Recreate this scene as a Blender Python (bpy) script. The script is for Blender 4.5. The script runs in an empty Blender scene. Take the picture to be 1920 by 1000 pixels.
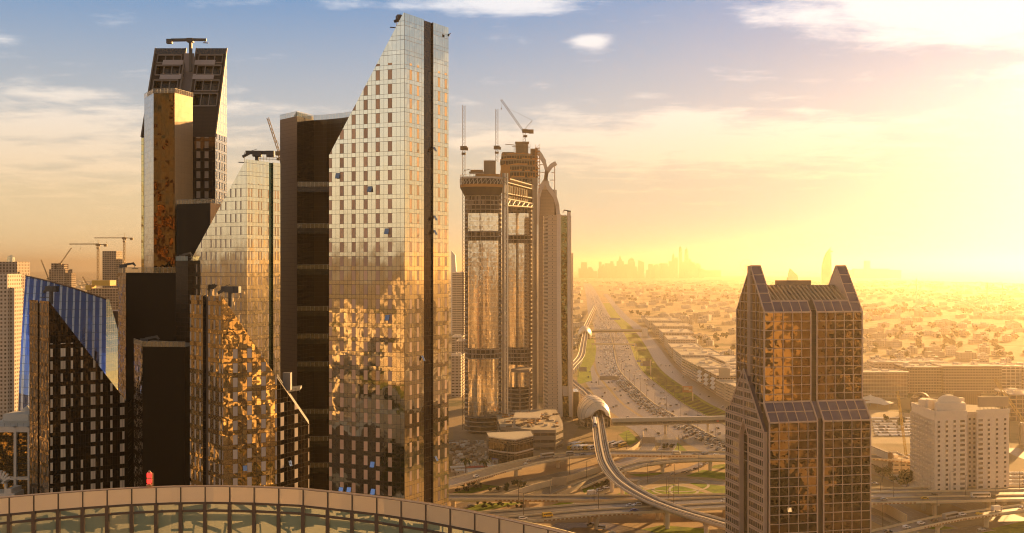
import bpy, math, random
from mathutils import Vector
random.seed(7)
sc = bpy.context.scene
R = math.radians
# ---------------------------------------------------------------- camera, light, sky, exposure
F, EYE, HY = 1920.0, 150.0, 500.0          # focal length in pixels, eye height, pixel row of eye level
cam_d = bpy.data.cameras.new('camera'); cam_d.sensor_width = 36.0; cam_d.lens = 36.0
cam_d.clip_start = 1.0; cam_d.clip_end = 90000.0
cam = bpy.data.objects.new('camera', cam_d); sc.collection.objects.link(cam)
cam.location = (0, 0, EYE); cam.rotation_euler = (R(90), 0, 0)
sc.camera = cam
SUN_AZ, SUN_EL = 34.0, 10.5                 # degrees right of straight ahead, degrees up
sun_d = bpy.data.lights.new('sun', 'SUN'); sun_d.energy = 5.0; sun_d.angle = R(0.5); sun_d.color = (1.0, 0.55, 0.19)
sun = bpy.data.objects.new('sun', sun_d); sc.collection.objects.link(sun)
SD = Vector((math.sin(R(SUN_AZ)) * math.cos(R(SUN_EL)), math.cos(R(SUN_AZ)) * math.cos(R(SUN_EL)), math.sin(R(SUN_EL))))
sun.rotation_euler = SD.to_track_quat('Z', 'Y').to_euler()
sc.view_settings.view_transform = 'Standard'; sc.view_settings.look = 'None'
sc.view_settings.exposure = 1.20; sc.view_settings.gamma = 1.0
sc.cycles.use_denoising = True; sc.cycles.filter_width = 1.1
sc.cycles.max_bounces = 6; sc.cycles.diffuse_bounces = 2; sc.cycles.glossy_bounces = 4
sc.cycles.transmission_bounces = 4; sc.cycles.volume_bounces = 2; sc.cycles.transparent_max_bounces = 8
sc.cycles.caustics_reflective = False; sc.cycles.caustics_refractive = False
sc.cycles.sample_clamp_indirect = 4.0


class NT:
    """small node-graph writer: every call returns a socket"""
    def __init__(s, tree): s.t = tree
    def n(s, typ, **kw):
        nd = s.t.nodes.new(typ)
        for k, v in kw.items(): setattr(nd, k, v)
        return nd
    def put(s, sock, v):
        if v is None: return
        if isinstance(v, bpy.types.NodeSocket): s.t.links.new(v, sock)
        else:
            if sock.type in ('RGBA',) and len(v) == 3: v = (*v, 1.0)
            sock.default_value = v
    def m(s, op, a, b=None, c=None):
        nd = s.n('ShaderNodeMath', operation=op)
        for i, v in enumerate((a, b, c)): s.put(nd.inputs[i], v)
        return nd.outputs[0]
    def clamp01(s, a):
        nd = s.n('ShaderNodeClamp'); s.put(nd.inputs[0], a); return nd.outputs[0]
    def v(s, op, a, b=None, sc_=None):
        nd = s.n('ShaderNodeVectorMath', operation=op)
        s.put(nd.inputs[0], a)
        if b is not None: s.put(nd.inputs[1], b)
        if sc_ is not None: s.put(nd.inputs['Scale'], sc_)
        return nd.outputs['Value'] if op in ('DOT_PRODUCT', 'LENGTH') else nd.outputs[0]
    def mix(s, f, a, b, blend='MIX'):
        nd = s.n('ShaderNodeMix', data_type='RGBA', blend_type=blend)
        s.put(nd.inputs[0], f); s.put(nd.inputs[6], a); s.put(nd.inputs[7], b)
        return nd.outputs[2]
    def mixf(s, f, a, b):
        nd = s.n('ShaderNodeMix', data_type='FLOAT')
        s.put(nd.inputs[0], f); s.put(nd.inputs[2], a); s.put(nd.inputs[3], b)
        return nd.outputs[0]
    def sep(s, v):
        nd = s.n('ShaderNodeSeparateXYZ'); s.put(nd.inputs[0], v); return nd.outputs
    def comb(s, x, y, z):
        nd = s.n('ShaderNodeCombineXYZ')
        for i, q in enumerate((x, y, z)): s.put(nd.inputs[i], q)
        return nd.outputs[0]
    def noise(s, vec, scale, detail=4.0, rough=0.55, col=False, dist=0.0):
        nd = s.n('ShaderNodeTexNoise'); s.put(nd.inputs['Vector'], vec)
        nd.inputs['Scale'].default_value = scale; nd.inputs['Detail'].default_value = detail
        nd.inputs['Roughness'].default_value = rough; nd.inputs['Distortion'].default_value = dist
        return nd.outputs[1] if col else nd.outputs[0]
    def white(s, vec, col=False):
        nd = s.n('ShaderNodeTexWhiteNoise', noise_dimensions='3D'); s.put(nd.inputs['Vector'], vec)
        return nd.outputs['Color'] if col else nd.outputs['Value']
    def ramp(s, f, stops, interp='LINEAR'):
        nd = s.n('ShaderNodeValToRGB'); cr = nd.color_ramp; cr.interpolation = interp
        while len(cr.elements) < len(stops): cr.elements.new(0.5)
        for e, (p, c) in zip(cr.elements, stops):
            e.position = p; e.color = (*c, 1.0)
        s.put(nd.inputs[0], f); return nd.outputs[0]
    def smooth(s, x, lo, hi):
        nd = s.n('ShaderNodeMapRange', interpolation_type='SMOOTHSTEP')
        s.put(nd.inputs[0], x); nd.inputs[1].default_value = min(lo, hi); nd.inputs[2].default_value = max(lo, hi)
        return nd.outputs[0] if hi > lo else s.m('SUBTRACT', 1.0, nd.outputs[0])


# sky: Nishita with the same sun, warm dust near the sun, and drifting cloud
world = bpy.data.worlds.new('World'); sc.world = world; world.use_nodes = True
wt = world.node_tree; wt.nodes.clear(); w = NT(wt)
sky = w.n('ShaderNodeTexSky', sky_type='NISHITA', sun_disc=False)
sky.sun_elevation = R(SUN_EL); sky.sun_rotation = R(SUN_AZ); sky.altitude = 150; sky.air_density = 1.0
sky.dust_density = 3.0; sky.ozone_density = 1.0
dirv = w.v('NORMALIZE', w.n('ShaderNodeTexCoord').outputs['Generated'])
dx, dy, dz = w.sep(dirv)
ca = w.v('DOT_PRODUCT', dirv, tuple(SD))                      # cosine of the angle from the sun
el = w.m('MULTIPLY', w.m('ARCSINE', dz), 57.2958)
az = w.m('MULTIPLY', w.m('ARCTAN2', dx, dy), 57.2958)
def blob(a0, e0, sa, se):                                      # where cloud is thickest, in degrees
    qa = w.m('POWER', w.m('ABSOLUTE', w.m('DIVIDE', w.m('SUBTRACT', az, a0), sa)), 2.0)
    qe = w.m('POWER', w.m('ABSOLUTE', w.m('DIVIDE', w.m('SUBTRACT', el, e0), se)), 2.0)
    return w.m('EXPONENT', w.m('MULTIPLY', w.m('ADD', qa, qe), -1.0))
pz = w.m('ADD', w.m('MAXIMUM', dz, 0.0), 0.09)
cp = w.comb(w.m('DIVIDE', dx, pz), w.m('DIVIDE', dy, pz), 0.0)
cn = w.noise(cp, 3.4, 11.0, 0.62, dist=0.25)
cn2 = w.noise(w.v('MULTIPLY', cp, (0.55, 2.2, 1.0)), 1.5, 9.0, 0.62, dist=0.3)
cov = None
for b in ((-26, 6.6, 13, 2.2, .17), (-28, 5.0, 14, 2.6, .10), (8, 7.2, 16, 1.6, .20), (14, 6.0, 12, 1.6, .14),
          (20, 13.6, 7, 1.5, .30), (26, 12.2, 5, 1.3, .26), (4.3, 12.4, 1.2, .45, .33), (-1, 14.3, 4, .7, .25), (29, 9.6, 4, 1.0, .2),
          (180, 14, 60, 6, .10), (-80, 14, 40, 6, .12), (90, 14, 30, 6, .15)):
    q = w.m('MULTIPLY', blob(*b[:4]), b[4]); cov = q if cov is None else w.m('ADD', cov, q)
cld = w.smooth(w.m('ADD', w.m('ADD', w.m('MULTIPLY', cn, 0.55), w.m('MULTIPLY', cn2, 0.45)), cov), 0.545, 0.76)
q_ = w.m('SQRT', w.m('ADD', w.m('POWER', w.m('ABSOLUTE', w.m('SUBTRACT', az, SUN_AZ)), 2.0),
                     w.m('POWER', w.m('MULTIPLY', w.m('ABSOLUTE', w.m('SUBTRACT', el, 4.0)), 1.55), 2.0)))
glow = w.m('EXPONENT', w.m('MULTIPLY', w.m('POWER', w.m('DIVIDE', q_, 11.5), 2.0), -1.0))   # dusty aureole round the low sun
glow2 = w.m('EXPONENT', w.m('MULTIPLY', w.m('POWER', w.m('DIVIDE', q_, 34.0), 2.0), -1.0))
nis = w.v('MINIMUM', w.v('SCALE', sky.outputs[0], sc_=0.05), (.62, .50, .42))
warm0 = w.ramp(w.m('DIVIDE', w.m('MAXIMUM', el, 0.0), 40.0),
              [(0.0, (.56, .40, .20)), (0.10, (.50, .39, .24)), (0.20, (.32, .33, .33)), (0.36, (.10, .20, .35)), (0.6, (.10, .10, .10)), (1.0, (.09, .075, .055))])
low = w.m('MULTIPLY', w.smooth(w.m('ABSOLUTE', w.m('SUBTRACT', az, SUN_AZ)), 50.0, 16.0), w.smooth(el, 9.0, 2.0))
warm = w.mix(low, warm0, (.20, .26, .24))                        # near the sun the dust below does the glowing
back = w.m('MULTIPLY', w.smooth(w.m('ABSOLUTE', az), 55.0, 110.0), w.smooth(el, 22.0, 9.0))
warm = w.mix(w.m('MULTIPLY', back, .5), warm, (.66, .58, .46))  # pale band opposite the sun
base = w.mix(0.06, warm, nis)
gl = w.v('ADD', w.v('SCALE', (.85, .95, 1.05), sc_=w.m('MULTIPLY', glow, .22)), w.v('SCALE', (1.0, .55, .18), sc_=w.m('MULTIPLY', glow2, .0)))
skyc = w.v('ADD', base, gl)
cloudc = w.v('ADD', w.mix(w.smooth(el, 2.0, 14.0), (.62, .44, .25), (.74, .70, .66)), w.v('SCALE', (1.0, .85, .62), sc_=w.m('MULTIPLY', glow, .22)))
skyc = w.mix(w.m('MULTIPLY', cld, 0.62), skyc, cloudc)
bg = w.n('ShaderNodeBackground'); w.put(bg.inputs[0], skyc); bg.inputs[1].default_value = 0.76
wo = w.n('ShaderNodeOutputWorld'); wt.links.new(bg.outputs[0], wo.inputs[0])
# ---------------------------------------------------------------- placing helpers
def W(px, py, Y):                                              # the point seen at a photo pixel, Y metres ahead
    return Vector(((px - 960) / F * Y, Y, EYE - (py - HY) / F * Y))
def G(px, py, z=0.0):                                          # the point seen at a photo pixel on level z
    Y = (EYE - z) * F / (py - HY)
    return Vector(((px - 960) / F * Y, Y, z))
def XY(px, Y): return ((px - 960) / F * Y, Y)
def ZP(py, Y): return EYE - (py - HY) / F * Y
def on_plane(px, P1, P2):                                      # where the pixel column meets the vertical plane P1-P2 (x, y)
    k = (px - 960) / F; (x1, y1), (x2, y2) = P1, P2
    t = (k * y1 - x1) / ((x2 - x1) - k * (y2 - y1))
    return (x1 + t * (x2 - x1), y1 + t * (y2 - y1))

def link(o): sc.collection.objects.link(o); return o
def tag(o, label=None, cat=None, group=None, kind=None):
    if label: o['label'] = label
    if cat: o['category'] = cat
    if group: o['group'] = group
    if kind: o['kind'] = kind
    return o
def thing(name, label, cat, loc=(0, 0, 0), group=None, rz=0.0):
    o = link(bpy.data.objects.new(name, None)); o.location = loc; o.rotation_euler = (0, 0, rz); o.empty_display_size = 1.0
    return tag(o, label, cat, group)
def copy_thing(o, loc=None, rz=None, label=None, group=None, parent=None):
    c = link(o.copy())
    if parent: c.parent = parent
    if loc is not None: c.location = loc
    if rz is not None: c.rotation_euler = (0, 0, rz)
    if label: c['label'] = label
    if group: c['group'] = group
    for ch in list(o.children): copy_thing(ch, parent=c)
    return c

class MB:
    def __init__(s): s.v = []; s.f = []; s.uv = []; s.mi = []
    def poly(s, pts, uvs=None, m=0):
        i = len(s.v); s.v += [tuple(p) for p in pts]; s.f.append(list(range(i, i + len(pts))))
        s.uv += [tuple(u) for u in uvs] if uvs else [(0, 0)] * len(pts); s.mi.append(m)
    def wall(s, a, b, z0, z1, m=0, u0=0.0):                    # vertical quad from (x,y) a to b
        L = math.hypot(b[0] - a[0], b[1] - a[1])
        s.poly([(a[0], a[1], z0), (b[0], b[1], z0), (b[0], b[1], z1), (a[0], a[1], z1)],
               [(u0, z0), (u0 + L, z0), (u0 + L, z1), (u0, z1)], m)
    def prism(s, foot, z0, z1, mats=0, cap=None, bottom=False):
        n = len(foot)
        for i in range(n):
            mt = mats if isinstance(mats, int) else mats[i % len(mats)]
            if mt is None: continue
            s.wall(foot[i], foot[(i + 1) % n], z0, z1, mt)
        cm = (mats if isinstance(mats, int) else (mats[0] or 0)) if cap is None else cap
        s.poly([(x, y, z1) for x, y in foot], [(x, y) for x, y in foot], cm)
        if bottom: s.poly([(x, y, z0) for x, y in reversed(foot)], [(x, y) for x, y in reversed(foot)], cm)
    def box(s, c, size, rz=0.0, m=0):
        hx, hy, hz = size[0] / 2, size[1] / 2, size[2] / 2; ca_, sa_ = math.cos(rz), math.sin(rz)
        ft = [(c[0] + x * ca_ - y * sa_, c[1] + x * sa_ + y * ca_) for x, y in ((-hx, -hy), (hx, -hy), (hx, hy), (-hx, hy))]
        s.prism(ft, c[2] - hz, c[2] + hz, m, bottom=True)
    def beam(s, p, q, wd, ht=None, m=0):                       # square bar between two points
        p, q = Vector(p), Vector(q); ht = ht or wd; d = q - p
        if d.length < 1e-6: return
        d.normalize(); up = Vector((0, 0, 1)) if abs(d.z) < 0.95 else Vector((0, 1, 0))
        a = d.cross(up).normalized() * (wd / 2); b = a.cross(d).normalized() * (ht / 2)
        A = [p + a + b, p - a + b, p - a - b, p + a - b]; B = [x + (q - p) for x in A]; L = (q - p).length
        for i in range(4):
            j = (i + 1) % 4; s.poly([A[i], B[i], B[j], A[j]], [(0, 0), (L, 0), (L, wd), (0, wd)], m)
        s.poly(A, m=m); s.poly(B[::-1], m=m)
    def tube(s, pts, rads, n=8, m=0, cap=True):
        pts = [Vector(p) for p in pts]; rings = []
        for i, p in enumerate(pts):
            d = (pts[min(i + 1, len(pts) - 1)] - pts[max(i - 1, 0)]).normalized()
            up = Vector((0, 0, 1)) if abs(d.z) < 0.9 else Vector((0, 1, 0))
            a = d.cross(up).normalized(); b = a.cross(d)
            r = rads if isinstance(rads, (int, float)) else rads[i]
            rings.append([p + a * (r * math.cos(2 * math.pi * k / n)) + b * (r * math.sin(2 * math.pi * k / n)) for k in range(n)])
        for A, B in zip(rings, rings[1:]):
            for k in range(n): s.poly([A[k], A[(k + 1) % n], B[(k + 1) % n], B[k]], m=m)
        if cap: s.poly(rings[0][::-1], m=m); s.poly(rings[-1], m=m)
    def ribbon(s, path, sect, closed=True, m=0, mlist=None):   # sweep a cross-section (offset right, up) along a path
        path = [Vector(p) for p in path]; rows = []; L = [0.0]
        for a, b in zip(path, path[1:]): L.append(L[-1] + (b - a).length)
        for i, p in enumerate(path):
            d = path[min(i + 1, len(path) - 1)] - path[max(i - 1, 0)]; d.z = 0; d.normalize()
            r = Vector((d.y, -d.x, 0)); rows.append([p + r * o + Vector((0, 0, h)) for o, h in sect])
        n = len(sect); rng = range(n) if closed else range(n - 1)
        for i in range(len(path) - 1):
            for k in rng:
                j = (k + 1) % n
                s.poly([rows[i][k], rows[i][j], rows[i + 1][j], rows[i + 1][k]],
                       [(sect[k][0], L[i]), (sect[j][0], L[i]), (sect[j][0], L[i + 1]), (sect[k][0], L[i + 1])], mlist[k] if mlist else m)
        if closed: s.poly(rows[0], m=m); s.poly(rows[-1][::-1], m=m)
    def lattice(s, p, q, wd, bay, bar, m=0):                   # square truss mast or boom
        p, q = Vector(p), Vector(q); d = q - p; L = d.length; d.normalize()
        up = Vector((0, 0, 1)) if abs(d.z) < 0.9 else Vector((0, 1, 0))
        a = d.cross(up).normalized() * (wd / 2); b = a.cross(d).normalized() * (wd / 2)
        cr = [a + b, b - a, -a - b, a - b]
        for c in cr: s.beam(p + c, q + c, bar, m=m)
        n = max(1, int(L / bay))
        for i in range(n):
            t0, t1 = p + d * (L * i / n), p + d * (L * (i + 1) / n)
            for k in range(4):
                c, e = (cr[k], cr[(k + 1) % 4]) if i % 2 else (cr[(k + 1) % 4], cr[k])
                s.beam(t0 + c, t1 + e, bar * .7, m=m)
    def rail(s, path, h, post=2.0, m=0, mg=None, bar=0.07):    # posts, top rail and glass panels along a path
        for a, b in zip(path, path[1:]):
            a, b = Vector(a), Vector(b); L = (b - a).length; n = max(1, int(L / post))
            for i in range(n + 1):
                p = a.lerp(b, i / n); s.beam(p, p + Vector((0, 0, h)), bar, m=m)
            s.beam(a + Vector((0, 0, h)), b + Vector((0, 0, h)), bar, m=m)
            if mg is not None: s.poly([a, b, b + Vector((0, 0, h - .05)), a + Vector((0, 0, h - .05))], m=mg)
            else: s.beam(a + Vector((0, 0, h * .5)), b + Vector((0, 0, h * .5)), bar * .7, m=m)
    def build(s, name, mats, parent=None, loc=None, smooth=False):
        me = bpy.data.meshes.new(name); o_ = Vector(loc) if loc is not None else Vector((0, 0, 0))
        me.from_pydata([(x - o_.x, y - o_.y, z - o_.z) for x, y, z in s.v], [], s.f)
        uvl = me.uv_layers.new(name='UVMap'); uvl.data.foreach_set('uv', [c for u in s.uv for c in u])
        for mt in (mats if isinstance(mats, (list, tuple)) else [mats]): me.materials.append(mt)
        me.polygons.foreach_set('material_index', s.mi)
        if smooth: me.polygons.foreach_set('use_smooth', [True] * len(s.f))
        me.update()
        o = link(bpy.data.objects.new(name, me)); o.location = o_
        if parent: o.parent = parent; o.location = o_ - Vector(parent.location)
        return o

# ---------------------------------------------------------------- materials
MATS = {}
def new_mat(name):
    mt = bpy.data.materials.new(name); mt.use_nodes = True; mt.node_tree.nodes.clear(); t = NT(mt.node_tree)
    b = t.n('ShaderNodeBsdfPrincipled'); o = t.n('ShaderNodeOutputMaterial'); mt.node_tree.links.new(b.outputs[0], o.inputs[0])
    MATS[name] = mt; return mt, t, b
def plain(name, col, rough=0.7, metal=0.0, var=0.12, scale=0.6, spec=0.4):
    mt, t, b = new_mat(name)
    pos = t.n('ShaderNodeNewGeometry').outputs['Position']
    nz = t.noise(pos, scale, 5.0, 0.6); nz2 = t.noise(t.v('MULTIPLY', pos, (1, 1, .25)), scale * 4, 3.0, 0.6)
    f = t.m('ADD', t.m('MULTIPLY', t.m('SUBTRACT', nz, 0.5), 2 * var), t.m('MULTIPLY', t.m('SUBTRACT', nz2, 0.5), var))
    t.put(b.inputs['Base Color'], t.v('SCALE', (*col,), sc_=t.m('ADD', 1.0, f)))
    t.put(b.inputs['Roughness'], t.clamp01(t.m('ADD', rough, t.m('MULTIPLY', f, 0.5))))
    b.inputs['Metallic'].default_value = metal; b.inputs['Specular IOR Level'].default_value = spec
    return mt
def emit(name, col, st):
    mt, t, b = new_mat(name); b.inputs['Base Color'].default_value = (*col, 1); b.inputs['Emission Color'].default_value = (*col, 1)
    b.inputs['Emission Strength'].default_value = st; return mt
def glassy(name, col, alpha=0.35, rough=0.05):                # thin see-through pane
    mt, t, b = new_mat(name); b.inputs['Base Color'].default_value = (*col, 1); b.inputs['Roughness'].default_value = rough
    b.inputs['Alpha'].default_value = alpha; b.inputs['Specular IOR Level'].default_value = 0.8; return mt

def facade(name, cw, fh, split=0.3, jw=0.07, jh=0.09, glass=(.72, .62, .45), metal=1.0, rough=0.03, tilt=0.012, wob=0.02, wscale=0.45,
           joint=(.10, .07, .04), panel=None, period=3, pset=(0,), pmin=0.5, voff=0.0, dirt=0.10, spand=None, uoff=0.0, skip=0.0,
           pscale=None, joints=True, prough=0.6, pband='tall', spec=0.5, zmax=None, mull=False, pmetal=0.0, coh=1.2):
    """curtain wall: every pane is tilted and rippled a little on its own, so reflections break from pane to pane"""
    mt, t, b = new_mat(name)
    u, v, _ = t.sep(t.n('ShaderNodeUVMap').outputs[0])
    uu = t.m('DIVIDE', t.m('SUBTRACT', u, uoff), cw); vv = t.m('DIVIDE', t.m('SUBTRACT', v, voff), fh)
    ui = t.m('FLOOR', uu); uf = t.m('FRACT', uu); vi = t.m('FLOOR', vv); vf = t.m('FRACT', vv)
    tall = t.m('GREATER_THAN', vf, split)
    rows = t.m('ADD', t.m('MULTIPLY', vi, 2.0), tall)
    cell = t.comb(ui, rows, 3.0)
    rc = t.white(cell, col=True); rv = t.white(t.v('ADD', cell, (11.3, 5.1, 2.7)))
    pos = t.n('ShaderNodeNewGeometry').outputs['Position']; nrm = t.n('ShaderNodeNewGeometry').outputs['Normal']
    nzv = t.noise(t.v('ADD', pos, t.v('SCALE', rc, sc_=coh)), wscale, 2.0, 0.5, col=True)
    dn = t.v('ADD', t.v('SCALE', t.v('SUBTRACT', rc, (.5, .5, .5)), sc_=tilt * 2), t.v('SCALE', t.v('SUBTRACT', nzv, (.5, .5, .5)), sc_=wob * 2))
    nn = t.v('NORMALIZE', t.v('ADD', nrm, dn))
    grime = t.noise(t.v('MULTIPLY', pos, (.6, .6, .12)), 0.35, 5.0, 0.6)
    vary = t.m('ADD', 1.0 - dirt, t.m('MULTIPLY', t.m('ADD', t.m('MULTIPLY', rv, .6), t.m('MULTIPLY', grime, .6)), dirt * 1.4))
    col = t.v('SCALE', (*glass,), sc_=vary); met = metal; rg = rough
    if spand is not None:
        col = t.mix(t.m('SUBTRACT', 1.0, tall), col, t.v('SCALE', (*spand,), sc_=vary))
    if panel is not None:
        k = t.m('MODULO', t.m('ADD', ui, 3000.0 * period), float(period)); mk = None
        for p_ in pset:
            c_ = t.m('COMPARE', k, float(p_), 0.1); mk = c_ if mk is None else t.m('MAXIMUM', mk, c_)
        if pband == 'tall': mk = t.m('MULTIPLY', mk, tall)
        mk = t.m('MULTIPLY', mk, t.m('GREATER_THAN', ui, pmin - 1.0))
        if zmax is not None: mk = t.m('MULTIPLY', mk, t.m('LESS_THAN', v, zmax))
        if skip: mk = t.m('MULTIPLY', mk, t.m('GREATER_THAN', t.white(t.v('ADD', cell, (1.7, 9.2, 4.4))), skip))
        col = t.mix(mk, col, t.v('SCALE', (*panel,), sc_=t.m('ADD', .8, t.m('MULTIPLY', rv, .4))))
        met = t.mixf(mk, metal, pmetal); rg = t.mixf(mk, rough, prough)
    if joints:
        jv = t.m('LESS_THAN', uf, jw / cw)
        jz = t.m('MAXIMUM', t.m('LESS_THAN', vf, jh / fh), t.m('MULTIPLY', t.m('GREATER_THAN', vf, split), t.m('LESS_THAN', vf, split + jh * .8 / fh)))
        jm = t.m('MAXIMUM', jv, jz)
        if mull: jm = t.m('MAXIMUM', jm, t.m('COMPARE', uf, 0.5, jw * .35 / cw))
        col = t.mix(jm, col, joint)
        met = t.m('MULTIPLY', t.m('SUBTRACT', 1.0, jm), met); rg = t.mixf(jm, rg, 0.55)
    t.put(b.inputs['Base Color'], col); t.put(b.inputs['Metallic'], met); t.put(b.inputs['Roughness'], rg)
    t.put(b.inputs['Normal'], nn); b.inputs['Specular IOR Level'].default_value = spec
    return mt

def windows(name, wall, glass, cw, fh, wx=(.25, .75), wz=(.3, .8), lit=None, rough=0.75, uoff=0, voff=0, var=.1, line=None, grough=.12):
    """masonry wall pierced by a regular grid of dark panes"""
    mt, t, b = new_mat(name)
    u, v, _ = t.sep(t.n('ShaderNodeUVMap').outputs[0])
    uu = t.m('DIVIDE', t.m('SUBTRACT', u, uoff), cw); vv = t.m('DIVIDE', t.m('SUBTRACT', v, voff), fh)
    uf = t.m('FRACT', uu); vf = t.m('FRACT', vv)
    inn = t.m('MULTIPLY', t.m('MULTIPLY', t.m('GREATER_THAN', uf, wx[0]), t.m('LESS_THAN', uf, wx[1])),
              t.m('MULTIPLY', t.m('GREATER_THAN', vf, wz[0]), t.m('LESS_THAN', vf, wz[1])))
    rv = t.white(t.comb(t.m('FLOOR', uu), t.m('FLOOR', vv), 1.0))
    pos = t.n('ShaderNodeNewGeometry').outputs['Position']
    nz = t.noise(t.v('MULTIPLY', pos, (1, 1, .3)), .3, 5.0, .6)
    wc = t.v('SCALE', (*wall,), sc_=t.m('ADD', 1 - var, t.m('MULTIPLY', nz, 2 * var)))
    if line is not None: wc = t.mix(t.m('LESS_THAN', vf, .08), wc, line)
    gc = t.v('SCALE', (*glass,), sc_=t.m('ADD', .5, rv))
    t.put(b.inputs['Base Color'], t.mix(inn, wc, gc)); t.put(b.inputs['Roughness'], t.mixf(inn, rough, grough))
    return mt
# ---------------------------------------------------------------- ground, sea, haze
def ground_mat():
    mt, t, b = new_mat('ground_earth')
    pos = t.n('ShaderNodeNewGeometry').outputs['Position']
    big = t.noise(pos, .0011, 6.0, .6); mid = t.noise(pos, .012, 6.0, .6); fine = t.noise(pos, .15, 4.0, .6)
    col = t.mix(t.smooth(big, .42, .62), (.46, .33, .19), (.28, .22, .12))
    col = t.mix(t.smooth(mid, .50, .66), col, (.11, .12, .05))
    col = t.mix(t.m('MULTIPLY', t.smooth(fine, .5, .8), .5), col, (.40, .32, .22))
    t.put(b.inputs['Base Color'], col); b.inputs['Roughness'].default_value = .95; b.inputs['Specular IOR Level'].default_value = .1
    return mt
mb = MB(); S = 33000.0
rings = [0, 250, 800, 2000, 5000, 12000, S]
for a, b in zip(rings, rings[1:]):
    for k in range(24):
        t0, t1 = 2 * math.pi * k / 24, 2 * math.pi * (k + 1) / 24
        q = [(a * math.cos(t0), a * math.sin(t0), 0), (b * math.cos(t0), b * math.sin(t0), 0), (b * math.cos(t1), b * math.sin(t1), 0), (a * math.cos(t1), a * math.sin(t1), 0)]
        mb.poly(q if a else q[1:])
g_ = mb.build('ground', ground_mat()); tag(g_, kind='structure')
mt, t, b = new_mat('sea_water'); b.inputs['Base Color'].default_value = (.10, .12, .12, 1); b.inputs['Roughness'].default_value = .25
pos = t.n('ShaderNodeNewGeometry').outputs['Position']
bmp = t.n('ShaderNodeBump'); t.put(bmp.inputs['Height'], t.noise(pos, .02, 4, .6)); bmp.inputs['Strength'].default_value = .4; bmp.inputs['Distance'].default_value = 3
mt.node_tree.links.new(bmp.outputs[0], b.inputs['Normal'])
mb = MB()
coast = [(1180, 517.5), (1330, 518), (1480, 519), (1600, 521.5), (1680, 524), (1780, 528), (1880, 531), (1990, 534), (2150, 537), (2500, 540)]
near = [G(px, py, .5) for px, py in coast]; far = [Vector((p.x / p.y * 24000, 24000, .5)) for p in near]
for i in range(len(near) - 1): mb.poly([near[i], near[i + 1], far[i + 1], far[i]])
tag(mb.build('sea', MATS['sea_water']), kind='structure')
hz = bpy.data.materials.new('haze_air'); hz.use_nodes = True; hz.node_tree.nodes.clear(); t = NT(hz.node_tree)
pv = t.n('ShaderNodeVolumePrincipled'); pv.inputs['Color'].default_value = (.64, .535, .39, 1); pv.inputs['Density'].default_value = HAZE = .000082
pv.inputs['Anisotropy'].default_value = .70
o = t.n('ShaderNodeOutputMaterial'); hz.node_tree.links.new(pv.outputs[0], o.inputs['Volume'])
mb = MB(); q = S + 400
mb.prism([(-q, -q), (q, -q), (q, q), (-q, q)], -1.0, 330.0, 0, bottom=True)
h_ = mb.build('haze', hz); tag(h_, kind='stuff')
# ---------------------------------------------------------------- the mirror-glass office towers
bronze = plain('bronze_panel', (.16, .10, .06), .5); black_metal = plain('black_metal', (.03, .028, .026), .5)
steel = plain('grey_steel', (.30, .29, .28), .5, .3); white_paint = plain('white_paint', (.75, .72, .66), .6)
rail_glass = glassy('rail_glass', (.55, .68, .66), .45); rail_gold = glassy('amber_rail_glass', (.46, .33, .15), .5)
roofgrey = plain('roof_gravel', (.26, .22, .17), .9, var=.2)
open_glass = facade('open_pane', 50, 50, joints=False, glass=(.55, .66, .9), tilt=0, wob=.0)  # blue of the reflected sky put into the pane tint
mirA = facade('mirror_wall', 1.27, 3.95, .305, panel=(.72, .49, .34), period=3, pset=(0,), pmin=1.5, voff=2.69, glass=(.92, .84, .66), zmax=206, pmetal=.5,
              tilt=.0025, wob=.018, wscale=.26)
mirAs = facade('mirror_end_wall', 1.10, 3.95, .305, panel=(.80, .57, .36), period=3, pset=(2,), voff=2.69, glass=(.92, .82, .60), zmax=206, pmetal=.5, tilt=.003, wob=.02, wscale=.26)
dark_slot = facade('dark_slot_wall', 1.3, 3.95, .3, glass=(.10, .065, .035), metal=.6, rough=.15, tilt=.004, wob=.01)  # slot glass darkened in colour for the shade between the slabs
mirB = facade('pale_mirror_wall', .57, 3.95, .33, panel=(.62, .50, .40), period=4, pset=(0,), pmin=1.5, voff=.6, glass=(.90, .83, .67), zmax=176, pmetal=.5,
              tilt=.003, wob=.018, wscale=.26, skip=.25, jw=.045)
mirBs = facade('pale_mirror_end', .60, 3.95, .33, panel=(.66, .52, .38), period=7, pset=(1, 3), voff=.6, glass=(.93, .86, .66), zmax=176, pmetal=.5, tilt=.005, wob=.03, jw=.05, pmin=-9)
green_slot = facade('green_slot_glass', 1.4, 3.95, .3, glass=(.10, .15, .10), metal=.8, rough=.05, tilt=.01, wob=.03)

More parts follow.
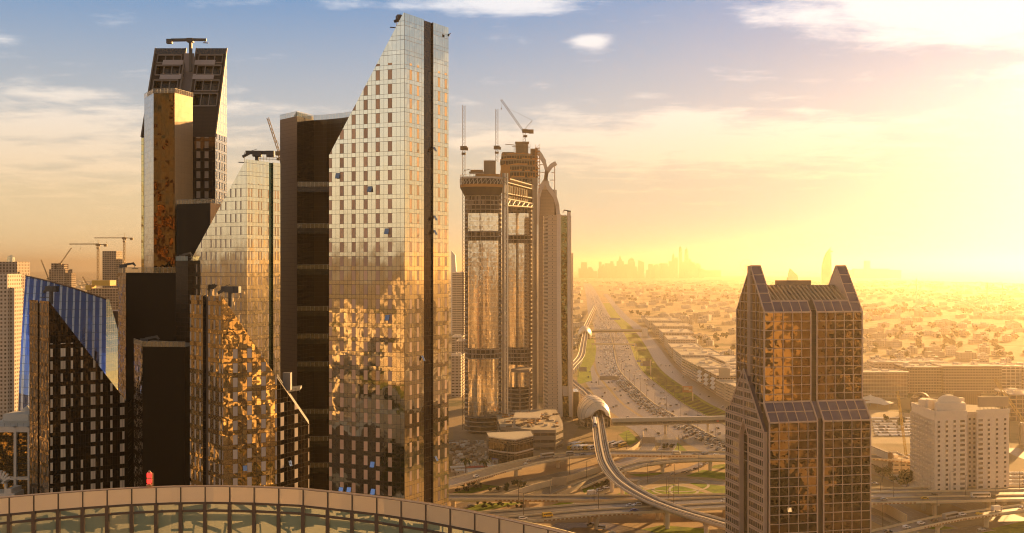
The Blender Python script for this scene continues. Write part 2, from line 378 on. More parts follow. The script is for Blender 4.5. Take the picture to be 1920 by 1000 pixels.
def shard(name, label, cat, P1, P2, poly, e, segs, mats, z0=0.0):
    """office slab with a slanting top: outline drawn in the front plane P1-P2, carried back along e in segments (start, end, 'slab'|'slot')"""
    root = thing(name, label, cat, (P1[0], P1[1], z0))
    pts = []
    for px, py in poly:
        x, y = on_plane(px, P1, P2); pts.append((x, y, z0 if py is None else ZP(py, y)))
    P0 = Vector((*P2, 0))
    for k, (s0, s1, kind) in enumerate(segs):
        m = MB(); ins = 0.0 if kind == 'slab' else .12
        A = [Vector(p) + e * s0 for p in pts]; B = [Vector(p) + e * s1 for p in pts]
        n = len(pts); uvA = [((Vector((p[0], p[1], 0)) - P0).length, p[2]) for p in pts]
        if kind == 'slot':
            c = sum(A, Vector()) / n; sh = Vector((c.x, c.y, 0)); A = [p + (Vector((sh.x, sh.y, p.z - 2)) - p) * .05 for p in A]; B = [q_ + (A[i] - (Vector(pts[i]) + e * s0)) for i, q_ in enumerate(B)]
        front = mats[0] if (k == 0) else mats[2]
        m.poly(A, uvA, front); m.poly(B[::-1], uvA[::-1], mats[2])
        for i in range(n):
            j = (i + 1) % n; p, q_ = A[i], A[j]; d = (q_ - p); L = (B[i] - p).length
            if p.z <= z0 + .01 and q_.z <= z0 + .01: continue
            vert = abs(d.x) + abs(d.y) < .3 or math.hypot(d.x, d.y) < abs(d.z) * .02
            sl = kind == 'slot'
            if vert: m.poly([q_, p, B[i], B[j]], [(0, q_.z), (0, p.z), (L, p.z), (L, q_.z)], (3 if sl else mats[1]))
            else: m.poly([q_, p, B[i], B[j]], [(0, d.length), (0, 0), (L, 0), (L, d.length)], 4)
        m.build('glass_slab' if kind == 'slab' else 'recessed_slot', mats[3], root)
    return root
eA = Vector((4.66, 7.5, 0))
PA1, PA2 = XY(617, 288.7), XY(758.5, 280)
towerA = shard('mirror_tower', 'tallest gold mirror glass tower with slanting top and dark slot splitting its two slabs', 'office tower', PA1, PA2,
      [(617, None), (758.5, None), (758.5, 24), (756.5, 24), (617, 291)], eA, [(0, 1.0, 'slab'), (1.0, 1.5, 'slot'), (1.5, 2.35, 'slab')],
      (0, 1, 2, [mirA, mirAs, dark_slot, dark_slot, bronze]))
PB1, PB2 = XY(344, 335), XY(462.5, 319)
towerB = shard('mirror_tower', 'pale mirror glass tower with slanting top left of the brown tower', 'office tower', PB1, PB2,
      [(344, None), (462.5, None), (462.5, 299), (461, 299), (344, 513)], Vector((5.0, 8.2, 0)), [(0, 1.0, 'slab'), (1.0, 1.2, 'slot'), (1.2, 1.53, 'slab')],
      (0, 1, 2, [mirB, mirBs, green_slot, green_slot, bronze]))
# ---------------------------------------------------------------- roof machinery shared by the towers
crane_grey = plain('crane_grey', (.09, .085, .08), .5); concrete = plain('raw_concrete', (.29, .22, .15), .85, var=.2)
def cleaning_crane(parent, base, mast, yaw, fwd, back, lift=0.0, th=1.2, name='roof_crane'):
    """facade-cleaning crane: turret post, long boxy arm with a hooked cradle end and a counterweight"""
    m = MB(); b = Vector(base); top = b + Vector((0, 0, mast)); d = Vector((math.cos(yaw), math.sin(yaw), 0))
    m.tube([b, top], th * .42, 8); m.box(top + Vector((0, 0, .1)), (th * 1.7, th * 1.5, th * 1.1), yaw)
    a = top - d * back + Vector((0, 0, .3 * th)); c = top + d * fwd + Vector((0, 0, .3 * th + lift))
    m.beam(a, c, th * .55, th * .7); m.box(a + Vector((0, 0, -.25 * th)), (th * 1.5, th * 1.2, th * 1.2), yaw)
    m.beam(c - d * th, c + d * th * .6 + Vector((0, 0, -.9 * th)), th * .5); m.beam(c + d * th * .2, c + d * th * .2 + Vector((0, 0, -2.0 * th)), .12)
    m.beam(c + d * th * .2 + Vector((0, 0, -2.0 * th)) - d * th, c + d * th * 1.4 + Vector((0, 0, -2.0 * th)), .25)
    m.beam(top + Vector((0, 0, th)), a.lerp(c, .8) + Vector((0, 0, .3 * th)), .12)
    return m.build(name, crane_grey, parent)
def open_pane(parent, px, py, P1, P2, wd=1.15, ht=1.5, out=.5):
    """a casement swung out at its foot, catching the sky"""
    x, y = on_plane(px, P1, P2); z = ZP(py, y); d = Vector((P2[0] - P1[0], P2[1] - P1[1], 0)).normalized(); nv = Vector((d.y, -d.x, 0))
    if nv.y > 0: nv = -nv
    c = Vector((x, y, z)) + nv * .06; m = MB()
    a, b2 = c - d * wd / 2 + Vector((0, 0, ht / 2)), c + d * wd / 2 + Vector((0, 0, ht / 2))
    e_, f_ = b2 + nv * out + Vector((0, 0, -ht)), a + nv * out + Vector((0, 0, -ht)); th = nv * .05
    m.poly([a, f_, e_, b2]); m.poly([p + th for p in (a, b2, e_, f_)][::-1])
    for p, q in ((a, b2), (b2, e_), (e_, f_), (f_, a)): m.beam(p, q, .09, m=1)
    m.build('open_window', [open_glass, crane_grey], parent)
for px, py in ((634, 330), (694, 355), (726, 434), (727, 596), (699, 871), (640, 919), (655, 919), (700, 922)): open_pane(towerA, px, py, PA1, PA2, 1.3, 1.5)
eAn = eA.normalized()
SA1 = (PA2[0] + eA.x * 1.5, PA2[1] + eA.y * 1.5); SA2 = (PA2[0] + eA.x * 2.35, PA2[1] + eA.y * 2.35)
for px, py in ((813, 280), (814, 409), (814, 436), (816, 860)): open_pane(towerA, px, py, SA1, SA2, .9, 1.3, .8)
open_pane(towerA, 791, 672, PA2, (PA2[0] + eA.x, PA2[1] + eA.y), .9, 1.4, .8)
cleaning_crane(towerA, W(752, 44, 284), 1.2, R(200), 1.0, .5, th=1.5)
m = MB(); p = W(841, 66, 296); m.box(p, (.5, .5, .6)); m.beam(p, p + Vector((.6, 0, .5)), .2); m.build('roof_camera', black_metal, towerA)
cleaning_crane(towerB, W(482, 302, 329), 2.2, R(186), 3.6, 4.2, th=1.6)
m = MB()
for i in range(7):
    p = W(488 + i * 6, 303 - (i % 3), 331); m.beam(p, p + Vector((0, 0, 1.6)), .1)
m.beam(W(486, 297, 331), W(527, 296, 331), .15); m.beam(W(486, 300, 331), W(527, 299, 331), .1); m.build('roof_railing', crane_grey, towerB)

# the two lower, dark slabs in front of them
darkC = facade('black_mirror_wall', .74, 3.95, .33, panel=(.72, .62, .48), skip=.10, period=12, pset=(0, 1, 4, 8), glass=(.018, .014, .009), metal=.85, rough=.04, voff=1.9,
               tilt=.010, wob=.04, wscale=.35, joint=(.01, .008, .006), pmin=-99, uoff=3.28, zmax=126, dirt=.3, spec=.5)  # glass kept near black, standing for the dark surroundings it reflects
darkCs = facade('dark_end_wall', 1.05, 3.95, .33, panel=(.18, .14, .10), period=3, pset=(1,), glass=(.32, .23, .13), metal=.9, rough=.04, tilt=.02, wob=.10, wscale=.4, joint=(.02, .015, .01), pmin=-99)
goldC = facade('gold_end_wall', 1.2, 3.95, .33, glass=(.75, .62, .30), tilt=.02, wob=.10, wscale=.35)
goldD = facade('gold_mirror_wall', 1.30, 3.95, .33, panel=(.66, .54, .45), period=3, pset=(0,), glass=(.86, .66, .34), rough=.03, voff=.9, tilt=.006, wob=.055, wscale=.26, pmin=-99, uoff=-1.1, zmax=128)
goldDs = facade('gold_striped_end', 1.05, 3.95, .33, panel=(.45, .37, .30), period=3, pset=(1,), glass=(.60, .46, .24), tilt=.010, wob=.08, wscale=.3, pmin=-99, voff=.9)
darkD = facade('shaded_mirror_wall', 1.55, 3.95, .33, panel=(.70, .58, .47), period=4, pset=(1,), glass=(.07, .05, .03), metal=.85, rough=.04, voff=.9, tilt=.012, wob=.05, pmin=-99, zmax=112, joint=(.015, .01, .008))  # dark copy of the gold glass, its dark reflections put into the colour
slot_black = facade('black_slot', 1.3, 3.95, .3, glass=(.03, .022, .015), metal=.5, rough=.2)  # shade of the gaps put into near-black glass, also on the backs

def mirrored(name, label, cat, P2, P1, poly, e, segs, mats, wing, wing_poly, wmat):
    root = thing(name, label, cat, (P2[0], P2[1], 0)); pts = []
    for px, py in poly:
        x, y = on_plane(px, P2, P1); pts.append(Vector((x, y, 0 if py is None else ZP(py, y))))
    back = Vector((e.x, e.y, 0)); n = len(pts); O = Vector((P2[0], P2[1], 0))
    for k, (s0, s1, kind) in enumerate(segs):
        m = MB(); A = [p + back * s0 for p in pts]; B = [p + back * s1 for p in pts]
        if kind == 'slot':
            sh = (Vector((P1[0], P1[1], 0)) - O).normalized() * .9
            A = [p + (sh if i in (0, n - 1) else Vector((0, 0, 0))) for i, p in enumerate(A)]; B = [p + (sh if i in (0, n - 1) else Vector((0, 0, 0))) for i, p in enumerate(B)]
            A[0 if poly[0][1] is not None else n - 1].z -= 1.5
        uv = [((Vector((p.x, p.y, 0)) - O).length, p.z) for p in pts]
        m.poly(A, uv, 0 if k == 0 else 2); m.poly(B[::-1], uv[::-1], 2)
        for i in range(n):
            j = (i + 1) % n; p, q = A[i], A[j]
            if p.z < .01 and q.z < .01: continue
            L = (B[i] - p).length; vert = (Vector((p.x - q.x, p.y - q.y))).length < .3
            if vert: m.poly([q, p, B[i], B[j]], [(0, q.z), (0, p.z), (L, p.z), (L, q.z)], 3 if kind == 'slot' else 1)
            else: m.poly([q, p, B[i], B[j]], m=4)
        m.build('glass_slab' if kind == 'slab' else 'recessed_slot', mats, root)
    if wing:                                                    # the facet beyond the bend
        W1, W2 = wing; m = MB(); w_ = []
        for px, py in wing_poly:
            x, y = on_plane(px, W1, W2); w_.append(Vector((x, y, 0 if py is None else ZP(py, y))))
        uv = [((Vector((p.x - W1[0], p.y - W1[1], 0))).length, p.z) for p in w_]; bk = Vector((-2, 9, 0)); B = [p + bk for p in w_]
        m.poly(w_, uv, 0); m.poly(B[::-1], uv[::-1], 1)
        for i in range(len(w_)):
            j = (i + 1) % len(w_)
            if w_[i].z < .01 and w_[j].z < .01: continue
            m.poly([w_[j], w_[i], B[i], B[j]], m=1)
        m.build('side_wing', [wmat, slot_black], root)
    return root
PC2, PC1, PC3 = XY(92, 319), XY(240, 332), XY(252, 346)
eC = Vector(XY(55, 333)) - Vector(XY(92, 319)); eC = Vector((eC.x, eC.y, 0))
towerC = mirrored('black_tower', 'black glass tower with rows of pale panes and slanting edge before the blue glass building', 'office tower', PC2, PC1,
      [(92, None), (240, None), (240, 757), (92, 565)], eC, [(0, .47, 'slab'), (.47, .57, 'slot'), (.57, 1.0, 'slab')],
      [darkC, darkCs, slot_black, slot_black, slot_black], (PC1, PC3), [(240, None), (252, None), (252, 768), (240, 755)], goldC)
cleaning_crane(towerC, W(96, 570, 321), 4.6, R(170), 1.8, 1.0, th=1.5)
PD2, PD1, PD3 = XY(417, 280), XY(519, 287), XY(580, 300)
eD = Vector(XY(356, 295)) - Vector(XY(417, 280)); eD = Vector((eD.x, eD.y, 0))
towerD = mirrored('gold_mirror_tower', 'rippling gold mirror tower with slanting right edge, standing before the pale mirror tower', 'office tower', PD2, PD1,
      [(417, None), (519, None), (519, 708), (417, 556)], eD, [(0, .43, 'slab'), (.43, .59, 'slot'), (.59, 1.0, 'slab')],
      [goldD, goldDs, slot_black, plain('slot_shutter', (.12, .09, .07), .4), slot_black], (PD1, PD3), [(519, None), (580, None), (580, 797), (519, 708)], darkD)
cleaning_crane(towerD, W(432, 575, 282), 4.6, R(172), 2.6, 1.6, th=1.5)
for px, py in ((459, 878), (543, 869)): open_pane(towerD, px, py, PD2 if px < 519 else PD1, PD1 if px < 519 else PD3, 1.1, 1.4)
m = MB(); A = W(528, 731, 293); B = W(562, 735, 300)
m.prism([(A.x, A.y), (B.x, B.y), (B.x - .6, B.y + 6), (A.x - .6, A.y + 6)], A.z - 1.0, A.z - .2); m.box(A + Vector((1.2, 2, 2.2)), (2.2, 2.2, 5)); m.rail([A, B], 1.4, 1.5)
m.build('roof_terrace', [steel], towerD)

# brown tower with deep terraces
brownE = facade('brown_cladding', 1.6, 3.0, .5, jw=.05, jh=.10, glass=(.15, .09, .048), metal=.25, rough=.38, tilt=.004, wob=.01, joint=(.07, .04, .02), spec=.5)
brownE2 = facade('deep_brown_wall', 2.2, 3.0, .5, jw=.04, jh=.05, glass=(.018, .011, .006), metal=.3, rough=.25, tilt=.004, wob=.02, joint=(.02, .012, .006))  # darker copy of the brown cladding, shade of the recess put into its colour
brownE3 = facade('dark_brown_wall', 2.2, 3.0, .5, jw=.04, jh=.05, glass=(.045, .026, .012), metal=.3, rough=.25, tilt=.004, wob=.02, joint=(.03, .02, .01))  # same cladding darkened less, for the rest of the shaded recess
tE = thing('brown_tower', 'dark brown tower with a stack of recessed terraces between the two mirror towers', 'office tower', (*XY(557, 400), 0))
ft = [XY(525, 410), XY(557, 400), XY(589, 411), XY(612, 409), XY(640, 405), XY(664, 400), XY(676, 440), XY(540, 445)]
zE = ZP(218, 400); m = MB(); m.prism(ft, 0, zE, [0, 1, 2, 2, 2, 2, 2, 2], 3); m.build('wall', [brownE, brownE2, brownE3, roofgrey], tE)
m = MB(); m.rail([Vector((x, y, zE)) for x, y in ft[:7]], 1.9, 1.4, 0, 1); m.build('roof_railing', [steel, rail_glass], tE)
cleaning_crane(tE, Vector((*XY(566, 412), zE)), 1.6, R(150), 3.0, 1.2, 1.2, th=1.3)
m = MB(); m.box(Vector((*XY(572, 417), zE + 1.2)), (6, 4, 2.4)); m.build('plant_room', concrete, tE)
for py in (340, 418, 495, 573, 625, 677, 766, 817, 867):
    q = [XY(558, 399.2), XY(622, 399.6), XY(622, 407.5), XY(589, 410.5), XY(559, 401)]; z = ZP(py + 10, 399.4)
    m = MB(); m.prism(q, z - .5, z, 0, bottom=True); m.prism([q[0], q[1], (q[1][0], q[1][1] + 3), (q[0][0] + 4, q[0][1] + 3)], z - 2.1, z - .55, 0, bottom=True)
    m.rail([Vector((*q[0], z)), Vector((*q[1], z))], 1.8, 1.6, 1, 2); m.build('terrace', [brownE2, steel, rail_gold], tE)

# ---------------------------------------------------------------- the hexagonal amber tower, the open-topped twin behind it, and the black blocks
amber = facade('amber_mirror', 1.45, 3.9, .3, glass=(.12, .052, .012), tilt=.02, wob=.26, wscale=.14, coh=4, joint=(.09, .04, .012), jw=.03, jh=.03)
stone_gold = facade('gold_cladding', 1.9, 3.9, .5, glass=(.31, .20, .095), metal=.35, rough=.32, tilt=.004, wob=.012, joint=(.20, .12, .05), jw=.05, jh=.05)
silver = facade('silver_cladding', 1.6, 3.9, .45, glass=(.62, .60, .60), metal=.85, rough=.09, tilt=.012, wob=.05, joint=(.16, .13, .10), jw=.05, jh=.05)
tF = thing('amber_tower', 'six-sided amber glass tower with a glass-railed flat roof in front of the open-topped tower', 'office tower', (*XY(288, 360), 0))
ft = [XY(270.5, 371), XY(288, 360), XY(327.5, 359), XY(361.5, 369), XY(358, 380), XY(274, 381)]; zF = ZP(175, 360)
m = MB(); m.prism(ft, 0, zF, [0, 1, 2, 2, 2, 0], 3); m.build('wall', [silver, amber, stone_gold, roofgrey], tF)
m = MB(); m.rail([Vector((x, y, zF)) for x, y in ft[:4]], 1.6, 1.2, 0, 1); m.build('roof_railing', [steel, rail_gold], tF)
tR = thing('open_topped_tower', 'dark slatted tower with a slanting open crown and a long roof crane arm', 'office tower', (*XY(265, 400), 0))
y0, y1 = 400.0, 416.0; xl, xs0, xs1, xr = XY(265, y0)[0], XY(337, 408)[0], XY(357, 408)[0], XY(404, y0)[0]
zlo, zhi = ZP(257, y0), ZP(91, y1)
slat = facade('bronze_slats', 3.2, .62, .5, jw=.10, jh=.24, glass=(.10, .07, .05), metal=.2, rough=.5, tilt=.003, wob=.004, joint=(.022, .014, .01))
grid_dark = facade('dark_glass_wall', 1.6, 3.9, .3, glass=(.10, .085, .07), metal=.8, rough=.05, tilt=.01, wob=.05, panel=(.36, .30, .25), period=7, pset=(3, 5), joint=(.02, .016, .012), pmin=-99)
cream = facade('cream_wall', 1.2, 3.9, .3, glass=(.80, .76, .66), metal=.75, rough=.1, panel=(.62, .56, .45), period=3, pset=(1,), tilt=.01, wob=.03, pmin=-99)
# the body: profile in depth and height carried across the width, one slab each side of a channel
for x0, x1 in ((xl, xs0), (xs1, xr)):
    m = MB(); Ls = math.hypot(y1 - y0, zhi - zlo)
    m.poly([(x0, y0, 0), (x1, y0, 0), (x1, y0, zlo), (x0, y0, zlo)], [(0, 0), (x1 - x0, 0), (x1 - x0, zlo), (0, zlo)], 0)
    for s_, (xa, mt_) in enumerate(((x0, 1), (x1, 1))):
        pr = [(xa, y0, 0), (xa, y1, 0), (xa, y1, zhi), (xa, y0, zlo)]; m.poly(pr if s_ else pr[::-1], [(q[1] - y0, q[2]) for q in (pr if s_ else pr[::-1])], mt_)
    m.poly([(x1, y1, 0), (x0, y1, 0), (x0, y1, zhi), (x1, y1, zhi)], m=0)
    # slanting crown: solid slats below, then two open storeys framed out
    def sp(x, t, off=0.0):
        n_ = Vector((0, -(zhi - zlo), (y1 - y0))).normalized()
        return Vector((x, y0 + (y1 - y0) * t, zlo + (zhi - zlo) * t)) + n_ * off
    holes = [(.34, .48), (.51, .63), (.69, .80), (.83, .92)]; ts = [0.0]
    for a, b in holes: ts += [a, b]
    ts.append(1.0); xm0, xm1 = x0 + (x1 - x0) * .12, x1 - (x1 - x0) * .10
    for i in range(len(ts) - 1):
        a, b = ts[i], ts[i + 1]
        if i % 2 == 0: m.poly([sp(x0, a), sp(x1, a), sp(x1, b), sp(x0, b)], [(0, a * Ls), (x1 - x0, a * Ls), (x1 - x0, b * Ls), (0, b * Ls)], 2)
        else:
            for xa, xb in ((x0, xm0), (xm1, x1)): m.poly([sp(xa, a), sp(xb, a), sp(xb, b), sp(xa, b)], [(0, a * Ls), (xb - xa, a * Ls), (xb - xa, b * Ls), (0, b * Ls)], 2)
            zf = sp(0, a).z; yb = sp(0, b).y + 3.0
            m.poly([sp(xm0, a), sp(xm1, a), Vector((xm1, yb, zf)), Vector((xm0, yb, zf))], m=3)                     # terrace floor
            m.poly([Vector((xm0, yb, zf)), Vector((xm1, yb, zf)), Vector((xm1, yb, sp(0, b).z)), Vector((xm0, yb, sp(0, b).z))], [(0, zf), (xm1 - xm0, zf), (xm1 - xm0, zf + 3), (0, zf + 3)], 4)
            m.poly([sp(xm0, b), sp(xm1, b), Vector((xm1, yb, sp(0, b).z)), Vector((xm0, yb, sp(0, b).z))], m=3)
    m.build('tower_slab', [grid_dark, cream, slat, concrete, brownE2], tR)
    m = MB()
    for a, b in holes:
        for t_ in (a, b): m.beam(sp(xm0, t_, .15), sp(xm1, t_, .15), .55)
        for k in range(4):
            x_ = xm0 + (xm1 - xm0) * k / 3; m.beam(sp(x_, a, .12), sp(x_, b, .12), .35)
    m.beam(sp(x0, 0, .1), sp(x0, 1, .1), .5); m.beam(sp(x1, 0, .1), sp(x1, 1, .1), .5); m.build('crown_frame', plain('pale_frame', (.22, .19, .17), .5), tR)
    m = MB()
    for (a, b), k0, k1 in (((.635, .70), .30, .98), ((.80, .86), .32, .98)):
        xa, xb = (x0 + (x1 - x0) * k0, x0 + (x1 - x0) * k1) if x0 == xl else (x1 - (x1 - x0) * k1, x1 - (x1 - x0) * k0)
        A = [sp(xa, a, .7), sp(xb, a, .7), sp(xb, b, .3), sp(xa, b, .3)]
        m.poly(A, [(0, 0), (xb - xa, 0), (xb - xa, 3.9), (0, 3.9)]); m.poly([p + Vector((0, .4, 0)) for p in A][::-1])
    m.build('glass_screens', plain('mauve_screen', (.46, .40, .40), .5) if 'mauve_screen' not in MATS else MATS['mauve_screen'], tR)
    m = MB(); A = [sp(x0, .93, .12), sp(x1, .93, .12), sp(x1, 1.0, .12), sp(x0, 1.0, .12)]
    m.poly(A, [(0, 0), (x1 - x0, 0), (x1 - x0, 3.), (0, 3.)]); m.build('top_glass_band', facade('blue_band_glass', 1.5, 4, .5, glass=(.20, .21, .26), tilt=.01, wob=.02), tR)
m = MB(); z_ = zlo
m.poly([(xs0, y0 + 3, 0), (xs1, y0 + 3, 0), (xs1, y0 + 3, zlo), (xs0, y0 + 3, zlo)]); m.poly([(xs0, y0 + 3, zlo), (xs1, y0 + 3, zlo), (xs1, y1 - 3, ZP(136, 413)), (xs0, y1 - 3, ZP(136, 413))])
m.poly([(xs0, y1 - 2.9, ZP(136, 413)), (xs1, y1 - 2.9, ZP(136, 413)), (xs1, y1 - 2.9, ZP(100, 413)), (xs0, y1 - 2.9, ZP(100, 413))])
m.build('central_channel', plain('channel_metal', (.22, .19, .19), .45, .3), tR)
m = MB(); p = W(357.5, 135, 410); q = W(357.5, 80, 410); m.beam(p, q, 1.1); m.beam(W(321, 75.5, 410), W(352, 75, 410), 1.0, 1.1); m.beam(W(350, 74.5, 410), W(387, 75, 410), .8, 1.0)
m.box(W(318, 78, 410), (2.2, 1.6, 1.8)); m.box(W(357, 76, 410), (2.4, 2, 1.6)); m.beam(W(384, 76, 410), W(385, 80.5, 410), .3); m.beam(W(381, 80.5, 410), W(391, 81, 410), .3)
m.build('roof_crane', crane_grey, tR)
m = MB(); a = XY(265.4, 399.8); m.prism([(a[0], a[1] - .3), (a[0] + 1.3, a[1] - 1.2), (a[0] + 1.5, a[1] - .1), (a[0], a[1] - .1)], 0, zlo - .5); m.build('gold_mirror_edge', goldC, tR)

blk = facade('black_cladding', 1.6, 3.0, .5, glass=(.006, .005, .004), metal=.0, rough=.3, tilt=.003, wob=.012, joint=(.006, .005, .004), jw=.04, jh=.05, spec=.10)
blk_side = facade('dark_rippled_glass', 1.0, 2.6, .4, glass=(.16, .10, .05), tilt=.05, wob=.16, wscale=.5, joint=(.01, .008, .006))
def block(name, label, corners, py_top, ci, mats, depth=(0, 22), rail=None, group=None, z0=0, cat='office block', wallname='wall'):
    vis = [XY(px, Y) for px, Y in corners]; bk = [(vis[-1][0] + depth[0], vis[-1][1] + depth[1]), (vis[0][0] + depth[0], vis[0][1] + depth[1])]
    z1 = ZP(py_top, corners[ci][1]); root = thing(name, label, cat, (*vis[0], z0), group); m = MB()
    ids = list(range(len(vis) - 1)) + [len(vis) - 2, len(vis) - 2, 0]; ml = list(dict.fromkeys(mats)); idx = [ml.index(mats[i]) for i in ids]
    m.prism(vis + bk, z0, z1, idx, len(ml)); m.build(wallname, ml + [roofgrey], root)
    if rail:
        m = MB(); m.rail([Vector((x, y, z1)) for x, y in vis], rail[0], rail[1], 0, 1); m.build('roof_railing', [steel, rail[2]], root)
    return root, z1, vis
b1, z1, vis = block('black_block', 'squat black block with gold right face and glass railing, behind the pale mirror tower', [(331, 352), (394.5, 345), (425, 356)], 381, 1, [blk, stone_gold], rail=(1.5, 1.3, rail_gold))
cleaning_crane(b1, Vector((*XY(390, 352), z1)), .7, R(165), 2.4, .6, .9, th=.7)
b2, z1, vis = block('black_block', 'tall narrow black block with rippled gold left face beside the amber tower', [(221, 352), (236, 340), (346, 336)], 512, 1, [blk_side, blk], depth=(2, 12), rail=(1.9, 1.5, rail_gold))
cleaning_crane(b2, Vector((*XY(233, 347), z1)), 2.2, R(8), 3.2, .8, .8, th=.9)
b3, z1, vis = block('brown_block', 'slim grey brown block with a railed roof crane tucked behind the pale mirror tower', [(329.5, 333), (352, 330)], 489, 0, [brownE2], depth=(2, 2.5), rail=(1.4, 1.2, rail_glass))
cleaning_crane(b3, Vector((*XY(342, 334), z1)), 1.4, R(10), 2.6, .4, .9, th=.8)
b4, z1, vis = block('black_block', 'broad black block rising just behind the red warning lamp, railed flat roof', [(251, 318), (267, 306), (347, 304)], 650, 1, [blk_side, blk], depth=(1, 14), rail=(1.6, 1.2, rail_gold))
cleaning_crane(b4, Vector((*XY(272, 314), z1)), 1.2, R(12), 3.6, .8, 1.0, th=.9)

# ---------------------------------------------------------------- curved blue glass block
def blue_glass():
    mt, t, b = new_mat('blue_striped_glass')
    u, v, _ = t.sep(t.n('ShaderNodeUVMap').outputs[0])
    ui = t.m('FLOOR', t.m('DIVIDE', u, 3.4)); uf = t.m('FRACT', t.m('DIVIDE', u, 3.4)); vi = t.m('FLOOR', t.m('DIVIDE', v, 3.6)); vf = t.m('FRACT', t.m('DIVIDE', v, 3.6))
    st = t.m('MULTIPLY', t.m('GREATER_THAN', uf, .34), t.m('LESS_THAN', uf, t.m('ADD', .52, t.m('MULTIPLY', t.white(t.comb(ui, 0., 1.)), .22))))
    st = t.m('MULTIPLY', st, t.m('GREATER_THAN', t.white(t.comb(ui, t.m('FLOOR', t.m('DIVIDE', vi, 7.0)), 5.)), .12))
    rc = t.white(t.comb(t.m('FLOOR', t.m('DIVIDE', u, 1.7)), vi, 3.), col=True)
    pos = t.n('ShaderNodeNewGeometry').outputs['Position']; nrm = t.n('ShaderNodeNewGeometry').outputs['Normal']
    nv = t.noise(t.v('ADD', pos, t.v('SCALE', rc, sc_=30.)), .3, 2., .5, col=True)
    t.put(b.inputs['Normal'], t.v('NORMALIZE', t.v('ADD', nrm, t.v('ADD', t.v('SCALE', t.v('SUBTRACT', rc, (.5, .5, .5)), sc_=.02), t.v('SCALE', t.v('SUBTRACT', nv, (.5, .5, .5)), sc_=.06)))))
    col = t.mix(st, (.14, .22, .55), (.72, .78, .92))  # blue tint stands for the upper sky reflected in the glass
    jm = t.m('MAXIMUM', t.m('LESS_THAN', vf, .05), t.m('LESS_THAN', t.m('FRACT', t.m('DIVIDE', u, 1.7)), .04)); col = t.mix(jm, col, (.10, .12, .18))
    t.put(b.inputs['Base Color'], col); t.put(b.inputs['Metallic'], t.mixf(st, .95, .55)); t.put(b.inputs['Roughness'], t.mixf(st, .04, .25)); return mt
tI = thing('blue_glass_building', 'low curved building of blue striped glass with a sloping roofline behind the black pane tower', 'office building', (*XY(35, 480), 0))
m = MB(); NU, NV = 14, 16
def bpt(i, j):
    s, h = i / NU, j / NV
    top = 519 + (565 - 519) * s + 4 * math.sin(math.pi * s) * -1; py = 1100 + (top - 1100) * h if False else None
    zt = ZP(top, 470); zb = 0.0; z = zb + (zt - zb) * h
    hh = max(0.0, (z - 70.0) / 75.0)
    left = 33 + 15 * max(0, hh) ** 1.6; right = 197 + 3 * hh
    Y = 468 + 26 * hh ** 2.2 + 9 * (2 * s - 1) ** 2
    px = left + (right - left) * s; x, y = XY(px, Y)
    return Vector((x, y, z)), (s * 42.0, z)
for i in range(NU):
    for j in range(NV):
        q = [bpt(i, j), bpt(i + 1, j), bpt(i + 1, j + 1), bpt(i, j + 1)]; m.poly([a[0] for a in q], [a[1] for a in q])
m.build('curved_glass_wall', blue_glass(), tI, smooth=True)
green_side = facade('green_side_glass', 1.6, 3.6, .3, glass=(.50, .48, .28), tilt=.01, wob=.03, rough=.06, joint=(.12, .11, .06))
m = MB()
for j in range(NV):
    a, b_ = bpt(NU, j)[0], bpt(NU, j + 1)[0]; da = 2.0 + 14 * math.sin(min(1, (1 - j / NV) * 3) * math.pi / 2); db = 2.0 + 14 * math.sin(min(1, (1 - (j + 1) / NV) * 3) * math.pi / 2)
    k = .28; m.poly([a, a + Vector((k * da, da * .9, 0)), b_ + Vector((k * db, db * .9, 0)), b_], [(0, a.z), (da, a.z), (db, b_.z), (0, b_.z)])
m.build('side_wall', green_side, tI)
m = MB(); tp = [bpt(i, NV)[0] for i in range(NU + 1)]
for a, b_ in zip(tp, tp[1:]): m.poly([a, b_, b_ + Vector((.5, 4, -.5)), a + Vector((.5, 4, -.5))]); m.beam(a + Vector((0, -.1, .15)), b_ + Vector((0, -.1, .15)), .5)
m.build('roof_edge', bronze, tI)
m = MB(); tb = [bpt(i, 0)[0] for i in (0, NU)]; m.prism([(tb[0].x + 2, tb[0].y + 28), (tb[1].x, tb[1].y + 28), (tb[1].x, tb[1].y + 40), (tb[0].x + 2, tb[0].y + 40)], 0, 128); m.build('core', bronze, tI)

# ---------------------------------------------------------------- white office building and pavilions at the left edge
tJ = thing('white_office', 'white framed office building with dark and gold window bays and a broad flat roof', 'office building', (*XY(0, 350), 0))
jw_ = plain('white_stone', (.72, .66, .58), .6); zt = ZP(800, 350); xa, xb = XY(-40, 350)[0], XY(57, 350)[0]
m = MB(); m.prism([(xa, 350.6), (xb - .4, 350.6), (xb - .4, 378), (xa, 378)], 0, zt - .6, 0, 1); m.build('wall', [facade('bay_glass', 1.6, 2.0, .5, glass=(.42, .28, .10), tilt=.03, wob=.15, wscale=.4, joint=(.02, .016, .01), metal=.9), roofgrey], tJ)
m = MB(); zr = lambda py: ZP(py, 350)
for px, wpx in ((-20, 5), (29, 5), (55, 5)):
    x, _ = XY(px, 350); m.box((x, 350.1, zt / 2), (wpx * .182, 1.0, zt))
for py, hpx in ((806, 9), (897, 6), (985, 5)): m.box(((xa + xb) / 2, 350.14, zr(py)), (xb - xa - .02, .9, hpx * .182))
m.build('stone_frame', jw_, tJ)
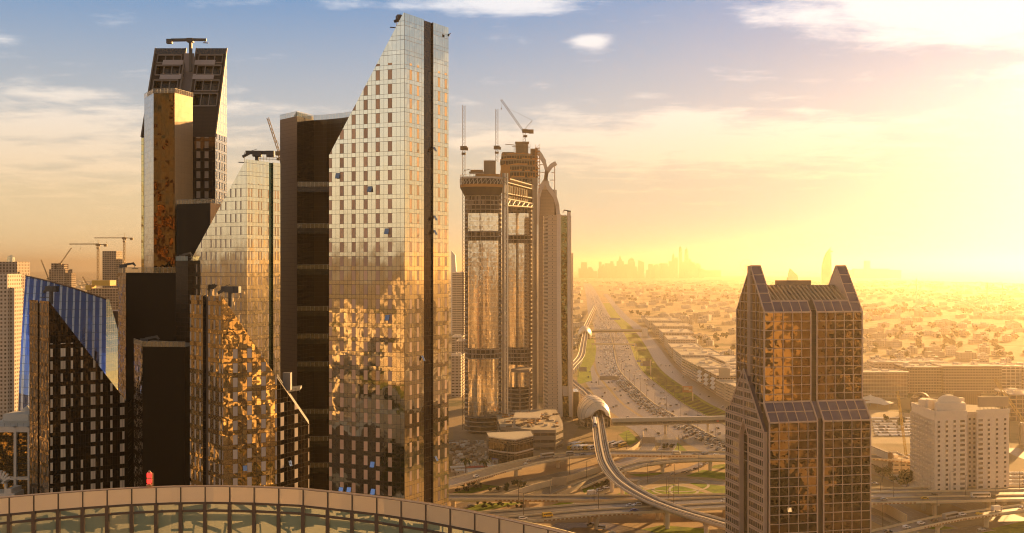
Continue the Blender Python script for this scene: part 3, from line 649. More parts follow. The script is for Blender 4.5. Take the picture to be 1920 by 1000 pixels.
m = MB(); m.prism([(xa, 349.6), (xb, 349.6), (xb, 379), (xa, 379)], zt - .3, zt, 0, bottom=True); m.rail([Vector((xa, 349.9, zt)), Vector((xb, 349.9, zt)), Vector((xb, 378, zt))], 1.2, 2, 1); m.box(((xa + xb) / 2 - 2, 366, zt + 1.2), (9, 8, 2.4), m=0)
m.build('roof_slab', [jw_, steel], tJ)
m = MB()
for py in (822, 834, 846, 858, 870, 882): m.box((XY(42, 350)[0], 350.2, zr(py)), (3.7, .3, .25))
m.build('window_louvres', black_metal, tJ)
tP = thing('roof_pavilion', 'white arched rooftop pavilion cut by the left edge of the picture', 'pavilion', (*XY(2, 330), 0))
m = MB(); x0, x1 = XY(-14, 330)[0], XY(11, 330)[0]; zb_, zc = ZP(925, 330), ZP(905, 330); n = 10; cx = (x0 + x1) / 2; r = (x1 - x0) / 2
m.prism([(x0 - 1, 329.5), (x1 + 3, 329.5), (x1 + 3, 336), (x0 - 1, 336)], 0, zb_, 0)
arch = [Vector((cx + r * math.cos(math.pi * k / n), 330, zc + r * .9 * math.sin(math.pi * k / n))) for k in range(n + 1)]
arch = [Vector((x1, 330, zb_))] + arch + [Vector((x0, 330, zb_))]
m.ribbon(arch, [(-.1, 0), (.1, 0)], closed=False) if False else None
for a, b_ in zip(arch, arch[1:]): m.beam(a, b_, .7, 4.0 if abs(a.z - b_.z) < 3 else .7)
m.build('arched_canopy', jw_, tP)
m = MB(); a = XY(13, 330); m.prism([(a[0], 329.6), (a[0] + 1.6, 329.6), (a[0] + 2.3, 335), (a[0], 335)], zb_ + .02, zb_ + 1.5); m.build('parapet', jw_, tP)
tK = thing('cone_kiosk', 'small tower with a white conical roof between the white office and the black pane tower', 'pavilion', (*XY(50, 420), 0))
m = MB(); c = XY(51, 420); zb_ = ZP(773, 420); n = 10; ring = [(c[0] + 2.6 * math.cos(2 * math.pi * k / n), c[1] + 2.6 * math.sin(2 * math.pi * k / n)) for k in range(n)]
m.prism(ring, 0, zb_); m.build('drum', facade('kiosk_wall', 1.4, 3.2, .3, glass=(.4, .3, .2), metal=.1, rough=.6), tK)
m = MB(); ap = Vector((*c, zb_ + 2.8)); ring = [Vector((c[0] + 3.4 * math.cos(2 * math.pi * k / n), c[1] + 3.4 * math.sin(2 * math.pi * k / n), zb_)) for k in range(n)]
for k in range(n): m.poly([ring[k], ring[(k + 1) % n], ap])
m.poly(ring[::-1]); m.build('roof', jw_, tK)
# ---------------------------------------------------------------- twin oval towers under construction with a bridge across the top
KC = dict(
 glaz=facade('pale_banded_glass', 1.5, 4.05, .22, glass=(.88, .76, .58), metal=.92, rough=.10, tilt=.012, wob=.03, joint=(.36, .29, .20), spand=(.95, .88, .76), jw=.05, jh=.10),
 conc=concrete, dark=plain('shell_interior', (.07, .05, .03), .9), slab=plain('slab_edge', (.62, .53, .42), .8), net=plain('orange_netting', (.50, .24, .07), .8, var=.25),
 pier=plain('pier_stone', (.34, .26, .18), .7), steelw=plain('bright_steel', (.85, .74, .56), .35, .5), rust=plain('scaffold', (.22, .14, .07), .8, var=.3))
def oval(cx, cy, a, b, ang, n=28, t0=0.0, t1=2 * math.pi):
    out = []
    for k in range(n + 1):
        t_ = t0 + (t1 - t0) * k / n; x, y = a * math.cos(t_), b * math.sin(t_)
        out.append((cx + x * math.cos(ang) - y * math.sin(ang), cy + x * math.sin(ang) + y * math.cos(ang)))
    return out
def curved_wall(m, pts, z0, z1, mi=0):
    u = 0.0
    for p, q in zip(pts, pts[1:]): m.wall(p, q, z0, z1, mi, u); u += math.hypot(q[0] - p[0], q[1] - p[1])
def slab(m, pts, z, th, mi=0):
    m.prism(pts, z - th, z, mi, bottom=True)
def oval_tower(name, label, cx, cy, a, b, zg, zt, bays, holes, fh=4.05, ph=0.0):
    """oval shell: glazed belly facing the camera, balconies at its two shoulders, a pier behind"""
    root = thing(name, label, 'tower', (cx, cy, 0)); ang = math.atan2(-cx, cy) if False else -math.atan2(cx, cy)
    m = MB(); core = oval(cx, cy, a * .80, b * .80, ang, 24)[:-1]; m.prism(core, 0, zt - 1, 0); m.build('inner_core', KC['dark'], root)
    m = MB(); z = 3.0; k = 0; floors = []
    while z < zt: floors.append(z); z += fh
    for z in floors: slab(m, oval(cx, cy, a, b, ang, 32)[:-1], z, .42)
    m.build('floor_slabs', KC['slab'], root)
    m = MB(); belly = oval(cx, cy, a * .985, b * 1.03, ang, 18, math.pi * 1.5 - bays, math.pi * 1.5 + bays)
    prev = zg
    for h0, h1 in holes + [(zt, zt)]:
        if h0 > prev: curved_wall(m, belly, prev, h0)
        prev = h1
    m.build('glazed_belly', KC['glaz'], root)
    m = MB()
    for z in floors:                                           # balcony fronts and partition walls on the shoulders
        for sgn in (-1, 1):
            t0 = math.pi * 1.5 + sgn * (bays + .03); t1 = math.pi * 1.5 + sgn * (bays + .62)
            arc = oval(cx, cy, a * 1.01, b * 1.01, ang, 5, t0, t1)
            if (int(z / fh) * 7 + (sgn > 0) * 3) % 11 != 0: curved_wall(m, arc, z, z + 1.15, 0)
            ins = oval(cx, cy, a * .86, b * .86, ang, 5, t0, t1)
            for p, q in ((arc[0], ins[0]), (arc[3], ins[3])): m.wall(p, q, z, z + fh - .43, 1)
    m.build('balconies', [KC['slab'], KC['pier']], root)
    m = MB(); rr = random.Random(int(cx))
    for h0, h1 in holes:                                       # floors still open: columns and beams only
        for p in oval(cx, cy, a * .96, b * .98, ang, 22)[:-1]: m.box((p[0], p[1], (h0 + h1) / 2), (.7, .7, h1 - h0), ang)
        for z in floors:
            if h0 < z < h1:
                for p in oval(cx, cy, a * .93, b * .95, ang, 14, math.pi, 2 * math.pi):
                    if rr.random() < .4: m.box((p[0], p[1], z + 1.8), (2.2, .5, 3.2), ang)
    m.build('bare_columns', KC['conc'], root)
    return root, ang
cxL, cyL = XY(906, 925); cxR, cyR = XY(973, 1030)
zKL = ZP(366, 925)
tL, aL = oval_tower('oval_tower', 'nearer oval tower under construction, pale banded glass under a jutting dark top drum', cxL, cyL, 16.6, 12, 16, zKL, .98,
    [(ZP(672, 925), ZP(652, 925)), (ZP(452, 925), ZP(434, 925)), (ZP(401, 925), zKL)])
tRt, aR = oval_tower('oval_tower', 'farther oval tower under construction, stepping higher behind the nearer one', cxR, cyR, 13.4, 12, 30, ZP(340, 1030), .92,
    [(ZP(682, 1030), ZP(650, 1030)), (ZP(457, 1030), ZP(441, 1030)), (ZP(401, 1030), ZP(340, 1030))])
def piers(root, pxs, Y, z0, z1, mats_):
    for px, wd, mt_ in pxs:
        m = MB(); x, y = XY(px, Y); m.box((x, y, (z0 + z1) / 2), (wd, 3.2, z1 - z0)); m.build('pier', mt_, root)
piers(tL, [(943.5, 2.2, KC['pier']), (947.0, .9, KC['steelw']), (951.5, 1.3, KC['steelw'])], 921, 0, ZP(325, 921), None)
piers(tRt, [(999.5, 1.6, KC['pier']), (1004.0, 2.8, KC['pier']), (1008.5, 1.0, KC['steelw'])], 1024, 0, ZP(334, 1024), None)
m = MB(); rr = random.Random(2)
for i in range(46):                                             # hoist mast full of bracing between the piers
    z = i * 4.6
    a, b_ = Vector((*XY(949.2, 920), z)), Vector((*XY(949.2, 920), z + 4.6)); m.beam(a + Vector((-.8, 0, 0)), b_ + Vector((.8, 0, 0)), .3); m.beam(a + Vector((.8, 0, 0)), b_ + Vector((-.8, 0, 0)), .3); m.beam(a + Vector((-1.1, 0, 0)), a + Vector((1.1, 0, 0)), .4)
m.build('hoist_mast', KC['rust'], tL)
# top of the nearer tower: cantilevered drum, decks, lift core
m = MB(); z0, z1, z2 = ZP(367, 920), ZP(352, 920), ZP(333, 920); o0 = oval(cxL - .6, cyL - 1, 16.4, 12.4, aL, 32)[:-1]; o1 = oval(cxL - 1.2, cyL - 2, 19.6, 15.0, aL, 32)[:-1]
for i in range(32):
    j = (i + 1) % 32; m.poly([(*o0[i], z0), (*o0[j], z0), (*o1[j], z1), (*o1[i], z1)], m=0)
m.prism(o1, z1, z1 + 2.6, 1, 2); m.prism(oval(cxL - 1, cyL - 1, 17.6, 13, aL, 32)[:-1], z1 + 2.6, z2 - 1.6, 0); slab(m, o1, z2, 1.5, 2)
rr = random.Random(5)
for p in o1[::1]:
    m.beam((*p, z1 + 2.6), (*p, z2 - 1.5), .45, m=2); m.beam((*p, z2), (*p, z2 + 2.2), .14, m=1)
for i in range(32): m.beam((*o1[i], z2 + 2.1), (*o1[(i + 1) % 32], z2 + 2.1), .14, m=1); m.beam((*o1[i], z1 + 2.6), (*o1[(i + 1) % 32], z2 - 1.6), .22, m=3)
m.build('cantilevered_drum', [KC['dark'], KC['net'], KC['slab'], KC['steelw']], tL)
m = MB(); ca_ = XY(918, 928); zc = ZP(302, 928); m.prism([(ca_[0] - 5.2, ca_[1] - 4), (ca_[0] - .6, ca_[1] - 5), (ca_[0] + 5.6, ca_[1] - 3.6), (ca_[0] + 5.6, ca_[1] + 4), (ca_[0] - 5.2, ca_[1] + 4)], z2, zc)
for k in range(9): m.beam((ca_[0] - 5 + k * 1.25, ca_[1] - 4.2, zc), (ca_[0] - 5 + k * 1.25, ca_[1] - 4.2, zc + 1.3), .12)
m.build('lift_core', KC['conc'], tL)
m = MB(); pa = XY(880, 926); pb = XY(908, 926); zd = ZP(323, 926); m.prism([(pa[0], pa[1] - 5), (pb[0], pb[1] - 5), (pb[0], pb[1] + 5), (pa[0], pa[1] + 5)], zd - 1.0, zd, 0, bottom=True)
for k in range(12):
    x = pa[0] + (pb[0] - pa[0]) * k / 11
    m.beam((x, pa[1] - 4.6, z2), (x, pa[1] - 4.6, zd + (1.6 if k % 2 else 2.6)), .16, m=1)
m.box(((pa[0] + pb[0]) / 2, pa[1], zd + 1.0), (11, 6, 1.6), m=2); m.prism([(pb[0] - 8, pb[1] - 3), (pb[0] + 14, pb[1] - 3), (pb[0] + 14, pb[1] + 5), (pb[0] - 8, pb[1] + 5)], z2, z2 + 3.4, 2)
m.build('top_deck', [KC['conc'], KC['rust'], KC['net']], tL)
m = MB(); q = W(945, 330, 922); q2 = W(951, 310, 922)
m.box(q + Vector((1.2, 2, 3)), (8.5, 7, 13.5)); m.build('scaffold_cage', KC['net'], tL)
# the bridge deck storeys
tB = thing('sky_bridge', 'bridge storeys of open decks and steel trusses joining the two oval towers near their tops', 'bridge', W(950, 380, 930))
A0 = lambda py: W(947, py, 915); B0 = lambda py: W(1000, py, 1018)
for k, (pa_, pb_) in enumerate(((332, 347), (340, 354), (361, 371), (371, 381), (384, 388))):
    m = MB(); a, b_ = A0(pa_), B0(pb_); bk = Vector((-2, 17, 0)); th = .9
    m.poly([a, b_, b_ + bk, a + bk]); m.poly([p - Vector((0, 0, th)) for p in (a, a + bk, b_ + bk, b_)])
    for p, q in ((a, b_), (b_, b_ + bk), (b_ + bk, a + bk), (a + bk, a)): m.poly([p - Vector((0, 0, th)), q - Vector((0, 0, th)), q, p])
    if k < 3:
        for i in range(22): p = a.lerp(b_, i / 21); m.beam(p, p + Vector((0, 0, 1.4 + (i * 7 % 5) * .2)), .12, m=1)
    m.build('bridge_deck', [KC['slab'], KC['rust']], tB)
m = MB()
for i in range(12):
    p0, p1 = A0(384).lerp(B0(388), i / 12), A0(384).lerp(B0(388), (i + 1) / 12); q0, q1 = A0(374).lerp(B0(383), i / 12), A0(374).lerp(B0(383), (i + 1) / 12)
    m.beam(p0, q1 if i % 2 else q0, .5); m.beam(p1 if i % 2 == 0 else p0, q1 if i % 2 == 0 else q1, .4); m.beam(p0, q0, .35)
    if 2 < i < 10: m.beam(A0(371).lerp(B0(379), i / 12), A0(344).lerp(B0(358), (i + .4) / 12), .6, m=1)
m.build('steel_truss', [KC['steelw'], KC['net']], tB)
m = MB(); a, b_ = A0(372), B0(380); bk = Vector((0, 9, 0)); zz = Vector((0, 0, 14)); m.poly([a + bk, b_ + bk, b_ + bk + zz, a + bk + zz]); m.poly([p + Vector((0, .8, 0)) for p in (a + bk, a + bk + zz, b_ + bk + zz, b_ + bk)]); m.build('bridge_core_wall', KC['dark'], tB)
# stepped top of the farther tower
m = MB(); rr = random.Random(8)
for k, (l, r_, p0, p1) in enumerate(((940, 1009, 345, 334), (938, 1009, 333, 322), (939, 1009, 321, 311), (938, 1008, 310, 300), (940, 1008, 299, 291))):
    x0, x1 = XY(l, 1028)[0], XY(r_, 1028)[0]; n = 14
    pts = [(x0 + (x1 - x0) * i / n, 1030 - 10 * math.sin(math.pi * i / n)) for i in range(n + 1)] + [(x1, 1046), (x0, 1046)]
    za, zb = ZP(p0, 1028), ZP(p1, 1028); slab(m, pts, zb, 1.2, 0); ins = [(x * .985 + (x0 + x1) / 2 * .015, y + 1.8) for x, y in pts]; m.prism(ins, za, zb - 1.25, 1)
    for i in range(0, n + 1): m.box((pts[i][0], pts[i][1] + .5, (za + zb - 1.2) / 2), (.5, .5, zb - 1.2 - za - .02), m=0 if rr.random() < .6 else 2)
    for i in range(n):
        if rr.random() < .75: m.wall((pts[i][0], pts[i][1] - .15), (pts[i + 1][0], pts[i + 1][1] - .15), zb + .02, zb + rr.uniform(.8, 1.8), 2)
m.build('unfinished_floors', [KC['conc'], KC['dark'], KC['net']], tRt)
m = MB(); c = XY(977, 1034); m.prism([(c[0] - 5.6, c[1] - 6), (c[0] + 2.5, c[1] - 7), (c[0] + 7, c[1] - 5), (c[0] + 7, c[1] + 6), (c[0] - 5.6, c[1] + 6)], ZP(292, 1030), ZP(270, 1030), 0)
rr = random.Random(3)
for k in range(14):
    x = c[0] - 8 + k * 1.3; m.beam((x, c[1] - 7.6, ZP(rr.uniform(288, 296), 1030)), (x, c[1] - 7.6, ZP(rr.uniform(266, 276), 1030)), .2, m=1)
m.beam((c[0] - 9, c[1] - 7.6, ZP(276, 1030)), (c[0] + 9, c[1] - 7.6, ZP(277, 1030)), .5, m=1); m.box((c[0] + 1, c[1] - 3, ZP(268, 1030)), (14, 8, 1.6), m=1); m.beam((c[0] - 16, c[1] - 6, ZP(271, 1030)), (c[0] - 5, c[1] - 6, ZP(273, 1030)), .6, m=1)
m.box((c[0] - 13, c[1] - 2, ZP(288, 1030)), (12, 8, 2.4), m=2); m.box((c[0] + 13, c[1] - 2, ZP(285, 1030)), (7, 8, 6), m=2)
m.build('lift_core', [KC['conc'], KC['rust']], tRt)
m = MB(); c = W(1006, 312, 1026)
for i in range(14):
    z = c.z - 26 + i * 3.4
    m.box((c.x + 1.0, c.y, z), (4.4, 3.2, .5)); m.beam((c.x - 1, c.y - 1.6, z), (c.x + 3, c.y - 1.6, z + 3.4), .25)
    for dx_ in (-1.2, 3.2): m.beam((c.x + dx_, c.y - 1.6, z), (c.x + dx_, c.y - 1.6, z + 3.4), .3)
m.build('scaffold_cage', KC['net'], tRt)
# cranes: each a thing on its tower
def tower_crane(label, foot, top, wd, bay, cab=None, jib=None, group=None, mat=None, name='tower_crane', counter=None, tie=None, bar=.28):
    root = thing(name, label, 'crane', foot, group); foot, top = Vector(foot), Vector(top); mat = mat or crane_paint
    m = MB(); m.lattice(foot, top, wd, bay, bar); m.build('mast', mat, root)
    if cab is not None:
        m = MB(); c = Vector(cab); m.box(c, (wd * 2.4, wd * 2.0, wd * 1.3)); m.box(c + Vector((wd * 1.2, -wd * .9, -wd * .4)), (wd * .9, wd * .9, wd)); m.box(c + Vector((0, 0, -wd * 2)), (wd * 1.5, wd * 1.5, wd * .7)); m.build('cab', mat, root)
    if jib is not None:
        m = MB(); m.lattice(Vector(jib[0]), Vector(jib[1]), wd * .62, bay, bar * .8); m.build('jib', mat, root)
        m = MB(); ap = Vector(jib[2])
        for k in jib[3]: m.beam(ap, k, .14)
        m.build('stay_cable', mat, root)
        m = MB(); m.beam(Vector(jib[0]), ap, bar * 1.3); m.build('tower_head', mat, root)
        if len(jib) > 4:
            m = MB(); h0 = Vector(jib[4]); h1 = Vector(jib[5]); m.beam(h0, h1, .12); m.box(h1, (.9, .9, 1.6)); m.build('hook_cable', mat, root)
    if counter is not None:
        m = MB(); m.beam(counter[0], counter[1], wd * .6, wd * .5); m.box(Vector(counter[1]) + Vector((0, 0, -wd * .4)), (wd * 1.8, wd * 1.3, wd * 1.5)); m.build('counterweight', mat, root)
    return root
crane_paint = plain('crane_paint', (.16, .11, .06), .6); yellow_paint = plain('yellow_paint', (.62, .40, .06), .6)
tc = tower_crane('very tall lattice crane mast climbing the left side of the nearer oval tower', W(869.5, 806, 915), W(869.5, 198, 915), 2.5, 3.2, cab=W(869.5, 278, 915))
m = MB()
for py in (320, 430, 520, 610, 700): m.beam(W(870, py, 915), W(880, py - 2, 922), .5)
m.build('wall_tie', crane_paint, tc)
tower_crane('slim lattice crane mast standing on the lift core of the nearer oval tower', W(931.5, 304, 930), W(931.5, 205, 930), 2.3, 3.0, cab=W(931.5, 277, 930))
ap = W(998, 226, 1030)
tower_crane('luffing crane with its jib raised to the left on top of the farther oval tower', W(983, 270, 1030), W(983, 250, 1030), 2.6, 3.0, cab=W(985, 246, 1030),
            jib=(W(981, 246, 1030), W(939.5, 187, 1030), ap, [W(950, 202, 1030), W(990, 244, 1030)], W(940, 188, 1030), W(940, 204, 1030)), counter=(W(986, 246, 1030), W(996, 245, 1030)))
m = MB(); m.lattice(W(992, 247, 1030), ap, 1.4, 3, .3)
# podium and glass pavilion at the foot of the oval towers
tP = thing('podium', 'unfinished curved podium with a sunlit cluttered deck at the foot of the oval towers', 'building', (*XY(1000, 850), 0))
zp = 17.0; ft = [G(px, py, zp) for px, py in ((938, 800), (1000, 806), (1042, 806), (1056, 800), (1053, 788), (1042, 768), (1000, 768), (930, 776))]
ft2 = [(p.x, p.y) for p in ft]; m = MB(); m.prism(ft2, 0, zp, 0, 1); m.build('wall', [windows('podium_wall', (.34, .27, .19), (.10, .08, .06), 6.0, 5.6, (.02, .98), (.15, .55), rough=.8), plain('deck_screed', (.58, .47, .33), .9, var=.35, scale=.25)], tP)
m = MB(); m.rail([Vector((x, y, zp)) for x, y in ft2], 1.3, 3); m.build('edge_parapet', KC['slab'], tP)
m = MB(); rr = random.Random(12)
for i in range(70):
    px, py = rr.uniform(945, 1046), rr.uniform(774, 801); p = G(px, py, zp)
    m.box((p.x, p.y, zp + .5), (rr.uniform(1, 5), rr.uniform(1, 5), rr.uniform(.5, 2.0)), rr.uniform(0, 3), rr.choice((0, 0, 1, 2)))
m.build('building_clutter', [KC['slab'], KC['rust'], KC['net']], tP); tP.children[-1]['kind'] = 'stuff'
m = MB(); a = G(965, 790, zp); m.prism([(G(px, py, zp + 6).x, G(px, py, zp + 6).y) for px, py in ((962, 784), (1012, 784), (1014, 774), (966, 774))], zp + 5.4, zp + 6.2, 0, bottom=True)
for px, py in ((964, 783), (1004, 783), (1012, 776), (968, 776)): p = G(px, py, zp + 6); m.box((p.x, p.y, zp + 2.7), (1.2, 1.2, 5.4))
m.build('canopy_frame', KC['slab'], tP)
m = MB(); zq = ZP(676, 1000); pts = [W(958, 684, 915), W(975, 690, 908), W(993, 676, 915), W(995, 666, 930), W(975, 672, 935)]; m.prism([(p.x, p.y) for p in pts], zq - 2.5, zq, 0, bottom=True)
for p in pts[:3]: m.beam((p.x, p.y + 1, 17), (p.x, p.y + 1, zq - 2.5), 1.0)
m.build('cantilever_deck', KC['conc'], tP)
tV = thing('glass_pavilion', 'two storey glass corner building with a sunlit flat roof before the oval towers', 'building', (*XY(965, 820), 0))
c1 = [G(px, py, 0) for px, py in ((916, 866), (937, 870), (966, 873), (1000, 864))]; zv = 19.5
ft2 = [(p.x, p.y) for p in c1] + [(c1[3].x - 2, c1[3].y + 22), (c1[0].x - 2, c1[0].y + 18)]
m = MB(); m.prism(ft2, 0, zv, 0, 1); m.build('glass_wall', [facade('pavilion_glass', 1.8, 8.5, .82, glass=(.09, .07, .04), metal=.7, rough=.06, tilt=.02, wob=.06, joint=(.30, .24, .16), spand=None, jw=.14, jh=.5), plain('sunlit_roof', (.62, .54, .42), .8)], tV)
m = MB(); m.rail([Vector((x, y, zv)) for x, y in ft2], 1.0, 4); m.build('roof_railing', KC['slab'], tV)
m = MB()
for a, b_ in zip(ft2[:4], ft2[1:4]): m.beam((a[0], a[1] - .12, 9.3), (b_[0], b_[1] - .12, 9.3), .5, 1.0); m.beam((a[0], a[1] - .12, zv - .4), (b_[0], b_[1] - .12, zv - .4), .4, .7)
m.build('floor_band', KC['slab'], tV)

# horned tower and the beige tower with a dark glass strip
tH = thing('horned_tower', 'slim grey glass tower crowned by two crossing curved horns', 'tower', (*XY(1028, 1180), 0)); YH = 1180
x0, x1 = XY(1010, YH)[0], XY(1044, YH)[0]; zt = ZP(356, YH)
m = MB(); m.prism([(x0, YH), (x1 - 3, YH - 2), (x1, YH + 2), (x1, YH + 26), (x0, YH + 26)], 0, zt, 0, 0); m.build('shaft', facade('grey_tower_glass', 1.8, 3.8, .4, glass=(.30, .27, .24), metal=.5, rough=.15, tilt=.006, wob=.02, joint=(.2, .17, .13), spand=(.34, .30, .26)), tH)
horn = plain('horn_cladding', (.52, .46, .41), .5)
for pts, wd in (([(1003, 280), (1012, 289), (1020, 303), (1025, 320), (1023, 338), (1014, 352), (1009, 372), (1007, 420)], 4.2), ([(1043, 306), (1034, 311), (1026, 322), (1023, 336), (1028, 352), (1040, 368), (1045, 385), (1048, 420)], 4.2)):
    m = MB(); P = [W(px, py, YH - 1.5) for px, py in pts]; n = len(P)
    wds = [wd * (.25 + .75 * min(1, i / 3)) for i in range(n)]
    for i in range(n - 1): m.beam(P[i], P[i + 1] + (P[i + 1] - P[i]).normalized() * .8, (wds[i] + wds[i + 1]) / 2, 5.0)
    m.build('horn', horn, tH)
m = MB(); m.prism([(XY(1016, YH)[0], YH + 4), (XY(1030, YH)[0], YH + 4), (XY(1030, YH)[0], YH + 16), (XY(1016, YH)[0], YH + 16)], zt, ZP(340, YH))
for px, p0, p1 in ((1012, 282, 356), (1040, 312, 356)): m.beam(W(px, p0, YH + 1), W(px, p1, YH + 1), 1.0)
for a, b_ in (((1012, 309), (1022, 309)), ((1012, 323), (1024, 324)), ((1034, 324), (1040, 324)), ((1031, 338), (1040, 338))): m.beam(W(*a, YH + 1), W(*b_, YH + 1), .8)
m.build('crown_brace', horn, tH)
tM = thing('beige_tower', 'beige stone tower with a dark glass strip between two pale ribs beside the horned tower', 'tower', (*XY(1045, 1000), 0)); YM = 1000
stone_b = windows('beige_stone', (.68, .53, .37), (.12, .09, .06), 5.2, 3.6, (.86, .97), (.35, .7), line=(.40, .31, .21)); stone_l = windows('beige_balconies', (.74, .60, .44), (.16, .12, .08), 3.4, 3.6, (.12, .88), (.32, .80))
A, B, C, D = XY(1019, YM + 14), XY(1027, YM - 2), XY(1046, YM - 6), XY(1071, YM + 4); zt = ZP(404, YM)
m = MB(); m.prism([A, B, C, (D[0], D[1]), (D[0], D[1] + 24), (A[0], A[1] + 16)], 0, zt, [0, 1, 1, 1, 1, 1], 2); m.build('wall', [stone_l, stone_b, roofgrey], tM)
rib = plain('pale_rib', (.82, .69, .55), .6)
for px0, px1, t_ in ((1044, 1052, 402), (1064, 1070, 398)):
    m = MB(); pts = [(0, t_), (0, 560), (1.5, 640), (4.0, 700), (6, 745), (9.5, 782)]
    for (d0, p0), (d1, p1) in zip(pts, pts[1:]):
        P0, P1, P2, P3 = W(px0 + d0 * .35, p0, YM - 8), W(px1 + d0 * .35, p0, YM - 8), W(px1 + d1 * .35, p1, YM - 8), W(px0 + d1 * .35, p1, YM - 8); bk = Vector((0, 6, 0))
        m.poly([P3, P2, P1, P0]); m.poly([P3, P0, P0 + bk, P3 + bk]); m.poly([P2, P2 + bk, P1 + bk, P1])
    p0 = pts[0]; P0, P1 = W(px0, t_, YM - 8), W(px1, t_, YM - 8); m.poly([P0, P1, P1 + Vector((0, 6, 0)), P0 + Vector((0, 6, 0))])
    m.build('stone_rib', rib, tM)
m = MB()
for p0, p1, mm in ((406, 724, 0), (724, 743, 1), (743, 782, 0)):
    a, b_ = W(1052, p1, YM - 5), W(1064, p1, YM - 5); d = 2.0 if p0 > 700 else 0
    m.poly([a + Vector((d, 0, 0)), b_ + Vector((d, 0, 0)), W(1064, p0, YM - 5) + Vector((d * .6, 0, 0)), W(1052, p0, YM - 5) + Vector((d * .6, 0, 0))], [(0, a.z), (6, a.z), (6, ZP(p0, YM)), (0, ZP(p0, YM))], mm)
m.build('glass_strip', [facade('olive_mirror', 1.5, 3.6, .4, glass=(.20, .17, .07), tilt=.04, wob=.14, wscale=.4, joint=(.06, .05, .03)), rib], tM)
m = MB(); q = W(1073, 475, YM + 2); m.box((q.x, q.y, q.z / 2), (1.5, 4, q.z)); m.build('east_fin', rib, tM)
cleaning_crane(tM, W(1066, 400, YM), 1.5, R(170), 4.5, 1.5, 1.2, th=1.4)
tG = thing('dark_annex', 'small dark glass annex at the foot of the beige tower', 'building', (*G(1080, 790).xy, 0))
m = MB(); q = G(1071, 784); q2 = G(1085, 784); m.prism([(q.x, q.y), (q2.x, q2.y), (q2.x, q2.y + 25), (q.x, q.y + 25)], 0, 26, 0, 0); m.build('wall', facade('annex_glass', 2, 3.6, .3, glass=(.16, .15, .09), metal=.6, rough=.1), tG)

# ---------------------------------------------------------------- the gabled bronze-glass tower at the right
tD = thing('gabled_tower', 'bronze glass tower with pale grid lines and two pointed gables over a pergola roof', 'tower', (112, 455, 0))
tan = plain('tan_stone', (.66, .51, .41), .6); tan_rib = plain('tan_grid', (.62, .48, .39), .55, .05)
bz = facade('bronze_glass', 4.65, 4.06, .5, joints=False, glass=(.22, .145, .06), metal=.95, rough=.03, tilt=.008, wob=.045, wscale=.35)
bz2 = facade('bronze_glass_lower', 4.65, 4.06, .5, joints=False, glass=(.095, .062, .028), metal=.9, rough=.03, tilt=.008, wob=.04, wscale=.35)  # darker copy of the bronze glass, for the dark reflections low down
sky_gl = facade('sloped_glass', 4.65, 4.3, .5, joints=False, glass=(.19, .155, .23), metal=.4, rough=.16, tilt=.004, wob=.012)
stonewin = windows('stone_square_windows', (.66, .51, .40), (.05, .035, .02), 2.05, 4.06, (.14, .86), (.22, .80), grough=.05, line=(.42, .31, .24), uoff=.3)
fx = Vector((46.5, 9.0, 0)).normalized(); sx = Vector((-6.2, 27, 0)).normalized(); nf = -sx
O = Vector((112.1, 455.0, 0)); Wd, Dp = 47.4, 27.7
zE_, zA_ = ZP(586, 455), ZP(499, 468)
def dq(m, o, a, b, z0, z1, mi=0, u=None):
    L = (b - a).length; u0 = 0 if u is None else u
    m.poly([(a.x, a.y, z0), (b.x, b.y, z0), (b.x, b.y, z1), (a.x, a.y, z1)], [(u0, z0), (u0 + L, z0), (u0 + L, z1), (u0, z1)], mi)
half = (Wd - 3.0) / 2; zL0 = ZP(755, 455)
m = MB()
for s0 in (0, half + 3.0):                                       # upper shaft: two glass halves and a dark channel
    a, b_ = O + fx * s0, O + fx * (s0 + half); dq(m, None, a, b_, 0, zE_)
dq(m, None, O + fx * half + sx * 1.6, O + fx * (half + 3) + sx * 1.6, 0, zE_ + 1, 1)
dq(m, None, O + fx * half, O + fx * half + sx * 1.6, 0, zE_, 1); dq(m, None, O + fx * (half + 3) + sx * 1.6, O + fx * (half + 3), 0, zE_, 1)
for s0, flip in ((0, 1), (Wd, 0)):                               # side walls with gable
    a, b_ = O + fx * s0, O + fx * s0 + sx * Dp; mid = O + fx * s0 + sx * Dp / 2
    pl = [Vector((b_.x, b_.y, 0)), Vector((a.x, a.y, 0)), Vector((a.x, a.y, zE_)), Vector((mid.x, mid.y, zA_)), Vector((b_.x, b_.y, zE_))]; uv = [(0, 0), (Dp, 0), (Dp, zE_), (Dp / 2, zA_), (0, zE_)]
    m.poly(pl if flip else pl[::-1], uv if flip else uv[::-1], 0)
    inner = 5.0 if flip else -5.0                                # inward face of the gable fin
    pl2 = [p + fx * inner for p in (Vector((a.x, a.y, zE_)), Vector((mid.x, mid.y, zA_)), Vector((b_.x, b_.y, zE_)))]
    m.poly(pl2, m=2)
    # sloping glass of the fin, front and back
    for p, q in ((Vector((a.x, a.y, zE_)), Vector((mid.x, mid.y, zA_))), (Vector((b_.x, b_.y, zE_)), Vector((mid.x, mid.y, zA_)))):
        L = (q - p).length; m.poly([p, p + fx * inner, q + fx * inner, q], [(0, 0), (4.65, 0), (4.65, L), (0, L)], 3)
dq(m, None, O + fx * Wd + sx * Dp, O + sx * Dp, 0, zE_)
slope = (zA_ - zE_) / (Dp / 2); run = 3.3                        # glazed eave between the fins
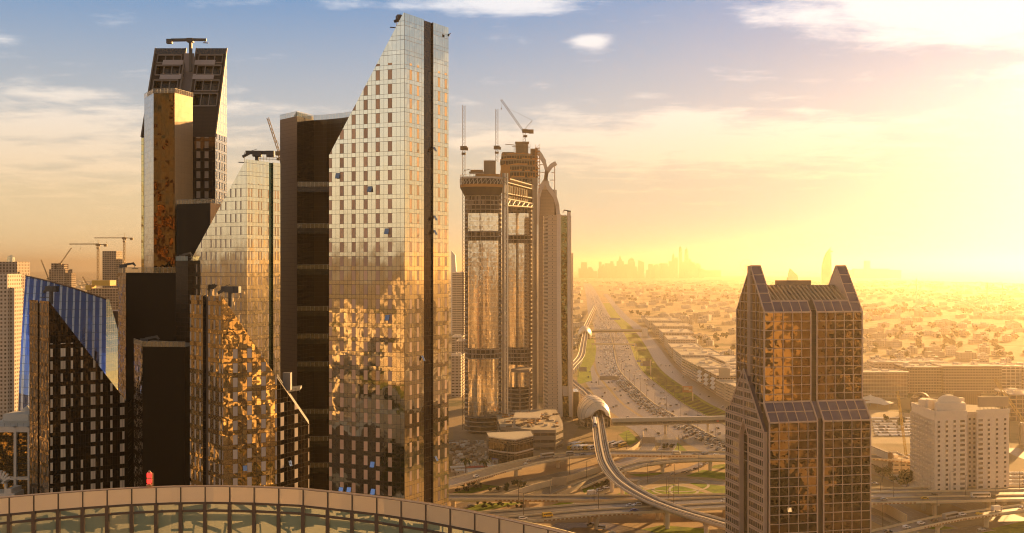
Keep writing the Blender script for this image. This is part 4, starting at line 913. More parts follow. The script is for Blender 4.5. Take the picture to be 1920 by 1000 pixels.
for s0, s1 in ((5.0, half), (half + 3, Wd - 5.0)):
    a, b_ = O + fx * s0, O + fx * s1; up = Vector((0, 0, slope * run)) + sx * run
    p, q = Vector((a.x, a.y, zE_)), Vector((b_.x, b_.y, zE_)); m.poly([p, q, q + up, p + up], [(s0, 0), (s1, 0), (s1, 7), (s0, 7)], 3)
zi = zE_ + .6
pl = [O + fx * 5 + sx * (run + .3), O + fx * (Wd - 5) + sx * (run + .3), O + fx * (Wd - 5) + sx * (Dp - 1), O + fx * 5 + sx * (Dp - 1)]; m.poly([Vector((p.x, p.y, zi)) for p in pl], m=2)
m.build('shaft', [bz, facade('channel_glass', 1.6, 4.06, .5, glass=(.10, .06, .03), metal=.6, rough=.2), tan, sky_gl], tD)
m = MB()
for s0, s1 in ((0, half), (half + 3, Wd)):                      # the pale grid standing proud of the glass
    for k in range(6):
        s_ = s0 + (s1 - s0) * k / 5; p = O + fx * s_ + nf * .12; wd = .6 if k in (0, 5) else .30; m.beam((p.x, p.y, 0), (p.x, p.y, zE_ + .2), wd, .35)
    z = zE_
    while z > 60:
        a, b_ = O + fx * s0 + nf * .15, O + fx * s1 + nf * .15; m.beam((a.x, a.y, z), (b_.x, b_.y, z), .26, .30 if z < zE_ else .7); z -= 4.06
for k in range(8):
    s_ = Dp * k / 7; top = zE_ + slope * min(s_, Dp - s_) * .98; p = O - fx * .12 + sx * s_; m.beam((p.x, p.y, 60), (p.x, p.y, top), .3 if k not in (0, 7) else .6, .3)
z = zE_ - 0.0
while z > 60:
    a, b_ = O - fx * .15, O - fx * .15 + sx * Dp; m.beam((a.x, a.y, z), (b_.x, b_.y, z), .3, .36); z -= 4.06
z = zE_ + 4.06
while z < zA_ - 1:
    r_ = (z - zE_) / slope; a, b_ = O - fx * .15 + sx * r_, O - fx * .15 + sx * (Dp - r_); m.beam((a.x, a.y, z), (b_.x, b_.y, z), .3, .36); z += 4.06
p = O - fx * .25 + sx * Dp / 2; m.beam((p.x, p.y, 0), (p.x, p.y, zA_ + .1), 2.0, .7)
for s0 in (0, 4.9, Wd - 4.9, Wd):                               # edges of the gable fins
    for q0 in (0.0, Dp):
        a = O + fx * s0 + sx * q0; b_ = O + fx * s0 + sx * Dp / 2; m.beam((a.x, a.y, zE_ + .1), (b_.x, b_.y, zA_ + .1), .5)
for s0 in (0, Wd - 4.9):
    a, b_ = O + fx * s0 + sx * Dp / 2, O + fx * (s0 + 4.9) + sx * Dp / 2; m.beam((a.x, a.y, zA_ + .1), (b_.x, b_.y, zA_ + .1), .6)
    for k in range(1, 5):
        f_ = k / 5; q0 = Dp / 2 * f_; a = O + fx * s0 + sx * q0; m.beam((a.x, a.y, zE_ + slope * q0 + .1), (a.x + fx.x * 4.9, a.y + fx.y * 4.9, zE_ + slope * q0 + .1), .35)
for s0, s1, n in ((5.0, half, 4), (half + 3, Wd - 5, 4)):
    for k in range(n + 1):
        p = O + fx * (s0 + (s1 - s0) * k / n); m.beam((p.x, p.y, zE_ + .12), (p.x + sx.x * run, p.y + sx.y * run, zE_ + slope * run + .12), .4)
    a, b_ = O + fx * s0 + sx * run, O + fx * s1 + sx * run; m.beam((a.x, a.y, zE_ + slope * run), (b_.x, b_.y, zE_ + slope * run), .7, .7)
m.build('pale_grid', tan_rib, tD)
m = MB(); n = 19                                                # pergola beams across the roof well, and the plant rooms behind
for k in range(n):
    s_ = 5.4 + (Wd - 10.8) * k / (n - 1); a = O + fx * s_ + sx * (run + .5); b_ = O + fx * s_ + sx * (Dp * .52)
    m.beam((a.x, a.y, zE_ + slope * run), (b_.x, b_.y, zE_ + 11.5), .45, .7)
m.build('pergola_beams', plain('pergola_cream', (.60, .48, .36), .6), tD)
m = MB(); p = O + fx * 5.0 + sx * (Dp * .52); q = O + fx * (Wd - 5.0) + sx * (Dp * .52)
m.prism([(p.x, p.y), (q.x, q.y), (q.x + sx.x * 5, q.y + sx.y * 5), (p.x + sx.x * 5, p.y + sx.y * 5)], zE_, zE_ + 11.8)
p = O + fx * 15 + sx * (Dp * .56); q = O + fx * 31 + sx * (Dp * .56); m.prism([(p.x, p.y), (q.x, q.y), (q.x + sx.x * 4, q.y + sx.y * 4), (p.x + sx.x * 4, p.y + sx.y * 4)], zE_ + 11.8, zE_ + 14.0)
p = O + fx * 19 + sx * (Dp * .56); m.beam((p.x, p.y, zE_ + 14), (p.x, p.y, zE_ + 15.4), .25); m.build('plant_room', concrete, tD)
# lower, broader tier with its sloping glass shoulder
zT0, zT1 = ZP(755, 455), ZP(793, 449.1); off = 6.0; P = O + nf * off - fx * .6; W2 = Wd + 1.0; h2 = (W2 - 3) / 2
m = MB()
for s0, s1 in ((0, h2), (h2 + 3, W2)):
    dq(m, None, P + fx * s0, P + fx * s1, 0, zT1); a, b_ = P + fx * s0, P + fx * s1; up = -nf * (off - .3)
    m.poly([(a.x, a.y, zT1), (b_.x, b_.y, zT1), (b_.x + up.x, b_.y + up.y, zT0), (a.x + up.x, a.y + up.y, zT0)], [(0, 0), (s1 - s0, 0), (s1 - s0, 9.5), (0, 9.5)], 1)
    for s_ in (s0, s1):
        a = P + fx * s_; m.poly([(a.x, a.y, 0), (a.x + up.x, a.y + up.y, 0), (a.x + up.x, a.y + up.y, zT0), (a.x, a.y, zT1)], m=2)
a, b_ = P + fx * h2 - nf * 1.5, P + fx * (h2 + 3) - nf * 1.5; dq(m, None, a, b_, 0, zT1 + 1, 2); m.poly([(a.x, a.y, zT1 + 1), (b_.x, b_.y, zT1 + 1), (b_.x - nf.x * 4.3, b_.y - nf.y * 4.3, zT0), (a.x - nf.x * 4.3, a.y - nf.y * 4.3, zT0)], m=1)
m.build('lower_tier', [bz2, sky_gl, plain('channel_bronze', (.10, .07, .05), .4, .2)], tD)
m = MB()
for s0, s1 in ((0, h2), (h2 + 3, W2)):
    for k in range(6):
        p = P + fx * (s0 + (s1 - s0) * k / 5) + nf * .12; wd = .62 if k in (0, 5) else .30; m.beam((p.x, p.y, 0), (p.x, p.y, zT1 + .1), wd, .35)
        q = p - nf * (off - .3); m.beam((p.x, p.y, zT1 + .15), (q.x, q.y, zT0 + .15), .36 if k not in (0, 5) else .7)
    z = zT1
    while z > 2:
        a, b_ = P + fx * s0 + nf * .15, P + fx * s1 + nf * .15; m.beam((a.x, a.y, z), (b_.x, b_.y, z), .26, .30 if z < zT1 else .7); z -= 4.06
    for f_, wd in ((.5, .38), (1.0, .7)):
        a, b_ = P + fx * s0 - nf * (off - .3) * f_, P + fx * s1 - nf * (off - .3) * f_; zz_ = zT1 + (zT0 - zT1) * f_ + .15; m.beam((a.x, a.y, zz_), (b_.x, b_.y, zz_), wd)
m.build('lower_grid', tan_rib, tD)
# stone side wing with a steep gable and a tall pointed arch
Q = P - fx * 1.6; D2 = Dp + 12; Qa = Q + nf * -2.0; zG0, zG1 = ZP(812, 448), ZP(694, 465); mid = D2 * .50
prof = [(0, 0), (0, zG0), (mid, zG1), (D2 - 6, ZP(760, 480)), (D2, ZP(770, 484)), (D2, 0)]
ar0, ar1, zar, zap = mid - 4.6, mid + 4.0, ZP(823, 462), ZP(793, 464)
def wv(s_, z, o_=0.0): q = Qa + sx * s_ + fx * o_; return Vector((q.x, q.y, z))
m = MB()
def wpoly(pts, mi=0, o_=0.0): m.poly([wv(s_, z, o_) for s_, z in pts][::-1], [(s_, z) for s_, z in pts][::-1], mi)
wpoly([(0, 0), (0, zG0), (ar0, zG0 + (zG1 - zG0) * ar0 / mid), (ar0, 0)]); wpoly([(ar1, 0), (ar1, zG1 - (ar1 - mid) * .7), (D2 - 6, prof[3][1]), (D2, prof[4][1]), (D2, 0)])
wpoly([(ar0, zar), (ar0, zG0 + (zG1 - zG0) * ar0 / mid), (mid, zG1), (mid, zap)]); wpoly([(mid, zap), (mid, zG1), (ar1, zG1 - (ar1 - mid) * .7), (ar1, zar)])
wpoly([(ar0, 0), (ar0, zar), (mid, zap), (ar1, zar), (ar1, 0)], 1, 1.9)
for p, q in (((ar0, 0), (ar0, zar)), ((ar0, zar), (mid, zap)), ((mid, zap), (ar1, zar)), ((ar1, zar), (ar1, 0))): m.poly([wv(*p), wv(*q), wv(*q, 1.9), wv(*p, 1.9)], m=2)
m.poly([wv(0, 0, 0), wv(0, 0, 2.2), wv(0, zG0, 2.2), wv(0, zG0, 0)], [(0, 0), (2, 0), (2, zG0), (0, zG0)], 2)
for p, q in (((0, zG0), (mid, zG1)), ((mid, zG1), (D2 - 6, prof[3][1])), ((D2 - 6, prof[3][1]), (D2, prof[4][1]))): m.poly([wv(*p), wv(*p, 2.2), wv(*q, 2.2), wv(*q)], m=3)
m.build('stone_wing', [stonewin, facade('arch_glass', 1.2, 4.06, .5, glass=(.06, .04, .02), metal=.5, rough=.1), tan, sky_gl], tD)
m = MB()
for p, q in (((0, zG0), (mid, zG1)), ((mid, zG1), (D2 - 6, prof[3][1])), ((ar0 - .5, zar), (mid, zap + 1.2)), ((mid, zap + 1.2), (ar1 + .5, zar)), ((ar0 - .4, 0), (ar0 - .4, zar)), ((ar1 + .4, 0), (ar1 + .4, zar)), ((mid, zap), (mid, zG1)), ((0, 0), (0, zG0))): m.beam(wv(*p, -.12), wv(*q, -.12), .55)
m.build('stone_trim', tan, tD)
for px, py in ((1480, 956),): open_pane(tD, px, py, (P.x, P.y), (P.x + fx.x * 10, P.y + fx.y * 10), 1.8, 1.8, .3)

# ---------------------------------------------------------------- white hotel block at the right
tO = thing('white_hotel', 'white concrete hotel with gridded balconies, a shaded recess and blank roof screens', 'hotel', (*XY(1756, 655), 0))
hw = plain('hotel_white', (.90, .78, .63), .8)
def hotel_face(name, L, wins, rows, fh, z0):
    return windows(name, (.66, .56, .45), (.14, .11, .08), L / wins, fh, (.30, .68), (.28, .72), line=(.56, .47, .37))
fh = 3.1; zt = ZP(778, 655)
A, B, C = XY(1709, 700), XY(1753, 655), XY(1812, 660); Ci = XY(1814, 668); Di = XY(1831, 668); D, E = XY(1831, 662), XY(1892, 668)
m = MB()
m.prism([A, B, C, Ci, Di, D, E, (E[0] + 3, E[1] + 30), (A[0] + 8, A[1] + 16)], 0, zt, 0, 1)
m.build('wall', [hw, roofgrey], tO)
def bays(a, b, n, hgt, wide, deep, name, skip=()):
    """recessed-looking windows: dark pane, projecting sill and side wall for each storey and column"""
    L = math.hypot(b[0] - a[0], b[1] - a[1]); d = Vector((b[0] - a[0], b[1] - a[1], 0)).normalized(); nn = Vector((d.y, -d.x, 0))
    m = MB(); rr = random.Random(n)
    for k in range(n):
        wd = wide[k] if isinstance(wide, (list, tuple)) else wide
        c = Vector((a[0], a[1], 0)) + d * (L * (k + .5) / n)
        for r_ in range(int(zt / fh) - 1):
            z = 2.2 + r_ * fh + 1.0; p = c + nn * .03
            u, v_ = p - d * wd / 2, p + d * wd / 2
            m.poly([(u.x, u.y, z), (v_.x, v_.y, z), (v_.x, v_.y, z + 1.5), (u.x, u.y, z + 1.5)], m=rr.choice((0, 0, 2)))
            q = c + nn * deep / 2; m.box((q.x, q.y, z - .55), (wd + .5, deep, 1.0), math.atan2(d.y, d.x), 1)
            for e_ in (-1, 1):
                if deep > .8: q2 = c + d * (e_ * (wd / 2 + .25)) + nn * deep / 2; m.box((q2.x, q2.y, z + .75), (.22, deep, 1.6), math.atan2(d.y, d.x), 1)
    return m.build(name, [plain('hotel_glass', (.10, .08, .06), .15), hw, plain('hotel_curtain', (.30, .24, .17), .7)], tO)
bays(A, B, 9, 0, 2.0, 1.3, 'balcony_bays'); bays(B, C, 4, 0, [1.8, 1.8, 1.8, 3.4], .5, 'window_bays'); bays(D, E, 4, 0, [3.4, 1.8, 1.8, 1.8], .5, 'window_bays'); bays(Ci, Di, 2, 0, 1.4, .3, 'window_bays')
m = MB()
def band(a, b, z0, z1, o=.9): m.beam((a[0], a[1] - .4, (z0 + z1) / 2), (b[0], b[1] - .4, (z0 + z1) / 2), o, z1 - z0)
band(A, B, zt - .6, zt + 2.2); band(B, C, zt - .6, zt + 2.2); band(D, E, zt - .6, zt + 2.2); m.build('parapet', hw, tO)
m = MB(); z = zt + 2
q0, q1 = XY(1757, 662), XY(1811, 664); m.prism([q0, q1, (q1[0] + 2, q1[1] + 9), (q0[0] + 2, q0[1] + 9)], zt, ZP(757, 662)); m.build('roof_screen', hw, tO)
m = MB(); q0, q1 = XY(1835, 672), XY(1891, 674); z0 = ZP(744, 672); m.prism([q0, q1, (q1[0], q1[1] + 1.6), (q0[0], q0[1] + 1.6)], zt + 2.6, z0, 0, bottom=True)
for k in range(8): p = q0[0] + (q1[0] - q0[0]) * (k + .5) / 8; m.beam((p, q0[1] + .8, zt), (p, q0[1] + .8, zt + 2.6), .3)
m.build('roof_billboard', plain('blank_board', (.50, .40, .27), .8), tO)
m = MB(); rr = random.Random(9); q = XY(1722, 690)
m.prism([(q[0], q[1]), (q[0] + 14, q[1] - 14), (q[0] + 20, q[1] - 6), (q[0] + 6, q[1] + 8)], zt, zt + 5.4)
for k in range(9): p = W(1742 + k * 7.5, 768, 682 + (k % 3) * 4); m.box((p.x, p.y, zt + 3.2), (3.2, 3.4, 6.4 - (k % 4)))
m.build('plant_rooms', hw, tO)
m = MB(); c = W(1783, 757, 668); n = 12
for k in range(n):
    t0, t1 = math.pi * k / n, math.pi * (k + 1) / n; r_ = 7.2; p = (c.x + r_ * math.cos(t0), c.z + r_ * .75 * math.sin(t0)); q = (c.x + r_ * math.cos(t1), c.z + r_ * .75 * math.sin(t1))
    m.poly([(p[0], c.y, p[1]), (q[0], c.y, q[1]), (c.x, c.y, c.z)]); m.poly([(p[0], c.y, p[1]), (p[0], c.y + 5, p[1]), (q[0], c.y + 5, q[1]), (q[0], c.y, q[1])])
m.build('roof_dome', hw, tO)
m = MB(); m.prism([(A[0] - 4, A[1] - 6), (B[0] - 2, B[1] - 8), (E[0] + 4, E[1] - 10), (E[0] + 4, E[1] + 6), (A[0], A[1] + 6)], 0, 3.4); m.build('entrance_base', hw, tO)
# ---------------------------------------------------------------- roads on the ground
def asphalt(name, col, lanes=3.7, dash=True, off=0.0, edge=None):
    mt, t, b = new_mat(name); u, v, _ = t.sep(t.n('ShaderNodeUVMap').outputs[0]); pos = t.n('ShaderNodeNewGeometry').outputs['Position']
    f = t.m('FRACT', t.m('DIVIDE', t.m('ADD', u, off + 400 * lanes), lanes)); ln = t.m('LESS_THAN', f, .055)
    if dash: ln = t.m('MULTIPLY', ln, t.m('LESS_THAN', t.m('FRACT', t.m('DIVIDE', v, 12.0)), .4))
    wear = t.noise(t.comb(t.m('MULTIPLY', u, .9), t.m('MULTIPLY', v, .012), 0.), 1.0, 5., .6); blot = t.noise(pos, .08, 4., .6)
    col_ = t.v('SCALE', (*col,), sc_=t.m('ADD', .7, t.m('MULTIPLY', t.m('ADD', wear, blot), .32)))
    if edge: ln = t.m('MAXIMUM', ln, t.m('COMPARE', t.m('ABSOLUTE', u), edge, .12))
    t.put(b.inputs['Base Color'], t.mix(t.m('MULTIPLY', ln, .8), col_, (.62, .58, .48))); b.inputs['Roughness'].default_value = .42; b.inputs['Specular IOR Level'].default_value = .55; return mt
road_m = asphalt('asphalt', (.21, .16, .10)); ramp_m = asphalt('ramp_asphalt', (.135, .105, .07), edge=6.4); tanc = plain('tan_concrete', (.82, .66, .42), .75, var=.16, scale=.2)
kerb_m = plain('kerb_stone', (.52, .44, .33), .8); sand_m = plain('sand_lot', (.46, .36, .23), .95, var=.2, scale=.08); soil_m = plain('bare_soil', (.46, .32, .17), .95, var=.25, scale=.1); pave_m = plain('paving', (.34, .26, .18), .85, var=.2)
def grass_mat(name, a, b_, beds=False):
    mt, t, b = new_mat(name); pos = t.n('ShaderNodeNewGeometry').outputs['Position']; u, v, _ = t.sep(t.n('ShaderNodeUVMap').outputs[0])
    c = t.mix(t.smooth(t.noise(pos, .12, 6., .65), .35, .68), a, b_)
    if beds:
        d = t.m('FRACT', t.m('DIVIDE', t.m('ADD', v, t.m('MULTIPLY', u, 1.4)), 15.0)); zone = t.m('GREATER_THAN', t.noise(t.comb(0., t.m('MULTIPLY', v, .006), 0.), 1.0, 1.), .46)
        k = t.m('MULTIPLY', t.m('MULTIPLY', t.m('GREATER_THAN', d, .45), zone), t.m('MULTIPLY', t.m('GREATER_THAN', u, 36.0), t.m('LESS_THAN', u, 56.0))); c = t.mix(k, c, (.07, .045, .022))
    t.put(b.inputs['Base Color'], c); b.inputs['Roughness'].default_value = .95; b.inputs['Specular IOR Level'].default_value = .1; return mt
lawn_m = grass_mat('lawn_grass', (.27, .34, .02), (.13, .18, .015)); bed_m = grass_mat('verge_grass', (.29, .33, .02), (.14, .18, .015), True)
def spline(pts, step=25.0):
    P = [Vector(p) for p in pts]; out = []
    for i in range(len(P) - 1):
        p0, p1, p2, p3 = P[max(i - 1, 0)], P[i], P[i + 1], P[min(i + 2, len(P) - 1)]; n = max(1, int((p2 - p1).length / step))
        for k in range(n):
            t_ = k / n; out.append(.5 * ((2 * p1) + (p2 - p0) * t_ + (2 * p0 - 5 * p1 + 4 * p2 - p3) * t_ ** 2 + (3 * p1 - p0 - 3 * p2 + p3) * t_ ** 3))
    return out + [P[-1]]
HW = spline([(Vector((x, y, 0))) for y, x in ((560, 230), (700, 205), (837, 186), (960, 171), (1108, 156), (1220, 154), (1436, 154), (1646, 167), (2000, 197), (2600, 240), (3100, 265), (4200, 340), (5500, 430), (9000, 660))], 40)
def strip(name, path, o0, o1, z, mat_, kind='structure', y0=0, y1=1e9):
    m = MB(); m.ribbon([p for p in path if y0 <= p.y <= y1], [(o1, z), (o0, z)], closed=False); return tag(m.build(name, mat_), kind=kind)
strip('highway', HW, -33, 31, .004, road_m); strip('frontage_road', HW, -58, -36, .008, road_m, y0=850, y1=1560); strip('service_road', HW, 61, 84, .008, road_m, y1=5600)
strip('verge', HW, 32, 60.5, .012, bed_m, y0=800, y1=2300); strip('verge', HW, 32, 60.5, .012, lawn_m, y0=2300, y1=4200); strip('pavement', HW, 84, 90, .12, pave_m, y0=900, y1=2600)
br = thing('median_barrier', 'long low concrete barrier dividing the wide highway', 'barrier', HW[0])
m = MB(); m.ribbon(HW, [(-.9, .0), (.9, .0), (.7, .9), (-.7, .9)], closed=True); m.build('wall', kerb_m, br)
br = thing('kerb_barrier', 'low concrete edge wall between the highway and the planted verge', 'barrier', HW[0])
m = MB(); m.ribbon([p for p in HW if 700 < p.y < 3000], [(31.0, 0), (31.8, 0), (31.8, .55), (31.0, .55)], closed=True); m.build('wall', kerb_m, br)
def patch(name, pix, z, mat_, kind='structure'):
    m = MB(); pts = [G(px, py, z) for px, py in pix]; m.poly(pts, [(p.x, p.y) for p in pts]); return tag(m.build(name, mat_), kind=kind)
patch('lawn', [(1083, 721), (1110, 714), (1107, 692), (1116, 674), (1118, 652), (1112, 634), (1086, 634), (1083, 680)][::-1], .016, lawn_m)
patch('sand_ground', [(1625, 832), (1712, 832), (1712, 775), (1625, 768)], .006, sand_m)
patch('construction_ground', [(848, 905), (900, 890), (1010, 872), (1060, 846), (1085, 800), (1040, 770), (930, 770), (850, 800)], .006, plain('site_dirt', (.36, .27, .17), .95, var=.3, scale=.06))
patch('interchange_ground', [(700, 1010), (1700, 1010), (1380, 850), (1180, 838), (1000, 872), (700, 925)], .005, soil_m)
for pl in ([(1252, 822), (1276, 834), (1294, 851), (1228, 851)], [(1285, 893), (1318, 881), (1380, 889), (1380, 903), (1330, 896)], [(1210, 920), (1262, 908), (1286, 914), (1335, 928), (1216, 930)],
           [(846, 958), (905, 944), (985, 942), (940, 952), (880, 962)], [(846, 925), (905, 908), (935, 912), (880, 926)], [(1180, 890), (1240, 886), (1280, 886), (1200, 894)], [(1340, 872), (1385, 868), (1385, 882), (1332, 878)], [(1088, 912), (1125, 905), (1130, 915), (1095, 925)],
           [(1700, 1002), (1760, 985), (1800, 992), (1740, 1008)], [(1820, 1000), (1930, 975), (1930, 1000)], [(1290, 905), (1385, 914), (1385, 928), (1345, 928)], [(850, 990), (930, 962), (1010, 968), (900, 1006)], [(1150, 930), (1205, 906), (1208, 932)], [(1030, 948), (1080, 934), (1130, 948), (1060, 956)], [(1170, 1000), (1240, 985), (1330, 992), (1330, 1008)], [(1160, 815), (1178, 806), (1198, 826), (1180, 836)], [(1100, 900), (1150, 880), (1172, 884), (1120, 904)]):
    patch('lawn', pl, .02, lawn_m)
def groad(name, pix, wd, z=.03, mat_=None):
    pts = spline([G(px, py, 0) for px, py in pix], 15); m = MB(); m.ribbon(pts, [(wd / 2, z), (-wd / 2, z)], closed=False); tag(m.build(name, mat_ or road_m), kind='structure')
    m = MB()
    for s_ in (-1, 1): m.ribbon(pts, [(s_ * wd / 2 - .15, 0), (s_ * wd / 2 + .15, 0), (s_ * wd / 2 + .15, .15), (s_ * wd / 2 - .15, .15)], closed=True)
    tag(m.build('kerb', kerb_m), kind='structure'); return pts
groad('slip_road', [(860, 952), (930, 922), (1020, 897), (1100, 880), (1170, 866), (1215, 838), (1205, 812), (1175, 795)], 11, .03)
groad('slip_road', [(985, 940), (1050, 910), (1110, 890), (1160, 872), (1240, 850), (1254, 822), (1230, 800), (1200, 786)], 13, .036)
groad('loop_road', [(1120, 905), (1200, 898), (1270, 898), (1340, 905), (1400, 912)], 10, .042); groad('loop_road', [(1190, 915), (1250, 890), (1300, 878), (1325, 866), (1330, 850)], 8, .048)
groad('ground_road', [(1020, 1006), (1060, 985), (1130, 985), (1200, 1000), (1260, 1020)], 14, .03); groad('ground_road', [(1085, 948), (1120, 925), (1150, 908)], 10, .052)
groad('ground_road', [(1610, 860), (1650, 878), (1700, 905), (1760, 925)], 14, .03); groad('ground_road', [(1600, 955), (1680, 985), (1760, 1000), (1850, 990)], 12, .034); groad('ground_road', [(1890, 840), (1940, 862), (2000, 880)], 16, .03)
def ring_path(px, py, r, name='paved_path'):
    c = G(px, py, 0); m = MB(); pts = [Vector((c.x + r * math.cos(a * math.pi / 16), c.y + r * 1.0 * math.sin(a * math.pi / 16), .03)) for a in range(33)]; m.ribbon(pts, [(.9, .03), (-.9, .03)], closed=False); tag(m.build(name, kerb_m), kind='structure')
ring_path(1266, 920, 15); ring_path(1262, 908, 24); ring_path(1340, 922, 30)

# ---------------------------------------------------------------- elevated roads
def viaduct(name, label, pts, wd, depth=1.7, span=42, cap=True, first=10, piers=True, kerbs=True, med=None, skip=()):
    """box-girder road: girder, road surface, two parapets with block patterns, and T-headed piers"""
    path = spline(pts, 18); root = thing(name, label, 'elevated road', path[0]); h = wd / 2
    m = MB(); m.ribbon(path, [(-h, 0), (-h, -.55), (-h * .55, -depth), (h * .55, -depth), (h, -.55), (h, 0)], closed=True); m.build('girder', tanc, root)
    m = MB(); m.ribbon(path, [(h - .45, .012), (-h + .45, .012)], closed=False); m.build('road_surface', ramp_m, root)
    for s_ in (-1, 1):
        m = MB(); m.ribbon(path, [(s_ * h - .2, -.3), (s_ * h + .22, -.3), (s_ * h + .15, 1.0), (s_ * h - .15, 1.0)], closed=True); m.build('parapet', tanc, root)
    if med is not None: m = MB(); m.ribbon(path, [(med - .3, .02), (med + .3, .02), (med + .15, .9), (med - .15, .9)], closed=True); m.build('median', tanc, root)
    if kerbs:
        m = MB(); acc = 0
        for a, b_ in zip(path, path[1:]):
            d = (b_ - a); L = d.length; d.normalize(); r_ = Vector((d.y, -d.x, 0)); t_ = 0.0
            if int(acc / 55) % 3 == 1:
                while t_ < L - 2:
                    for s_ in (1,):
                        p = a + d * (t_ + 1) + r_ * s_ * (h + .24); m.beam(p + Vector((0, 0, -.15)), p + d * 1.5 + Vector((0, 0, -.15)), .08, .75)
                    t_ += 2.6
            acc += L
        if m.f: m.build('parapet_blocks', plain('terracotta_block', (.52, .27, .11), .8) if 'terracotta_block' not in MATS else MATS['terracotta_block'], root)
    if piers:
        acc = first; run = 0.0
        for a, b_ in zip(path, path[1:]):
            L = (b_ - a).length
            while acc <= run + L:
                p = a.lerp(b_, (acc - run) / L); acc += span
                if p.z < 4.0: continue
                d = (b_ - a).normalized(); r_ = Vector((d.y, -d.x, 0)); m = MB(); zt_ = p.z - depth
                ang = math.atan2(d.y, d.x)
                n_ = 1 if wd < 20 else 2
                for k in range(n_):
                    if k: m.build('pier', tanc, root); m = MB()
                    c = p + r_ * ((k - (n_ - 1) / 2) * wd * .5); m.tube([(c.x, c.y, 0), (c.x, c.y, zt_ - 1.6)], 1.35, 10)
                    q0, q1 = c - r_ * min(wd * .28, 4.2), c + r_ * min(wd * .28, 4.2); m.beam((q0.x, q0.y, zt_ - .5), (q1.x, q1.y, zt_ - .5), 2.6, 1.0); q0, q1 = c - r_ * 2.2, c + r_ * 2.2; m.beam((q0.x, q0.y, zt_ - 1.35), (q1.x, q1.y, zt_ - 1.35), 2.4, .7)
                m.build('pier', tanc, root)
            run += L
    return root, path
def gz(px, py, z): return G(px, py, z)
v1, pv1 = viaduct('flyover', 'curving tan flyover climbing past the glass pavilion and on beneath the metro line', [gz(px, py, z) for px, py, z in ((700, 940, 8), (848, 905, 8), (930, 882, 8), (1020, 861, 8), (1110, 851, 8.5), (1200, 851, 8.5), (1300, 852, 8.5), (1400, 853, 8.5), (1600, 855, 8.5), (1800, 872, 8.5))], 17, span=44)
v1b, pv1b = viaduct('flyover', 'short ramp rising from the ground to join the upper flyover right of the metro line', [gz(px, py, z) for px, py, z in ((1080, 915, .6), (1115, 900, 3.4), (1157, 883, 6.5), (1205, 870, 8), (1268, 863, 8.2), (1330, 861, 8.3), (1400, 863, 8.3))], 9, span=38, kerbs=False)
v2, pv2 = viaduct('flyover', 'narrow straight flyover across the middle of the interchange, farther of the two level crossings', [gz(px, py, z) for px, py, z in ((680, 936, 6), (846, 933, 6), (1000, 934, 6), (1110, 935, 6), (1374, 932, 6), (1640, 922, 6), (1930, 917, 6), (2250, 912, 6))], 13, span=46)
v3, pv3 = viaduct('flyover', 'broad double flyover carrying the yellow van, nearest road across the interchange', [gz(px, py, z) for px, py, z in ((820, 984, 9.5), (920, 972, 9.5), (1000, 966, 9.5), (1100, 957, 9.5), (1250, 949, 9.5), (1374, 943, 9.5), (1560, 937, 9.5), (1700, 933, 9.5), (1920, 929, 9.5), (2200, 925, 9.5))], 27, span=42, med=1.0)
v4, pv4 = viaduct('flyover', 'narrow ramp rising across the lower right corner with a white truck on it', [gz(px, py, z) for px, py, z in ((1560, 1030, 6), (1642, 1003, 7), (1715, 986, 8), (1792, 970, 8), (1860, 961, 8), (1930, 952, 8), (2100, 940, 8))], 10.5, span=40)
def lwall(label, pix, h, name='retaining_wall'):
    r_ = thing(name, label, 'wall', G(*pix[0])); m = MB(); pts = spline([G(px, py, 0) for px, py in pix], 15); m.ribbon(pts, [(-.3, 0), (.3, 0), (.3, h), (-.3, h)], closed=True); m.build('wall', tanc, r_)
lwall('tan retaining wall along the slip road left of the metro piers', [(935, 942), (1000, 920), (1070, 902), (1128, 884)], 4.2); lwall('tan retaining wall beside the lower slip road before the metro curve', [(1045, 935), (1090, 915), (1130, 893)], 3.2)
lwall('curved tan wall beside the road right of the parked coaches', [(1140, 866), (1185, 846), (1205, 828), (1206, 815)], 3.0); lwall('long plain wall under the right end of the double flyover', [(1628, 948), (1660, 962), (1700, 985)], 6.0)

# ---------------------------------------------------------------- metro line, two shell stations, footbridges
MT = spline([gz(px, py, 12.5) for px, py in ((1560, 1075), (1470, 1025), (1375, 988), (1300, 966), (1225, 940), (1165, 905), (1138, 872), (1129, 845), (1124, 815), (1120, 785), (1112, 757), (1095, 735), (1074, 718), (1062, 703), (1072, 688), (1089, 668), (1094, 645), (1097, 628), (1099, 612))], 14)
MT += [Vector((MT[-1].x + 9 * k, MT[-1].y + 90 * k, 12.5)) for k in range(1, 14)]
mline = thing('metro_viaduct', 'pale metro viaduct sweeping from the lower right up to the domed station', 'viaduct', MT[0])
conc_p = plain('pale_concrete', (.82, .70, .55), .7, var=.12)
m = MB(); m.ribbon(MT, [(-5.2, 1.1), (-5.4, 1.1), (-5.4, -.2), (-2.6, -2.2), (2.6, -2.2), (5.4, -.2), (5.4, 1.1), (5.2, 1.1), (5.0, 0), (-5.0, 0)], closed=True); m.build('trough_girder', conc_p, mline)
m = MB(); m.ribbon(MT, [(.5, .02), (-.5, .02), (-.5, .7), (.5, .7)], closed=True); m.build('centre_walkway', conc_p, mline)
m = MB(); m.ribbon(MT, [(4.6, .03), (.8, .03)], closed=False); m.ribbon(MT, [(-.8, .03), (-4.6, .03)], closed=False); m.build('track_bed', plain('track_bed', (.17, .13, .09), .8), mline)
